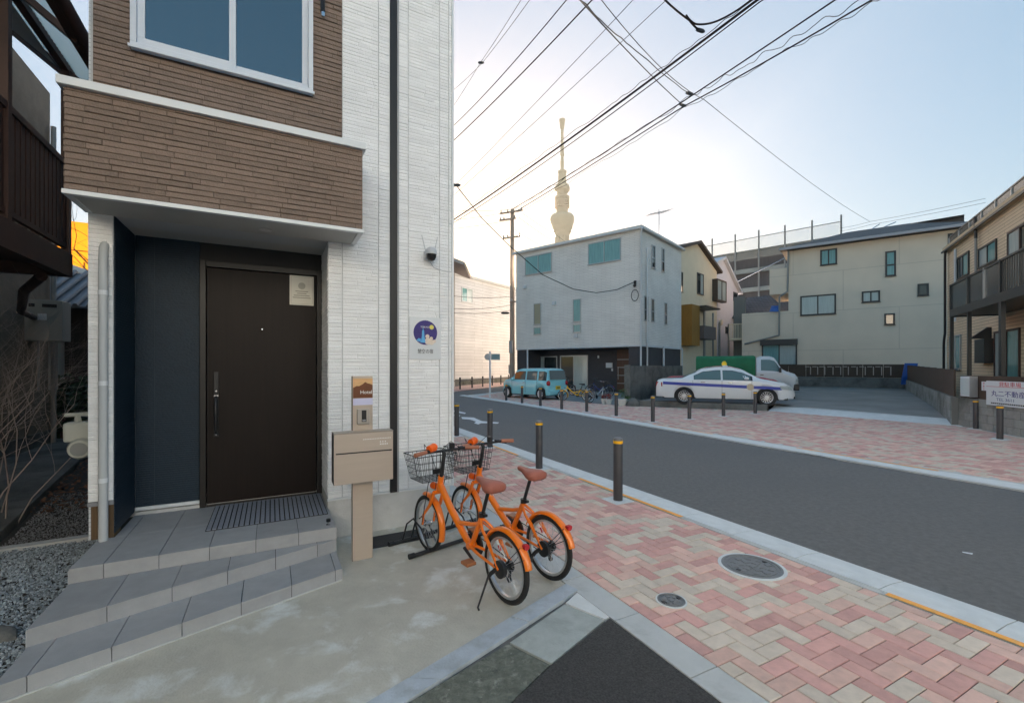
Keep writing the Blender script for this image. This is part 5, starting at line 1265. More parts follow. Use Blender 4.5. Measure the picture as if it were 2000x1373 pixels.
q = MB(); q.box(0,7.5,0.0,V,zs,zs+0.10); q.box(0,7.5,-0.06,0.0,zs-0.04,zs+0.22); q.box(-0.05,0.0,0,V,zs-0.04,zs+0.22); q.build('deck', BLK, bc)
q = MB(); q.box(-0.05,7.5,-0.05,0.03,zt2-0.06,zt2); q.box(-0.05,0.03,0.03,V,zt2-0.06,zt2); q.build('hand_rail', BLK, bc)
xs = [0.0, RB.pix(1893,600)[0], RB.pix(1925,600)[0], RB.pix(1957,600)[0]]
for i in range(3):
    q = MB(); q.box(xs[i]+0.06,xs[i+1]-0.02,-0.02,0.0,zs+0.24,zt2-0.08); q.build('panel', mat('smoked_dark_panel', (0.035,0.042,0.042), 0.2) if i == 0 else bpy.data.materials['smoked_dark_panel'], bc)
for i, x in enumerate(xs+[xs[-1]+2.2]):
    low_ = i in (0,1,3,4)
    q = MB(); q.box(x-0.02,x+0.06,-0.06,0.04,zs+0.2,zt2); q.build('post', BLK if i != 2 else SFRAME, bc)
    if low_: q = MB(); w_ = 0.05 if i != 3 else 0.09; q.box(x-w_,x+w_,-0.045,0.05,0,zs-0.04); q.build('column', BLK, bc)
for i in range(14):
    q = MB(); a = xs[-1]+0.12+i*0.15; q.box(a,a+0.03,-0.03,0.0,zs+0.2,zt2-0.05); q.build('baluster', BLK, bc)
pipe(rb, [(UL-0.1,V-0.1,0.2),(UL-0.1,V-0.1,2.6),(UL+0.05,V-0.12,2.9),(UL+0.2,V-0.12,3.2),(UL+0.2,V-0.12,zr-0.3),(UL+0.45,V-0.16,zr)], 0.05, PIPED, 'rain_pipe')
u_ = RB.pix(1866,500,V-0.1)[0]; pipe(rb, [(u_,V-0.1,zt2-1.0),(u_,V-0.1,zr-0.2)], 0.05, PIPEW, 'rain_pipe')
u_ = RB.pix(1906,500,V-0.1)[0]; pipe(rb, [(u_,V-0.1,zt2-0.3),(u_,V-0.1,zr-0.35)], 0.045, PIPEG, 'rain_pipe'); pipe(rb, [(u_,V-0.1,zr-0.35),(u_,V-0.12,zr+0.5)], 0.05, PIPED, 'rain_pipe')
u0, z1 = RB.pix(1846, 657, V+0.0); q = MB(); q.box(UL-0.5,UL-0.02,V+0.1,V+0.5,1.4,2.9); q.build('dark_hatch', DFRAME, rb)
# ================================================================== vehicles
def lerp(tab, x):
    if x <= tab[0][0]: return tab[0][1]
    for (a, b), (c, d) in zip(tab[:-1], tab[1:]):
        if x <= c:
            k = (x-a)/(c-a) if c > a else 0; k = k*k*(3-2*k)*0.5+k*0.5
            return b+(d-b)*k
    return tab[-1][1]
def car_shell(L, W, top, belt, sill, wheels, wr, wtop, plan):
    """body as a loft of cross-sections; the bottom edge rises over each wheel to leave a real arch"""
    xs = set([0, L]); n = 72
    for i in range(n+1): xs.add(L*i/n)
    for wx in wheels:
        for k in range(-10, 11): xs.add(min(max(wx+wr*sin(k*pi/20), 0), L))
    xs = sorted(xs); rings = []
    for x in xs:
        zt = lerp(top, x); zb = min(lerp(belt, x), zt-0.03); hw = W/2*lerp(plan, x); tw = W/2*lerp(wtop, x)
        zl = sill if not callable(sill) else sill(x)
        za = zl
        for wx in wheels:
            if abs(x-wx) < wr: za = max(za, 0.30+sqrt(max(wr*wr-(x-wx)**2, 0)))
        za = min(za, zb-0.12)
        cab = min(max((zt-zb-0.05)/0.3, 0), 1)
        tw = min(tw, hw*0.97); tw = tw*cab+hw*0.90*(1-cab)
        zm = max((za*0.45+zb*0.55), za+0.02)
        half = [(hw*0.93,za),(hw*0.99,max(za+0.03,min(zm,za+0.14))),(hw,max(zm,za+0.04)),(hw*0.985,zb-0.03),(hw*0.955,zb),(tw+(hw*0.95-tw)*0.08,zt-0.09*cab-0.012),(tw*0.93,zt-0.028*cab-0.004),(tw*0.7,zt),(tw*0.3,zt+0.008*cab),]
        ring = [(x,y,z) for (y,z) in half]+[(x,-y,z) for (y,z) in half[::-1]]
        rings.append(ring)
    return xs, rings
def car_wheel(parent, x, y, r, s, rim_m, spokes=10):
    w = empty('wheel', (x,y,r), parent=parent)
    q = MB(); q.lathe([(r*0.66,-0.09),(r*0.93,-0.10),(r,-0.07),(r,0.07),(r*0.93,0.10),(r*0.66,0.09)], 32, (0,0,0), 'y', closed=True); q.build('tyre', RUBBER, w, smooth=40)
    q = MB(); q.lathe([(r*0.67,-0.085),(r*0.67,0.085),(r*0.61,0.07),(r*0.61,-0.07)], 32, (0,0,0), 'y', closed=True)
    for k in range(spokes):
        a = 2*pi*k/spokes; c_, s_ = cos(a), sin(a); wd = 0.04 if spokes < 8 else 0.011
        q.add([(0.05*c_-wd*s_,s*0.075,0.05*s_+wd*c_),(0.05*c_+wd*s_,s*0.075,0.05*s_-wd*c_),(r*0.63*c_+wd*s_,s*0.085,r*0.63*s_-wd*c_),(r*0.63*c_-wd*s_,s*0.085,r*0.63*s_+wd*c_),
               (0.05*c_-wd*s_,s*0.04,0.05*s_+wd*c_),(0.05*c_+wd*s_,s*0.04,0.05*s_-wd*c_),(r*0.63*c_+wd*s_,s*0.05,r*0.63*s_-wd*c_),(r*0.63*c_-wd*s_,s*0.05,r*0.63*s_+wd*c_)],
              [(0,1,2,3),(4,7,6,5),(0,3,7,4),(1,5,6,2),(0,4,5,1),(3,2,6,7)])
    q.lathe([(0.06,-0.02),(0.06,0.085),(0.045,0.09)] if s > 0 else [(0.045,-0.09),(0.06,-0.085),(0.06,0.02)], 16, (0,0,0), 'y'); q.build('rim', rim_m, w, smooth=30, fix=True)
    q = MB(); q.lathe([(r*0.6,-0.02),(r*0.6,0.02)], 24, (0,0,0), 'y'); q.build('brake_disc', DARKMETAL, w)
CARGLASS = mat('car_glass', (0.03,0.045,0.045), 0.03, spec=0.9)
CARGLASS2 = mat('car_glass_teal', (0.10,0.16,0.16), 0.03, spec=0.9)
RIM_S = mat('alloy_silver', (0.6,0.61,0.63), 0.3, metal=0.6)
def glass_side(xs, rings, x0, x1, lo=0.10, hi=0.93, off=0.006, ks=(4,5)):
    """pane following the shell between belt and roof, a few millimetres proud, both sides separately"""
    out = []
    for side in (0, 1):
        q = MB(); lo_pts = []; hi_pts = []
        for x, rg in zip(xs, rings):
            if x < x0 or x > x1: continue
            n = len(rg); a = Vector(rg[ks[0]] if side == 0 else rg[n-1-ks[0]]); b = Vector(rg[ks[1]] if side == 0 else rg[n-1-ks[1]])
            if (b-a).length < 0.05: continue
            sg = off if side == 0 else -off
            lo_pts.append(a.lerp(b, lo)+Vector((0,sg,0))); hi_pts.append(a.lerp(b, hi)+Vector((0,sg,0)))
        m = len(lo_pts)
        if m > 1: q.add(lo_pts+hi_pts, [(i,i+1,m+i+1,m+i) for i in range(m-1)]); out.append(q)
    return out
def glass_end(xs, rings, x0, x1, off=0.008, w=0.84):
    """windscreen or rear window: strip across the shell's top between two stations"""
    q = MB(); rows = []
    for x, rg in zip(xs, rings):
        if x < x0 or x > x1: continue
        n = len(rg); seg = rg[5:n-5]
        rows.append([Vector((p[0],p[1]*w,p[2]+off)) for p in seg])
    m = len(rows[0]); vs = [p for r in rows for p in r]
    q.add(vs, [(i*m+k,i*m+k+1,(i+1)*m+k+1,(i+1)*m+k) for i in range(len(rows)-1) for k in range(m-1)]); return q

# ---- white sedan with blue stripe
def sedan(name, label, paint, L=4.85, detail=True):
    b = empty(name, (0,0,0), 0, label, 'car')
    W = 1.78; wr = 0.325; wheels = (1.05, 3.90)
    top = [(0,0.80),(0.06,0.93),(0.25,0.985),(0.95,1.01),(1.30,1.16),(1.75,1.40),(2.25,1.455),(2.75,1.44),(3.05,1.37),(3.75,1.01),(3.85,0.985),(4.45,0.88),(4.70,0.76),(4.85,0.58)]
    belt = [(0,0.70),(0.1,0.86),(0.9,0.955),(3.7,0.93),(4.5,0.78),(4.85,0.50)]
    wtop = [(0,0.7),(1.3,0.70),(2.2,0.70),(3.2,0.70),(4,0.8)]
    plan = [(0,0.80),(0.12,0.92),(0.6,0.985),(1.5,1),(3.6,1),(4.4,0.95),(4.72,0.84),(4.85,0.66)]
    xs, rings = car_shell(L, W, top, belt, lambda x: 0.24 if 0.3 < x < 4.5 else 0.28, wheels, wr+0.045, wtop, plan)
    q = MB(); q.loft(rings, closed=False); q.build('body', paint, b, smooth=35, fix=True)
    q = MB(); q.box(0.25,4.6,-0.74,0.74,0.22,0.60); q.build('underbody', BLACK, b)
    for x0, x1, nm in ((1.42,2.36,'rear_side_window'),(2.42,3.42,'front_side_window')):
        for g_ in glass_side(xs, rings, x0, x1, 0.08, 0.88): g_.build(nm, CARGLASS2, b)
        for g_ in glass_side(xs, rings, x0-0.035, x1+0.035, 0.03, 0.93, off=0.003): g_.build('window_trim', BLACK, b)
    glass_end(xs, rings, 3.10, 3.72).build('windscreen', CARGLASS, b, smooth=40); glass_end(xs, rings, 1.03, 1.68).build('rear_window', CARGLASS, b, smooth=40)
    for wx in wheels:
        for s in (-1,1): car_wheel(b, wx, s*0.79, wr, s, RIM_S, 14)
    for s in (-1,1):
        q = MB(); q.loft([[(4.34,s*0.60,0.62),(4.34,s*0.872,0.64),(4.34,s*0.868,0.745),(4.34,s*0.60,0.82)],[(4.62,s*0.55,0.60),(4.60,s*0.815,0.61),(4.58,s*0.80,0.74),(4.62,s*0.55,0.80)],[(4.80,s*0.46,0.58),(4.75,s*0.70,0.59),(4.72,s*0.70,0.70),(4.76,s*0.46,0.73)]]); q.build('headlight', mat('headlight_glass', (0.42,0.46,0.45), 0.1) if 'headlight_glass' not in bpy.data.materials else bpy.data.materials['headlight_glass'], b, fix=True)
        q = MB(); q.loft([[(-0.01,s*0.45,0.66),(-0.01,s*0.70,0.66),(0.02,s*0.70,0.86),(0.03,s*0.45,0.86)],[(0.20,s*0.50,0.66),(0.24,s*0.845,0.68),(0.24,s*0.84,0.84),(0.2,s*0.5,0.86)]]); q.build('tail_light', mat('tail_red', (0.35,0.01,0.015), 0.2) if 'tail_red' not in bpy.data.materials else bpy.data.materials['tail_red'], b, fix=True)
        q = MB(); q.sphere((3.22,s*0.93,1.02), 0.085, 12, 8, sz=0.75); q.box(3.20,3.26,s*0.84,s*0.92,0.97,1.01); q.build('mirror', paint, b, smooth=50)
        for hx in (1.65,2.60):
            q = MB(); q.box(hx,hx+0.16,s*0.885,s*0.90,0.845,0.875); q.build('door_handle', STEEL, b)
        q = MB()
        for sx_ in (1.36,2.39,3.40):
            q.box(sx_,sx_+0.008,s*0.8865,s*0.8935,0.30 if sx_ > 1.4 else 0.72,0.93)
        q.build('door_gap', BLACK, b)
    q = MB(); q.box(4.70,4.80,-0.36,0.36,0.50,0.70); q.build('grille', BLACK, b)
    q = MB(); q.box(4.70,4.86,-0.60,0.60,0.28,0.36); q.build('lower_grille', BLACK, b)
    q = MB(); q.box(-0.008,0.01,-0.17,0.17,0.52,0.68); q.build('number_plate', SGW, b); 
    return b, xs, rings
WPAINT = mat('white_car_paint', (0.70,0.72,0.74), 0.25, coat=0.8)
tx, txs, trg = sedan('sedan_car', 'white sedan with a blue side stripe and yellow roof lamp', WPAINT)
phi = radians(-20); rear = at(1281, 770, 18.55)
tx.location = (rear.x+0.1, rear.y+0.2, 0.17); tx.rotation_euler = (0,0,phi)
STRIPE = mat('blue_stripe', (0.03,0.055,0.36), 0.3, coat=0.5)
for side in (0,1):
    q = MB(); lo, hi = [], []
    for x, rg in zip(txs, trg):
        if x < 0.22 or x > 4.42: continue
        n = len(rg); sg = 1 if side == 0 else -1; hw = abs(rg[2][1]); zb = rg[3][2]; zc = 0.83-0.040*x; 
        if zc > zb-0.01: zc = zb-0.01
        y = sg*(max(hw*0.992, 0)+0.009)
        lo.append((x,y,zc-0.055)); hi.append((x,y*0.999,zc+0.055))
    m = len(lo); q.add(lo+hi, [(i,i+1,m+i+1,m+i) for i in range(m-1)]); q.build('blue_stripe', STRIPE, tx, smooth=40)
q = MB(); q.lathe([(0.12,-0.005),(0.12,0.0)], 20, (3.35,-0.905,0.70), 'y'); q.build('door_badge', mat('badge_gold', (0.5,0.42,0.3), 0.4), tx)
rl = empty('roof_lamp', (2.55,0,1.455), parent=tx)
q = MB(); q.box(-0.09,0.09,-0.33,0.33,0.0,0.05); q.build('base', WPAINT, rl, bevel=0.015)
q = MB(); q.loft([[(-0.075,-0.15,0.04),(0.075,-0.15,0.04),(0.075,0.15,0.04),(-0.075,0.15,0.04)],[(-0.09,-0.13,0.13),(0.09,-0.13,0.13),(0.09,0.13,0.13),(-0.09,0.13,0.13)],[(-0.04,-0.07,0.22),(0.04,-0.07,0.22),(0.04,0.07,0.22),(-0.04,0.07,0.22)]]); q.build('yellow_lamp', mat('lamp_yellow', (0.85,0.55,0.02), 0.3), rl, bevel=0.02)

# ---- red car behind it
rc, _, _ = sedan('red_car', 'red car parked between the white sedan and the green truck', mat('red_car_paint', (0.42,0.015,0.02), 0.3, coat=0.7))
rr_ = at(1300, 760, 21.6); rc.location = (rr_.x, rr_.y, 0.20); rc.rotation_euler = (0,0,phi)

# ---- light blue box-shaped small car
BLUEP = mat('light_blue_paint', lin(140,208,218), 0.25, coat=0.8)
kc = empty('small_car', (0,0,0), 0, 'light blue box-shaped small car parked before the grey corner house', 'car')
L, W, wr = 3.40, 1.475, 0.28
top = [(0,0.80),(0.03,1.05),(0.10,1.46),(0.30,1.515),(1.0,1.53),(2.0,1.51),(2.30,1.44),(2.62,1.06),(2.72,0.985),(3.10,0.93),(3.30,0.84),(3.40,0.62)]
belt = [(0,0.78),(0.06,0.90),(2.6,0.93),(3.1,0.86),(3.4,0.52)]
xs, rings = car_shell(L, W, top, belt, lambda x: 0.22, (0.50,2.88), wr+0.045, [(0,0.80),(0.3,0.84),(2,0.84),(2.6,0.80),(3.4,0.8)], [(0,0.93),(0.1,0.97),(0.5,1),(2.7,1),(3.15,0.94),(3.40,0.74)])
q = MB(); q.loft(rings, closed=False); q.build('body', BLUEP, kc, smooth=35, fix=True)
q = MB(); q.box(0.1,3.2,-0.6,0.6,0.18,0.5); q.build('underbody', BLACK, kc)
for x0, x1, nm in ((0.16,0.62,'quarter_window'),(0.78,1.46,'rear_side_window'),(1.58,2.34,'front_side_window')):
    for g_ in glass_side(xs, rings, x0, x1, 0.10, 0.88): g_.build(nm, CARGLASS, kc)
    for g_ in glass_side(xs, rings, x0-0.03, x1+0.03, 0.06, 0.92, off=0.003): g_.build('window_trim', BLACK, kc)
glass_end(xs, rings, 2.30, 2.64).build('windscreen', CARGLASS, kc, smooth=40)
q = MB(); q.add([(-0.002,-0.58,0.98),(-0.002,0.58,0.98),(0.075,0.54,1.42),(0.075,-0.54,1.42)], [(0,3,2,1)]); q.build('rear_window', CARGLASS, kc, loc=(-0.012,0,0))
for wx in (0.50,2.88):
    for s in (-1,1): car_wheel(kc, wx, s*0.655, wr, s, mat('white_rim', (0.65,0.66,0.68), 0.35) if 'white_rim' not in bpy.data.materials else bpy.data.materials['white_rim'], 7)
for s in (-1,1):
    q = MB(); q.sphere((0,0,0),0.1,14,8,sz=1.35); q.build('tail_light', bpy.data.materials['tail_red'], kc, smooth=60, loc=(0.045,s*0.635,0.80))
    q = MB(); q.sphere((2.42,s*0.80,0.98), 0.075, 12, 8, sz=0.8); q.box(2.40,2.44,s*0.68,s*0.78,0.94,0.97); q.build('mirror', BLUEP, kc, smooth=50)
    q = MB(); q.sphere((3.30,s*0.50,0.70), 0.10, 14, 8); q.build('headlight', bpy.data.materials['headlight_glass'], kc, smooth=60)
    q = MB()
    for sx_ in (0.72,1.52,2.50): q.box(sx_,sx_+0.007,s*0.732,s*0.7415,0.32,0.90)
    q.build('door_gap', BLACK, kc)
    q = MB(); q.box(1.58,1.70,s*0.73,s*0.752,0.80,0.825); q.build('door_handle', STEEL, kc)
q = MB(); q.box(-0.03,0.02,-0.165,0.165,0.50,0.67); q.build('number_plate', mat('plate_yellow', (0.75,0.55,0.05), 0.4), kc)
q = MB()
for i in range(4): q.box(-0.034,-0.030,-0.10+i*0.055,-0.065+i*0.055,0.545,0.615)
q.build('plate_print', mat('plate_ink', (0.03,0.03,0.02), 0.5), kc)
q = MB(); q.tube([(-0.005,0.08,0.97),(0.03,-0.25,1.16)], 0.010, 6); q.build('wiper', BLACK, kc)
q = MB(); q.box(-0.06,0.12,-0.66,0.66,0.25,0.46); q.build('rear_bumper', BLUEP, kc, bevel=0.04)
w0, w1 = Vector((*gp(1057,781.5),0)), Vector((*gp(985,776),0)); dv = (w1-w0).normalized(); ang = atan2(dv.y,dv.x)
lf = Vector((-dv.y,dv.x,0))                          # car's own left; wheels seen are on its left side
org = w0 - dv*0.50 - lf*0.655
kc.location = (org.x,org.y,0.02); kc.rotation_euler = (0,0,ang)

# ---- small truck with green canopy
tk = empty('canopy_truck', (0,0,0), 0, 'small white truck with a green canvas canopy in the parking court', 'truck')
TW, TGREEN = mat('truck_white', (0.62,0.65,0.68), 0.3, coat=0.5), mat('green_canvas', (0.015,0.15,0.065), 0.75, var=0.2, vs=2, bump=0.4, bs=6)
top = [(2.70,1.86),(2.85,1.92),(3.25,1.92),(3.42,1.86),(3.80,1.28),(3.95,1.20),(4.25,1.10),(4.38,0.95),(4.42,0.6)]
belt = [(2.70,1.20),(3.7,1.16),(4.3,0.95),(4.42,0.5)]
def shift(t, o): return [(a-o, b) for a, b in t]
xs, rings = car_shell(1.72, 1.67, shift(top,2.70), shift(belt,2.70), lambda x: 0.30, (1.10,), 0.33, [(0,0.84),(1.72,0.84)], [(0,1),(1.2,1),(1.55,0.95),(1.72,0.82)])
q = MB(); q.loft(rings, closed=False); q.build('cab', TW, tk, smooth=35, loc=(2.70,0,0), fix=True)
for g_ in glass_side(xs, rings, 0.18, 0.98, 0.08, 0.90): g_.build('side_window', CARGLASS2, tk, loc=(2.70,0,0))
glass_end(xs, rings, 0.72, 1.10).build('windscreen', CARGLASS, tk, smooth=40, loc=(2.70,0,0))
q = MB(); q.box(0.0,2.66,-0.80,0.80,0.62,0.95); q.build('bed', TW, tk, bevel=0.02)
q = MB()
rg = []
for x in (0.02,0.10,0.9,1.75,2.58,2.66):
    e = 0.03 if x in (0.02,2.66) else 0; sag = -0.012 if x in (0.9,1.75) else 0.0
    rg.append([(x,0.82-e,0.72),(x,0.83-e,1.2),(x,0.80-e,1.80-e),(x,0.66,1.95-e+sag),(x,0,1.97-e+sag),(x,-0.66,1.95-e+sag),(x,-0.80+e,1.80-e),(x,-0.83+e,1.2),(x,-0.82+e,0.72)])
q.loft(rg); q.build('canopy', TGREEN, tk, smooth=50)
q = MB(); q.box(0.1,4.1,-0.6,0.6,0.30,0.62); q.build('chassis', BLACK, tk)
q = MB(); q.box(4.20,4.44,-0.80,0.80,0.32,0.62); q.build('bumper', BLACK, tk, bevel=0.04)
for s in (-1,1):
    q = MB(); q.box(4.15,4.40,s*0.52,s*0.76,0.72,0.86); q.build('headlight', bpy.data.materials['headlight_glass'], tk, bevel=0.03)
    q = MB(); q.box(3.62,3.72,s*0.86,s*1.0,1.15,1.38); q.build('mirror', BLACK, tk, bevel=0.02)
    q = MB(); q.box(2.86,3.0,s*0.832,s*0.85,1.02,1.05); q.build('door_handle', BLACK, tk)
    for wx in (0.85,3.80): car_wheel(tk, wx, s*0.70, 0.28, s, SFRAME, 6)
tr_ = at(1361, 740, 23.4); tk.location = (tr_.x, tr_.y, 0.20); tk.rotation_euler = (0,0,radians(-27))

# ---- bicycles and flower pots before the grey house
def place(b, px, py, ang, tilt=0):
    X, Y = gp(px, py, 0.02); b.location = (X, Y, 0.02); b.rotation_euler = (0,0,radians(ang))
YB = mat('yellow_bike_paint', lin(235,180,20), 0.35, coat=0.4); SILV = mat('silver_bike_paint', (0.45,0.46,0.48), 0.3, metal=0.6); BLUB = mat('blue_bike_paint', (0.02,0.045,0.20), 0.35, coat=0.4); DKB = mat('black_bike_paint', (0.02,0.02,0.025), 0.4)
g3 = 'bicycles parked before the grey house'
b3 = make_bike('bicycle', 'yellow bicycle parked lengthwise before the grey house windows', g3, YB, BLACK, BLACK, city=True, spokes=12, basket=False); place(b3, 1146, 783, 168)
b4 = make_bike('bicycle', 'silver bicycle with raised handlebar next to the yellow one', g3, SILV, BLACK, BLACK, r=0.30, wb=1.2, city=True, spokes=12); place(b4, 1152, 787, 42)
b5 = make_bike('bicycle', 'dark blue bicycle nearest the brown door of the grey house', g3, BLUB, BLACK, BLACK, r=0.29, wb=1.1, city=True, spokes=12, basket=False); place(b5, 1190, 774, 150)
b6 = make_bike('bicycle', 'black bicycle standing closest to the tail of the light blue car', g3, DKB, BLACK, BLACK, r=0.29, wb=1.1, city=True, spokes=12); place(b6, 1118, 772, 120)
LEAF = mat('plant_leaf', (0.06,0.11,0.03), 0.6, island=0.3); LEAFR = mat('plant_red', (0.22,0.04,0.03), 0.6, island=0.3); POTW = mat('white_pot', (0.62,0.63,0.60), 0.6)
def pot(px, py, h, r, lm, label, ph):
    X, Y = gp(px, py, 0.02); p = empty('flower_pot', (X,Y,0.02), 0, label, 'flower pot', 'potted plants before the grey house')
    q = MB(); q.lathe([(r*0.68,0),(r,h*0.92),(r*1.06,h*0.92),(r*1.06,h),(r*0.9,h),(r*0.85,h*0.85),(1e-6,h*0.85)], 18); q.build('pot', POTW, p, smooth=30)
    q = MB()
    for k in range(70):
        a = random.uniform(0,2*pi); rr = random.uniform(0,r*1.1); z = h+random.uniform(0,ph); c = Vector((rr*cos(a),rr*sin(a),z)); d = Vector((random.uniform(-1,1),random.uniform(-1,1),random.uniform(0.2,1.5))).normalized()*0.07; s = d.orthogonal().normalized()*0.02
        q.add([c-s,c+s,c+d+s*0.4,c+d-s*0.4], [(0,1,2,3)])
    q.build('leaves', lm, p)
pot(1180,788.5,0.22,0.14,LEAFR,'small white pot, leftmost of the row by the bollard',0.12)
pot(1189,789.5,0.22,0.15,LEAFR,'small white pot with reddish leaves, second of the row',0.20)
pot(1215,792,0.26,0.20,LEAF,'larger white pot with tall yellow-green plant right of the bollard',0.40)
pot(1226,791,0.24,0.15,LEAF,'white pot at the end of the row beside the concrete wall',0.10)
# worn stone by the wall corner
X, Y = gp(1236,795); q = MB(); rs = []
for i, (z, r) in enumerate(((0,0.26),(0.14,0.25),(0.28,0.18),(0.34,0.07))): rs.append([(r*cos(k*pi/5)*random.uniform(0.85,1.15), r*sin(k*pi/5)*random.uniform(0.85,1.15), z) for k in range(10)])
q.loft(rs); o = q.build('rough_stone', CONC_DARK, smooth=60, loc=(X+0.1,Y+0.3,0)); tag(o, 'rough grey stone at the foot of the concrete wall corner', 'stone')
# ================================================================== unseen houses added behind the viewer to bounce low sun onto the foreground
def fill_house(X, W, D, Hh, wall_m, label, y0=-9.5, seed=1):
    fr = Fr(X+W, y0, -1.0, 0.0)                    # facade looks along +Y
    h = fempty('unseen_fill_house', fr, label, 'house', 'unseen houses added to bounce sun')
    q = MB(); q.box(0,W,0,D,0,Hh); q.build('wall', wall_m, h)
    q = MB(); q.add([(-0.4,-0.4,Hh),(W+0.4,-0.4,Hh),(W+0.4,D+0.4,Hh),(-0.4,D+0.4,Hh),(W*0.3,D/2,Hh+1.4),(W*0.7,D/2,Hh+1.4)], [(0,1,5,4),(1,2,5),(2,3,4,5),(3,0,4),(0,3,2,1)]); q.build('roof', bpy.data.materials['slate_roof'], h)
    for fl in range(3):
        z = 0.9+fl*2.9
        for k in range(3):
            if fl == 0 and k == 1: continue
            u = W*(0.14+0.30*k); win(h, u, u+1.5, z, z+1.25, 2, fm=DFRAME, pm=[PALEGLASS,TEALGLASS], t=0.07)
    d = empty('door', (0,0,0), parent=h)
    q = MB(); q.box(W*0.45,W*0.45+0.95,-0.05,0.0,0.05,2.2); q.build('door_leaf', DOOR, d)
    q = MB(); q.tube([(W*0.45+0.82,-0.1,0.9),(W*0.45+0.82,-0.1,1.3)], 0.015, 8); q.build('handle', STEEL, d)
    return h
PALE1 = mat('ivory_render', (0.74,0.71,0.65), 0.85, var=0.06, vs=1.5); PALE2 = mat('white_render', (0.78,0.78,0.77), 0.85, var=0.06, vs=1.5); PALE3 = mat('light_grey_render', (0.70,0.70,0.69), 0.85, var=0.06, vs=1.5)
fill_house(-19.5, 9.0, 8.0, 9.0, PALE2, 'white three-storey house added unseen behind the viewer to bounce sun, far left')
fill_house(-9.8, 9.5, 8.0, 9.4, PALE1, 'ivory three-storey house added unseen behind the viewer to bounce sun, left of the middle')
fill_house(0.4, 9.0, 8.0, 9.0, PALE3, 'light grey three-storey house added unseen behind the viewer to bounce sun, right of the middle')
fill_house(10.2, 9.0, 8.0, 9.2, PALE2, 'white three-storey house added unseen behind the viewer to bounce sun, far right')
# ================================================================== utility pole, cables, road sign, tower
PX, PY = 0.02, 33.0
POLEC = mat('pole_concrete', (0.44,0.34,0.27), 0.85, var=0.12, vs=2)
up = empty('utility_pole', (PX,PY,0), radians(-25), 'tall concrete utility pole with cross arms left of the grey corner house', 'utility pole')
ztop = HCAM+(HY-409)/F*PY
q = MB(); q.tube([(0,0,0),(0,0,ztop)], [0.20,0.13], 16); q.build('pole', POLEC, up, smooth=50)
for (z, a, b) in ((ztop-0.25,-0.9,0.9),(ztop-0.75,-0.95,0.35),(ztop-2.1,-0.7,0.7),(ztop-6.8,-0.1,0.8)):
    q = MB(); q.box(a,b,-0.22,-0.13,z-0.05,z+0.05); q.build('cross_arm', POLEC, up)
    for k in (a+0.08,(a+b)/2-0.3,b-0.08):
        q = MB(); q.lathe([(0.03,0),(0.07,0.03),(0.03,0.07),(0.07,0.10),(0.03,0.14),(0.02,0.2)], 10, (k,-0.175,z+0.05)); q.build('insulator', mat('insulator_grey', (0.45,0.42,0.4), 0.3) if 'insulator_grey' not in bpy.data.materials else bpy.data.materials['insulator_grey'], up, smooth=40)
q = MB(); q.tube([(0,0.15,2.0),(0,0.17,9.0)], 0.05, 8); q.build('conduit', DARKMETAL, up)
q = MB(); q.box(-0.24,-0.14,-0.15,0.15,1.1,1.75); q.build('number_plate', SFRAME, up)
q = MB(); q.box(-0.13,0.13,-0.30,-0.17,2.6,3.5); q.build('junction_box', mat('junction_grey', (0.35,0.36,0.37), 0.5), up)
CABLE = mat('black_cable', (0.016,0.013,0.013), 0.8, spec=0.1)
def cable(label, pts, r, sag=0.0, n=24, wig=0.0, ext=(0.0,0.0), grp='overhead cables', name='overhead_cable'):
    P = [at(*p) for p in pts]
    if ext[0]: P.insert(0, P[0]+(P[0]-P[1])*ext[0])
    if ext[1]: P.append(P[-1]+(P[-1]-P[-2])*ext[1])
    out = []
    for i in range(len(P)-1):
        for k in range(n):
            t = k/n; p = P[i].lerp(P[i+1], t); p.z -= sag*4*t*(1-t)
            if wig: s = (i*n+k); p.z += wig*(sin(s*0.75)+0.7*sin(s*0.41+1)+0.4*sin(s*1.3)); p.x += wig*0.5*sin(s*0.6)
            out.append(p)
    out.append(P[-1])
    q = MB(); q.tube(out, r*0.95, 6); o = q.build(name, CABLE, smooth=60); tag(o, label, 'cable', grp); return o
cable('thick black cable bundle crossing the sky from house corner to top centre right', [(888,428,20),(1480,0,8.4)], 0.026, 0.10, ext=(1.0,0.8))
cable('looping thin wire wound along the thick cable bundle', [(888,424,20),(1190,208,11.8),(1477,-4,8.4)], 0.007, 0.0, 60, wig=0.018, ext=(0.5,0.5))
cable('second strand just under the thick cable bundle', [(888,434,20),(1482,6,8.4)], 0.012, 0.16, ext=(1.0,0.8))
cable('plain cable from the pole top to the sky above the beige building', [(1002,408,33),(1632,0,12.2)], 0.024, 0.15, ext=(0,0.8))
cable('lower cable from the pole running to the upper right corner of the sky', [(1003,416,33),(1334,209,18.3),(1704,0,11.8)], 0.024, 0.05, ext=(0,0.8))
cable('wavy wire wrapped along the lower pole cable', [(1003,412,33),(1340,195,18.3),(1680,0,11.8)], 0.011, 0.0, 60, wig=0.055, ext=(0,0.5))
cable('slack wire looping under the lower pole cable', [(1003,420,33),(1150,330,24.3),(1334,213,18.3),(1520,105,14.5),(1700,6,11.8)], 0.010, 0.10, 30, wig=0.03, ext=(0,0.5))
cable('cable left of the tower top, nearest the house corner', [(888,244,16),(1107,0,9.5)], 0.013, 0.10, ext=(0.8,0.8))
cable('thicker cable crossing from house corner to the top left of the sky', [(888,273,16),(1157,0,9.6)], 0.017, 0.06, ext=(0.8,0.8))
cable('thin straight wire ending at the hook on the house corner', [(890,361,20),(1237,0,10.5)], 0.008, 0.05, ext=(0.2,0.8))
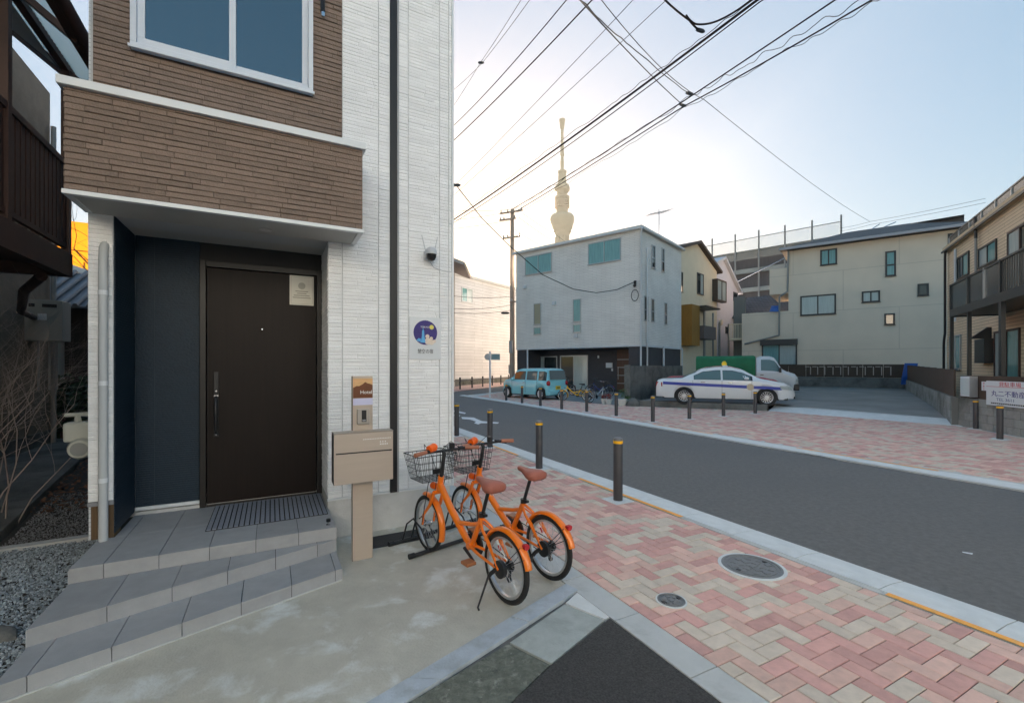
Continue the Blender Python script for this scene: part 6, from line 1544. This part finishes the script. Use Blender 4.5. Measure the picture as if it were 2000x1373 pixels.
cable('thin straight wire just right of the hook wire', [(890,378,20),(1300,2,10.8)], 0.008, 0.05, ext=(0.4,0.8))
cable('cable descending right across the sky to a splice on the lower pole cable', [(1132,0,9.0),(1334,206,18.0)], 0.016, 0.08, ext=(0.7,0))
cable('wavy cable descending right beside the spliced one', [(1145,10,9.0),(1230,88,12.0),(1346,183,18.0)], 0.014, 0.06, 20, wig=0.012, ext=(0.7,0))
cable('long thin wire descending to the roof of the beige building', [(1174,0,8.5),(1375,195,14.5),(1699,433,36)], 0.010, 0.25, ext=(0.7,0))
cable('sagging double cable at the top right of the sky', [(1294,-4,8.2),(1346,40,8.6),(1367,60,8.7)], 0.020, 0.02, ext=(0.8,0))
cable('cable rising from the dark splice back to the thick bundle', [(1340,30,8.6),(1360,48,8.6),(1405,40,8.5),(1470,-2,8.3)], 0.018, 0.03, ext=(0,0.6))
cable('two thin wires meeting left of the sky, upper one', [(1018,0,12),(939,122,16),(886,207,20)], 0.009, 0.03, ext=(0.6,0.4))
cable('two thin wires meeting left of the sky, lower one', [(1035,0,12),(940,126,16),(886,176,19)], 0.009, 0.03, ext=(0.6,0.4))
cable('drop cable sagging from the house corner to the grey house wall', [(890,361,20),(940,425,23),(998,483,26),(1060,537,27),(1120,565,27.5),(1165,572,27.2),(1205,566,26.6),(1243,549,26.0)], 0.022, 0.0, 6)
for (ya, yb, lb) in ((411,410,'top'),(430,414,'second'),(447,430,'third')):
    cable('level wire left of the utility pole, %s one' % lb, [(884,ya,30),(998,yb,33)], 0.013, 0.05, ext=(1.0,0))
for (a, b, c, d, lb) in ((1018,415,1090,462,'uppermost'),(1012,424,1078,470,'middle'),(1006,449,1060,482,'lowest')):
    cable('wire falling right of the pole behind the tower, %s one' % lb, [(a,b,33),(c,d,42)], 0.014, 0.05, ext=(0,1.0))
for (ya, yb, lb) in ((578,579,'upper'),(603,596,'middle'),(611,606,'lower')):
    cable('wire before the pale street end house, %s one' % lb, [(884,ya,28),(997,yb,32.8)], 0.016, 0.12, ext=(0.5,0))
for (y0, y1, lb) in ((446,388,'upper'),(452,396,'lower')):
    cable('wire over the beige roof to the right, %s one' % lb, [(1640,y0,40),(1700,y0-13,37),(1925,y1,30)], 0.012, 0.05)
for (px, py, d, s, lb) in ((1367,60,8.7,0.05,'dark cable splice hanging at the top right of the sky'),(1346,183,18.0,0.09,'upper splice clamp on the lower pole cable'),(1333,206,18.0,0.08,'lower splice clamp on the lower pole cable'),(939,123,16,0.06,'small clamp joining the two thin wires at the left'),(891,362,20,0.10,'cable hook at the white house corner'),(986,611.5,31.5,0.16,'flat black splice case on the wires before the street end house')):
    p = at(px,py,d); q = MB(); q.loft([[(-s*1.6,-s*0.3,-s*0.3),(-s*1.6,s*0.3,-s*0.3),(-s*1.6,s*0.3,s*0.3),(-s*1.6,-s*0.3,s*0.3)],[(-s*0.7,-s*0.5,-s*0.5),(-s*0.7,s*0.5,-s*0.5),(-s*0.7,s*0.5,s*0.5),(-s*0.7,-s*0.5,s*0.5)],[(s*1.2,-s*0.5,-s*0.5),(s*1.2,s*0.5,-s*0.5),(s*1.2,s*0.5,s*0.5),(s*1.2,-s*0.5,s*0.5)],[(s*2.0,-s*0.2,-s*0.2),(s*2.0,s*0.2,-s*0.2),(s*2.0,s*0.2,s*0.2),(s*2.0,-s*0.2,s*0.2)]])
    o = q.build('cable_splice', BLACK, loc=p, rot=(0,0.3 if px > 1000 else 0,0)); tag(o, lb, 'cable splice', 'cable splices')

# ---- street sign on a white pole
X, Y = gp(957, 777)
rs = empty('street_sign', (X,Y,0), 0, 'white sign pole with small blue-green plate at the pavement corner', 'street sign')
zt = HCAM+(HY-686)/F*Y
q = MB(); q.tube([(0,0,0),(0,0,zt)], 0.045, 12); q.build('pole', mat('white_pole', (0.68,0.70,0.72), 0.4), rs, smooth=50)
zz = HCAM+(HY-697)/F*Y; q = MB(); q.box(0.06,0.52,-0.02,0.0,zz-0.16,zz+0.16); q.build('plate', mat('blue_green_plate', (0.16,0.26,0.28), 0.4), rs, bevel=0.01)
q = MB(); q.box(0.075,0.505,-0.024,-0.02,zz-0.145,zz-0.13); q.box(0.075,0.505,-0.024,-0.02,zz+0.13,zz+0.145); q.build('plate_line', bpy.data.materials['white_pole'], rs)
q = MB(); q.lathe([(0.17,-0.02),(0.17,0.0)], 20, (-0.12,0.03,zz), 'y'); q.build('round_plate', SFRAME, rs)

# ---- broadcasting tower far away (true size)
TD = 1160.0; TX = (1098-HX)/F*TD
TOW = mat('tower_glow_tan', (0.58,0.43,0.24), 0.6, var=0.04, vs=0.05)  # warm glow and haze put into the base colour of a white tower
tw = empty('broadcast_tower', (TX,TD,0), 0, 'tall pale broadcasting tower with two observation decks above the roofs', 'tower')
K = 0.204*TD/F
zy = lambda v: HCAM+(HY-(210+v*0.204))/F*TD
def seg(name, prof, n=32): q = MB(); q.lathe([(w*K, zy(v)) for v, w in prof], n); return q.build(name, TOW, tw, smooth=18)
seg('shaft', [(2480,130),(1900,95),(1500,70),(1300,62),(1235,62)])
seg('lower_deck', [(1235,64),(1215,72),(1200,80),(1196,84),(1188,84),(1186,82),(1160,95),(1156,98),(1148,98),(1146,96),(1112,110),(1085,116),(1060,115),(1044,108),(1034,100),(1030,62)])
seg('middle_shaft', [(1032,58),(1020,54),(1000,50),(960,50),(860,48),(832,46)])
seg('upper_deck', [(838,46),(812,56),(800,70),(780,74),(756,68),(744,60),(742,42)])
seg('gain_tower', [(744,42),(700,40),(640,38),(632,42),(612,42),(608,30),(602,18)])
seg('mast', [(604,17),(560,17),(520,20),(512,15),(470,15),(462,22),(452,22),(448,18),(370,18),(360,14),(300,13),(292,18),(284,13),(252,13),(246,17),(238,13),(215,13),(208,18),(190,22),(160,22),(140,28),(122,29),(115,27)], 16)
for v in (862,880,898,916,935,955):
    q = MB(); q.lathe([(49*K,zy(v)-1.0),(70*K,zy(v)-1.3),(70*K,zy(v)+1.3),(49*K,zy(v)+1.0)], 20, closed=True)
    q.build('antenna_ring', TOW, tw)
q = MB()
for k in range(24):
    a = 2*pi*k/24; q.tube([(68*K*cos(a),68*K*sin(a),zy(1400)),(64*K*cos(a),64*K*sin(a),zy(1236))], 1.0, 4); q.tube([(52*K*cos(a),52*K*sin(a),zy(1010)),(49*K*cos(a),49*K*sin(a),zy(840))], 0.8, 4)
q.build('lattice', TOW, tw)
# ================================================================== alley and old neighbour on the left
OLDW = mat('old_mortar_wall', (0.22,0.185,0.145), 0.9, var=0.15, vs=2, bump=0.4, bs=25, dirt=(0.14,0.115,0.09), dirt_s=1.2, dirt_lo=0.45, dirt_hi=0.75)
RUSTB = mat('dark_brown_steel', (0.075,0.036,0.028), 0.55, var=0.2, vs=6)
nb_ = fempty('old_neighbour_house', H, 'old dark house with brown steel balcony at the left edge', 'house')
q = MB(); q.box(-7.0,-2.74,-3.0,7.94,0.36,7.2); q.build('wall', OLDW, nb_)
q = MB(); q.box(-7.0,-2.70,-3.0,7.95,-0.03,0.36); q.build('base_course', CONC_DARK, nb_)
bc2 = empty('balcony', (0,0,0), parent=nb_)
q = MB(); q.box(-2.74,-0.80,-3.0,2.25,2.78,2.90); q.box(-0.86,-0.76,-3.0,2.30,2.66,2.92); q.box(-2.74,-0.76,2.22,2.31,2.66,2.92); q.build('deck', RUSTB, bc2)
q = MB(); q.box(-0.83,-0.77,-3.0,2.30,3.88,3.94); q.box(-2.74,-0.77,2.24,2.30,3.88,3.94); q.box(-0.82,-0.78,-3.0,2.3,2.97,3.02); q.build('rail', RUSTB, bc2)
bm_ = MB(); bm_.box(-0.014,0.014,-0.035,0.035,3.0,3.89); bme = bm_.mesh('baluster', RUSTB)
for i in range(26): obj('baluster', bme, bc2, (-0.80,2.20-i*0.098,0))
for i in range(18): obj('baluster', bme, bc2, (-0.86-i*0.098,2.27,0), (0,0,pi/2))
for (u, v) in ((-0.80,0.93),(-0.80,2.26),(-0.80,-1.2)):
    q = MB(); q.box(u-0.035,u+0.035,v-0.035,v+0.035,2.9,5.06); q.build('post', RUSTB, bc2)
rf2 = empty('canopy_roof', (0,0,0), parent=nb_)
zr_ = lambda u: 5.07-0.80*(u+0.8)
for u in (-0.80,-0.32):
    q = MB(); q.box(u-0.035,u+0.035,-3.0,2.55,zr_(u)-0.10,zr_(u)-0.02); q.build('beam', RUSTB, rf2)
q = MB(); q.tube([(-0.24,-3.0,zr_(-0.3)-0.06),(-0.24,2.6,zr_(-0.3)-0.08)], 0.05, 10); q.build('gutter', RUSTB, rf2, smooth=50)
for v in (-0.6,0.85,2.28,2.52):
    q = MB(); q.add([(-2.74,v-0.03,zr_(-2.74)-0.05),(-0.3,v-0.03,zr_(-0.3)-0.05),(-0.3,v+0.03,zr_(-0.3)-0.05),(-2.74,v+0.03,zr_(-2.74)-0.05),(-2.74,v-0.03,zr_(-2.74)-0.12),(-0.3,v-0.03,zr_(-0.3)-0.12),(-0.3,v+0.03,zr_(-0.3)-0.12),(-2.74,v+0.03,zr_(-2.74)-0.12)], [(0,1,2,3),(4,7,6,5),(0,4,5,1),(1,5,6,2),(2,6,7,3),(3,7,4,0)]); q.build('rafter', RUSTB, rf2)
PC = bpy.data.materials.new('corrugated_polycarbonate'); PC.use_nodes = True; t_ = PC.node_tree; t_.nodes.clear()
o_ = t_.nodes.new('ShaderNodeOutputMaterial'); a_ = t_.nodes.new('ShaderNodeBsdfTranslucent'); b_ = t_.nodes.new('ShaderNodeBsdfTransparent'); c_ = t_.nodes.new('ShaderNodeMixShader'); c_.inputs[0].default_value = 0.6
a_.inputs[0].default_value = (0.75,0.82,0.80,1); b_.inputs[0].default_value = (0.85,0.9,0.88,1); t_.links.new(a_.outputs[0], c_.inputs[1]); t_.links.new(b_.outputs[0], c_.inputs[2]); t_.links.new(c_.outputs[0], o_.inputs[0])
q = MB(); N = 170
for i in range(N+1):
    v = -3.0+5.6*i/N; dz = 0.012*(1 if i % 2 else -1)
    q.v += [(-2.74,v,zr_(-2.74)+dz),(-0.25,v,zr_(-0.25)+dz)]
q.f += [(2*i,2*i+1,2*i+3,2*i+2) for i in range(N)]; q.m += [0]*N
q.build('corrugated_sheet', PC, rf2)
q = MB(); q.add([(-2.74,-3,zr_(-2.74)-0.14),(-0.86,-3,zr_(-0.86)-0.14),(-0.86,2.2,zr_(-0.86)-0.14),(-2.74,2.2,zr_(-2.74)-0.14)], [(0,1,2,3),(3,2,1,0)]); q.build('ceiling_board', mat('ceiling_board', (0.5,0.5,0.5), 0.8), rf2)
# under the balcony
pipe(nb_, [(-2.70,7.2,2.55),(-2.2,5.2,2.50),(-1.4,3.0,2.56),(-0.95,2.1,2.62)], 0.05, RUSTB, 'drain_pipe')
pipe(nb_, [(-2.66,7.85,0.1),(-2.66,7.85,6.5)], 0.045, PIPEG, 'rain_pipe')
q = MB(); q.box(-2.74,-2.55,4.6,5.0,0.0,2.4); q.build('pilaster', OLDW, nb_)
q = MB(); q.box(-2.75,-2.70,1.6,3.4,1.2,2.5); q.build('window_pane', DARKGLASS, nb_)
wht = fempty('water_heater', H, 'grey gas water heater box hanging on the old left wall', 'water heater')
HEAT = mat('heater_grey', (0.34,0.34,0.31), 0.5)
q = MB(); q.box(-2.74,-2.22,6.85,7.25,2.12,2.88); q.build('case', HEAT, wht, bevel=0.01)
q = MB(); q.box(-2.68,-2.60,6.845,6.85,2.74,2.80); q.box(-2.50,-2.30,6.845,6.85,2.74,2.80); q.build('exhaust_slot', BLACK, wht)
q = MB(); q.box(-2.56,-2.44,6.845,6.85,2.5,2.62); q.build('label_plate', SGW, wht)
for k in (-2.6,-2.45,-2.35): pipe(wht, [(k,7.0,2.12),(k,7.0,1.2)], 0.02, PIPEG, 'water_pipe')
# gas meter and white box on the guest house side
METER = mat('meter_cream', (0.46,0.47,0.42), 0.5)
gm = fempty('gas_meter', H, 'cream gas meter on pipes at the left side of the guest house', 'gas meter')
q = MB(); q.box(-0.24,-0.02,0.30,0.44,1.03,1.19); q.build('body', METER, gm, bevel=0.02)
q = MB(); q.lathe([(0.07,0.24),(0.085,0.27),(0.085,0.46),(0.06,0.48)], 18, (-0.12,0,0.98), 'y'); q.build('dial_housing', METER, gm, smooth=40)
q = MB(); q.lathe([(0.055,0.232),(0.055,0.245)], 18, (-0.12,0,0.98), 'y'); q.build('dial', mat('dial_grey', (0.25,0.26,0.25), 0.3), gm)
q = MB(); q.tube([(-0.16,0.36,1.19),(-0.16,0.36,1.25),(0.02,0.36,1.25)], 0.025, 8); q.tube([(-0.07,0.38,1.19),(-0.07,0.38,1.23)], 0.022, 8); q.tube([(-0.24,0.36,1.25),(-0.10,0.36,1.25)], 0.016, 8); q.build('pipe', METER, gm, smooth=50)
wb_ = fempty('wall_box', H, 'white utility box on the alley side of the guest house', 'utility box')
q = MB(); q.loft([[(-0.20,1.3,1.98),(0.0,1.3,1.95),(0.0,1.6,1.95),(-0.20,1.6,1.98)],[(-0.24,1.25,2.2),(0.0,1.25,2.2),(0.0,1.65,2.2),(-0.24,1.65,2.2)],[(-0.24,1.25,2.30),(0.0,1.25,2.30),(0.0,1.65,2.30),(-0.24,1.65,2.30)]]); q.build('shell', PIPEW, wb_, smooth=30)
q = MB(); q.box(-0.15,-0.05,1.35,1.55,1.90,1.96); q.build('base', PIPEG, wb_)
# far end of the alley: tiled house, hedge, orange sheeted building, bare tree
ah = fempty('alley_end_house', H, 'low dark wooden house with tiled roof at the end of the alley', 'house')
q = MB(); q.box(-9,1.5,10.2,14,0,3.1); q.build('wall', mat('dark_boards', (0.06,0.045,0.04), 0.8, var=0.3, vs=2, stretch=(8,8,0.6)), ah)
q = MB(); q.add([(-9.5,9.5,3.05),(2,9.5,3.05),(2,12,4.2),(-9.5,12,4.2),(-9.5,9.5,3.0),(2,9.5,3.0)], [(0,1,2,3),(4,5,1,0),(0,3,4),(1,5,2)])
rt = q.build('roof', mat('blue_grey_tile', (0.14,0.15,0.17), 0.6), ah)
for i in range(46):
    q_ = MB(); u = -9.4+i*0.245; q_.tube([(u,9.42,3.06),(u,12,4.25)], 0.055, 6); q_.build('tile_roll', bpy.data.materials['blue_grey_tile'], rt)
win(ah, -4.3,-3.2,1.2,2.3, 2, y=10.2, fm=SFRAME, pm=PALEGLASS); win(ah, -2.7,-1.6,1.3,2.3, 2, y=10.2, fm=SFRAME, pm=DARKGLASS)
q = MB(); q.box(-4.6,-3.6,9.2,9.8,3.55,4.05); q.build('air_conditioner', mat('ac_cream', (0.5,0.48,0.42), 0.5), ah, bevel=0.02)
LEAFD = mat('hedge_leaf', (0.035,0.06,0.025), 0.6, island=0.35)
def foliage(mb, c, rad, n, s):
    for _ in range(n):
        d = Vector((random.gauss(0,1),random.gauss(0,1),random.gauss(0,1))).normalized()*(random.random()**0.4); p = Vector((c[0]+d.x*rad[0],c[1]+d.y*rad[1],c[2]+d.z*rad[2]))
        a = Vector((random.uniform(-1,1),random.uniform(-1,1),random.uniform(-0.6,1))).normalized()*s; b = a.orthogonal().normalized()*s*0.45
        mb.add([p-b*0.2,p+a*0.5-b,p+a,p+a*0.5+b], [(0,1,2,3)])
for i, (u, v, r_, lb) in enumerate(((-2.0,8.8,0.75,'dark evergreen shrub at the end of the alley, nearest the guest house wall'),(-3.0,9.4,0.6,'dark evergreen shrub at the end of the alley, beside the old wall'))):
    w = H.w(u,v); s_ = empty('shrub', (w.x,w.y,0), 0, lb, 'shrub', 'shrubs at the alley end')
    q = MB(); foliage(q, (0,0,0.75), (r_,r_,0.75), 700, 0.11); q.build('foliage', LEAFD, s_)
    q = MB(); q.tube([(0,0,0),(0.03,0,0.8)], [0.04,0.015], 6); q.build('stem', RUSTB, s_)
OR = bpy.data.materials.new('orange_sheeting'); OR.use_nodes = True; t_ = OR.node_tree; t_.nodes.clear()
o_ = t_.nodes.new('ShaderNodeOutputMaterial'); a_ = t_.nodes.new('ShaderNodeBsdfTranslucent'); b_ = t_.nodes.new('ShaderNodeBsdfDiffuse'); c_ = t_.nodes.new('ShaderNodeMixShader')
a_.inputs[0].default_value = (1.0,0.62,0.10,1); b_.inputs[0].default_value = (0.95,0.55,0.10,1); c_.inputs[0].default_value = 0.5
t_.links.new(a_.outputs[0], c_.inputs[1]); t_.links.new(b_.outputs[0], c_.inputs[2]); t_.links.new(c_.outputs[0], o_.inputs[0])
ob = empty('orange_building', (-29.5,28.5,0), radians(30), 'bright orange building glimpsed through the alley', 'building')
q = MB(); q.side([(-6,0),(6,0),(6,8.6),(2,11.0),(-6,11.0)], 0, 6); q.build('wall', OR, ob)
q = MB()
for k in range(5): q.box(-6,6,-0.08,0,1.5+k*1.9,1.56+k*1.9)
for k in range(7): q.box(-5.8+k*1.9,-5.72+k*1.9,-0.09,0,0,8.4)
q.build('frame_lines', mat('orange_dark', (0.45,0.2,0.02), 0.7), ob)
ar_ = empty('grey_roofed_house', (-19.5,18.8,0), H.rz(), 'pale low roof between the orange building and the tiled house', 'house')
q = MB(); q.side([(-3,0),(3,0),(3,5.0),(0,6.0),(-3,5.0)], 0, 3); q.build('wall', mat('pale_gable', (0.45,0.45,0.44), 0.8), ar_)
q = MB(); q.side([(-3.3,4.9),(0,6.0),(3.3,4.9),(3.3,5.1),(0,6.25),(-3.3,5.1)], -0.3, 3.3); q.build('roof', mat('pale_roof', (0.5,0.5,0.5), 0.6), ar_)
TWIG = mat('grey_twig', (0.20,0.15,0.12), 0.85)
def branch(mb, p, d, l, r, depth, droop=0.0):
    n = 4; pts = [p.copy()]; rs = [r]
    for i in range(n):
        d = (d+Vector((random.uniform(-0.25,0.25),random.uniform(-0.25,0.25),random.uniform(-0.15,0.2)-droop))).normalized()
        p = p+d*l/n; pts.append(p.copy()); rs.append(r*(1-0.55*(i+1)/n))
        if depth and i >= 1:
            for _ in range(random.choice((1,1,2))):
                nd = (d+Vector((random.uniform(-0.9,0.9),random.uniform(-0.9,0.9),random.uniform(-0.3,0.7)))).normalized()
                branch(mb, p, nd, l*random.uniform(0.45,0.75), rs[-1]*0.6, depth-1, droop)
    mb.tube(pts, rs, 5 if r > 0.01 else 3)
w = H.w(-1.5,9.0); bt_ = empty('bare_tree', (w.x,w.y,0), 0, 'leafless tree rising behind the old balcony at the end of the alley', 'tree')
q = MB(); q.tube([(0,0,0),(0.05,0,1.2),(0.0,0.05,2.4)], [0.08,0.065,0.05], 8); q.build('trunk', TWIG, bt_, smooth=60)
q = MB()
for k in range(7): branch(q, Vector((0,0.03,1.7+0.12*k)), Vector((random.uniform(-0.7,0.7),random.uniform(-0.7,0.7),0.9)).normalized(), 2.2, 0.03, 3)
q.build('crown', TWIG, bt_)
w = H.w(-1.35,1.85); bs_ = empty('bare_shrub', (w.x,w.y,0), 0, 'tangled leafless grey shrub at the left edge before the old wall', 'shrub')
q = MB()
for k in range(26): branch(q, Vector((random.uniform(-0.2,0.2),random.uniform(-0.4,0.4),0.0)), Vector((random.uniform(-0.45,0.45),random.uniform(-0.45,0.45),1)).normalized(), random.uniform(1.1,1.7), 0.009, 3, 0.06)
q.build('twigs', mat('pale_twig', (0.42,0.34,0.30), 0.85), bs_)
# ground of the alley
hp_ = lambda pts: [tuple(H.w(*p)[:2]) for p in pts]
mb = MB(); mb.prism(hp_([(-2.72,-3.2),(-0.72,-3.2),(-0.99,1.36),(-1.63,5.83),(-1.9,9.5),(-2.72,9.5)]), -0.03, 0.10); mb.build('alley_path', CONC_DARK, kind='structure', bevel=0.01)
mb = MB(); mb.prism(hp_([(-0.98,1.01),(0.04,1.06),(0.04,1.16),(-0.98,1.11)]), -0.03, 0.035); mb.build('alley_kerb', CONC, kind='structure')
sheet('alley_ground', hp_([(-1.9,-3.2),(0.2,-3.2),(0.2,10),(-2.2,10)]), -0.002, mat('alley_soil', (0.055,0.05,0.045), 0.95, var=0.3, vs=10, bump=0.8, bs=40))
GRAV = mat('blue_grey_gravel', (0.31,0.36,0.40), 0.55, island=0.55)
GRAV2 = mat('fine_grey_gravel', (0.22,0.225,0.235), 0.8, island=0.35)
def stones(mb, n, u0, u1, v0, v1, s0, s1):
    k = 0
    while k < n:
        v = random.uniform(v0,v1); u = random.uniform(u0,u1)
        if u < -0.93-max(0,(v-1.36))*0.143: continue
        k += 1; s = random.uniform(s0,s1); w = H.w(u,v)
        R = Matrix.Rotation(random.uniform(0,6.3),3,(random.uniform(-1,1),random.uniform(-1,1),random.uniform(-1,1)+0.01))
        P = [R @ Vector(p) for p in ((s,0,0),(-s,0,0),(0,s*random.uniform(0.5,0.9),0),(0,-s*random.uniform(0.5,0.9),0),(0,0,s*0.6),(0,0,-s*0.6))]
        z = random.uniform(0.0,0.022)
        mb.add([(w.x+p.x,w.y+p.y,z+p.z) for p in P], [(0,2,4),(2,1,4),(1,3,4),(3,0,4),(2,0,5),(1,2,5),(3,1,5),(0,3,5)])
q = MB(); stones(q, 15000, -1.0, 0.05, -1.6, 1.02, 0.006, 0.015); o = q.build('gravel', GRAV); tag(o, 'blue grey crushed gravel left of the entrance steps', 'gravel', kind='stuff')
q = MB(); stones(q, 7000, -1.2, 0.05, 1.15, 3.2, 0.005, 0.011); o = q.build('fine_gravel', GRAV2); tag(o, 'fine grey gravel behind the alley kerb', 'gravel', kind='stuff')
LIT = mat('dead_leaves', (0.17,0.075,0.035), 0.8, island=0.55)
q = MB()
for _ in range(1800):
    v = random.uniform(2.2,8.5); u = random.uniform(-1.0-max(0,(v-1.36))*0.143, 0.0); w = H.w(u,v); a = random.uniform(0,6.3); s = random.uniform(0.02,0.05); z = 0.01+random.uniform(0,0.05)
    d = Vector((cos(a),sin(a),random.uniform(-0.4,0.4)))*s; b = Vector((-sin(a),cos(a),random.uniform(-0.5,0.5)))*s*0.45; c0 = Vector((w.x,w.y,z))
    q.add([c0-d,c0+b,c0+d,c0-b], [(0,1,2,3)])
o = q.build('leaf_litter', LIT); tag(o, 'brown fallen leaves along the alley path', 'leaves', kind='stuff')
# flat stone and a tuft on the gravel
w = H.w(-0.22,-0.75); q = MB(); rsn = [[(0.12*k_*cos(a*pi/5)*random.uniform(0.8,1.2),0.08*k_*sin(a*pi/5)*random.uniform(0.8,1.2),z_) for a in range(10)] for k_, z_ in ((1,0.0),(1.05,0.03),(0.8,0.05),(0.3,0.055))]
q.loft(rsn); o = q.build('flat_stone', CONC_DARK, smooth=60, loc=(w.x,w.y,0.01)); tag(o, 'flat rough stone lying on the blue grey gravel', 'stone')

# ================================================================== evening haze
HZ = bpy.data.materials.new('evening_haze'); HZ.use_nodes = True; t_ = HZ.node_tree; t_.nodes.clear()
o_ = t_.nodes.new('ShaderNodeOutputMaterial'); v_ = t_.nodes.new('ShaderNodeVolumePrincipled')
v_.inputs['Color'].default_value = (0.95,0.90,0.82,1); v_.inputs['Density'].default_value = 0.00005; v_.inputs['Anisotropy'].default_value = 0.35
t_.links.new(v_.outputs[0], o_.inputs['Volume'])
q = MB(); q.box(-700,700,-400,1500,-2,680); o = q.build('haze', HZ, kind='stuff')
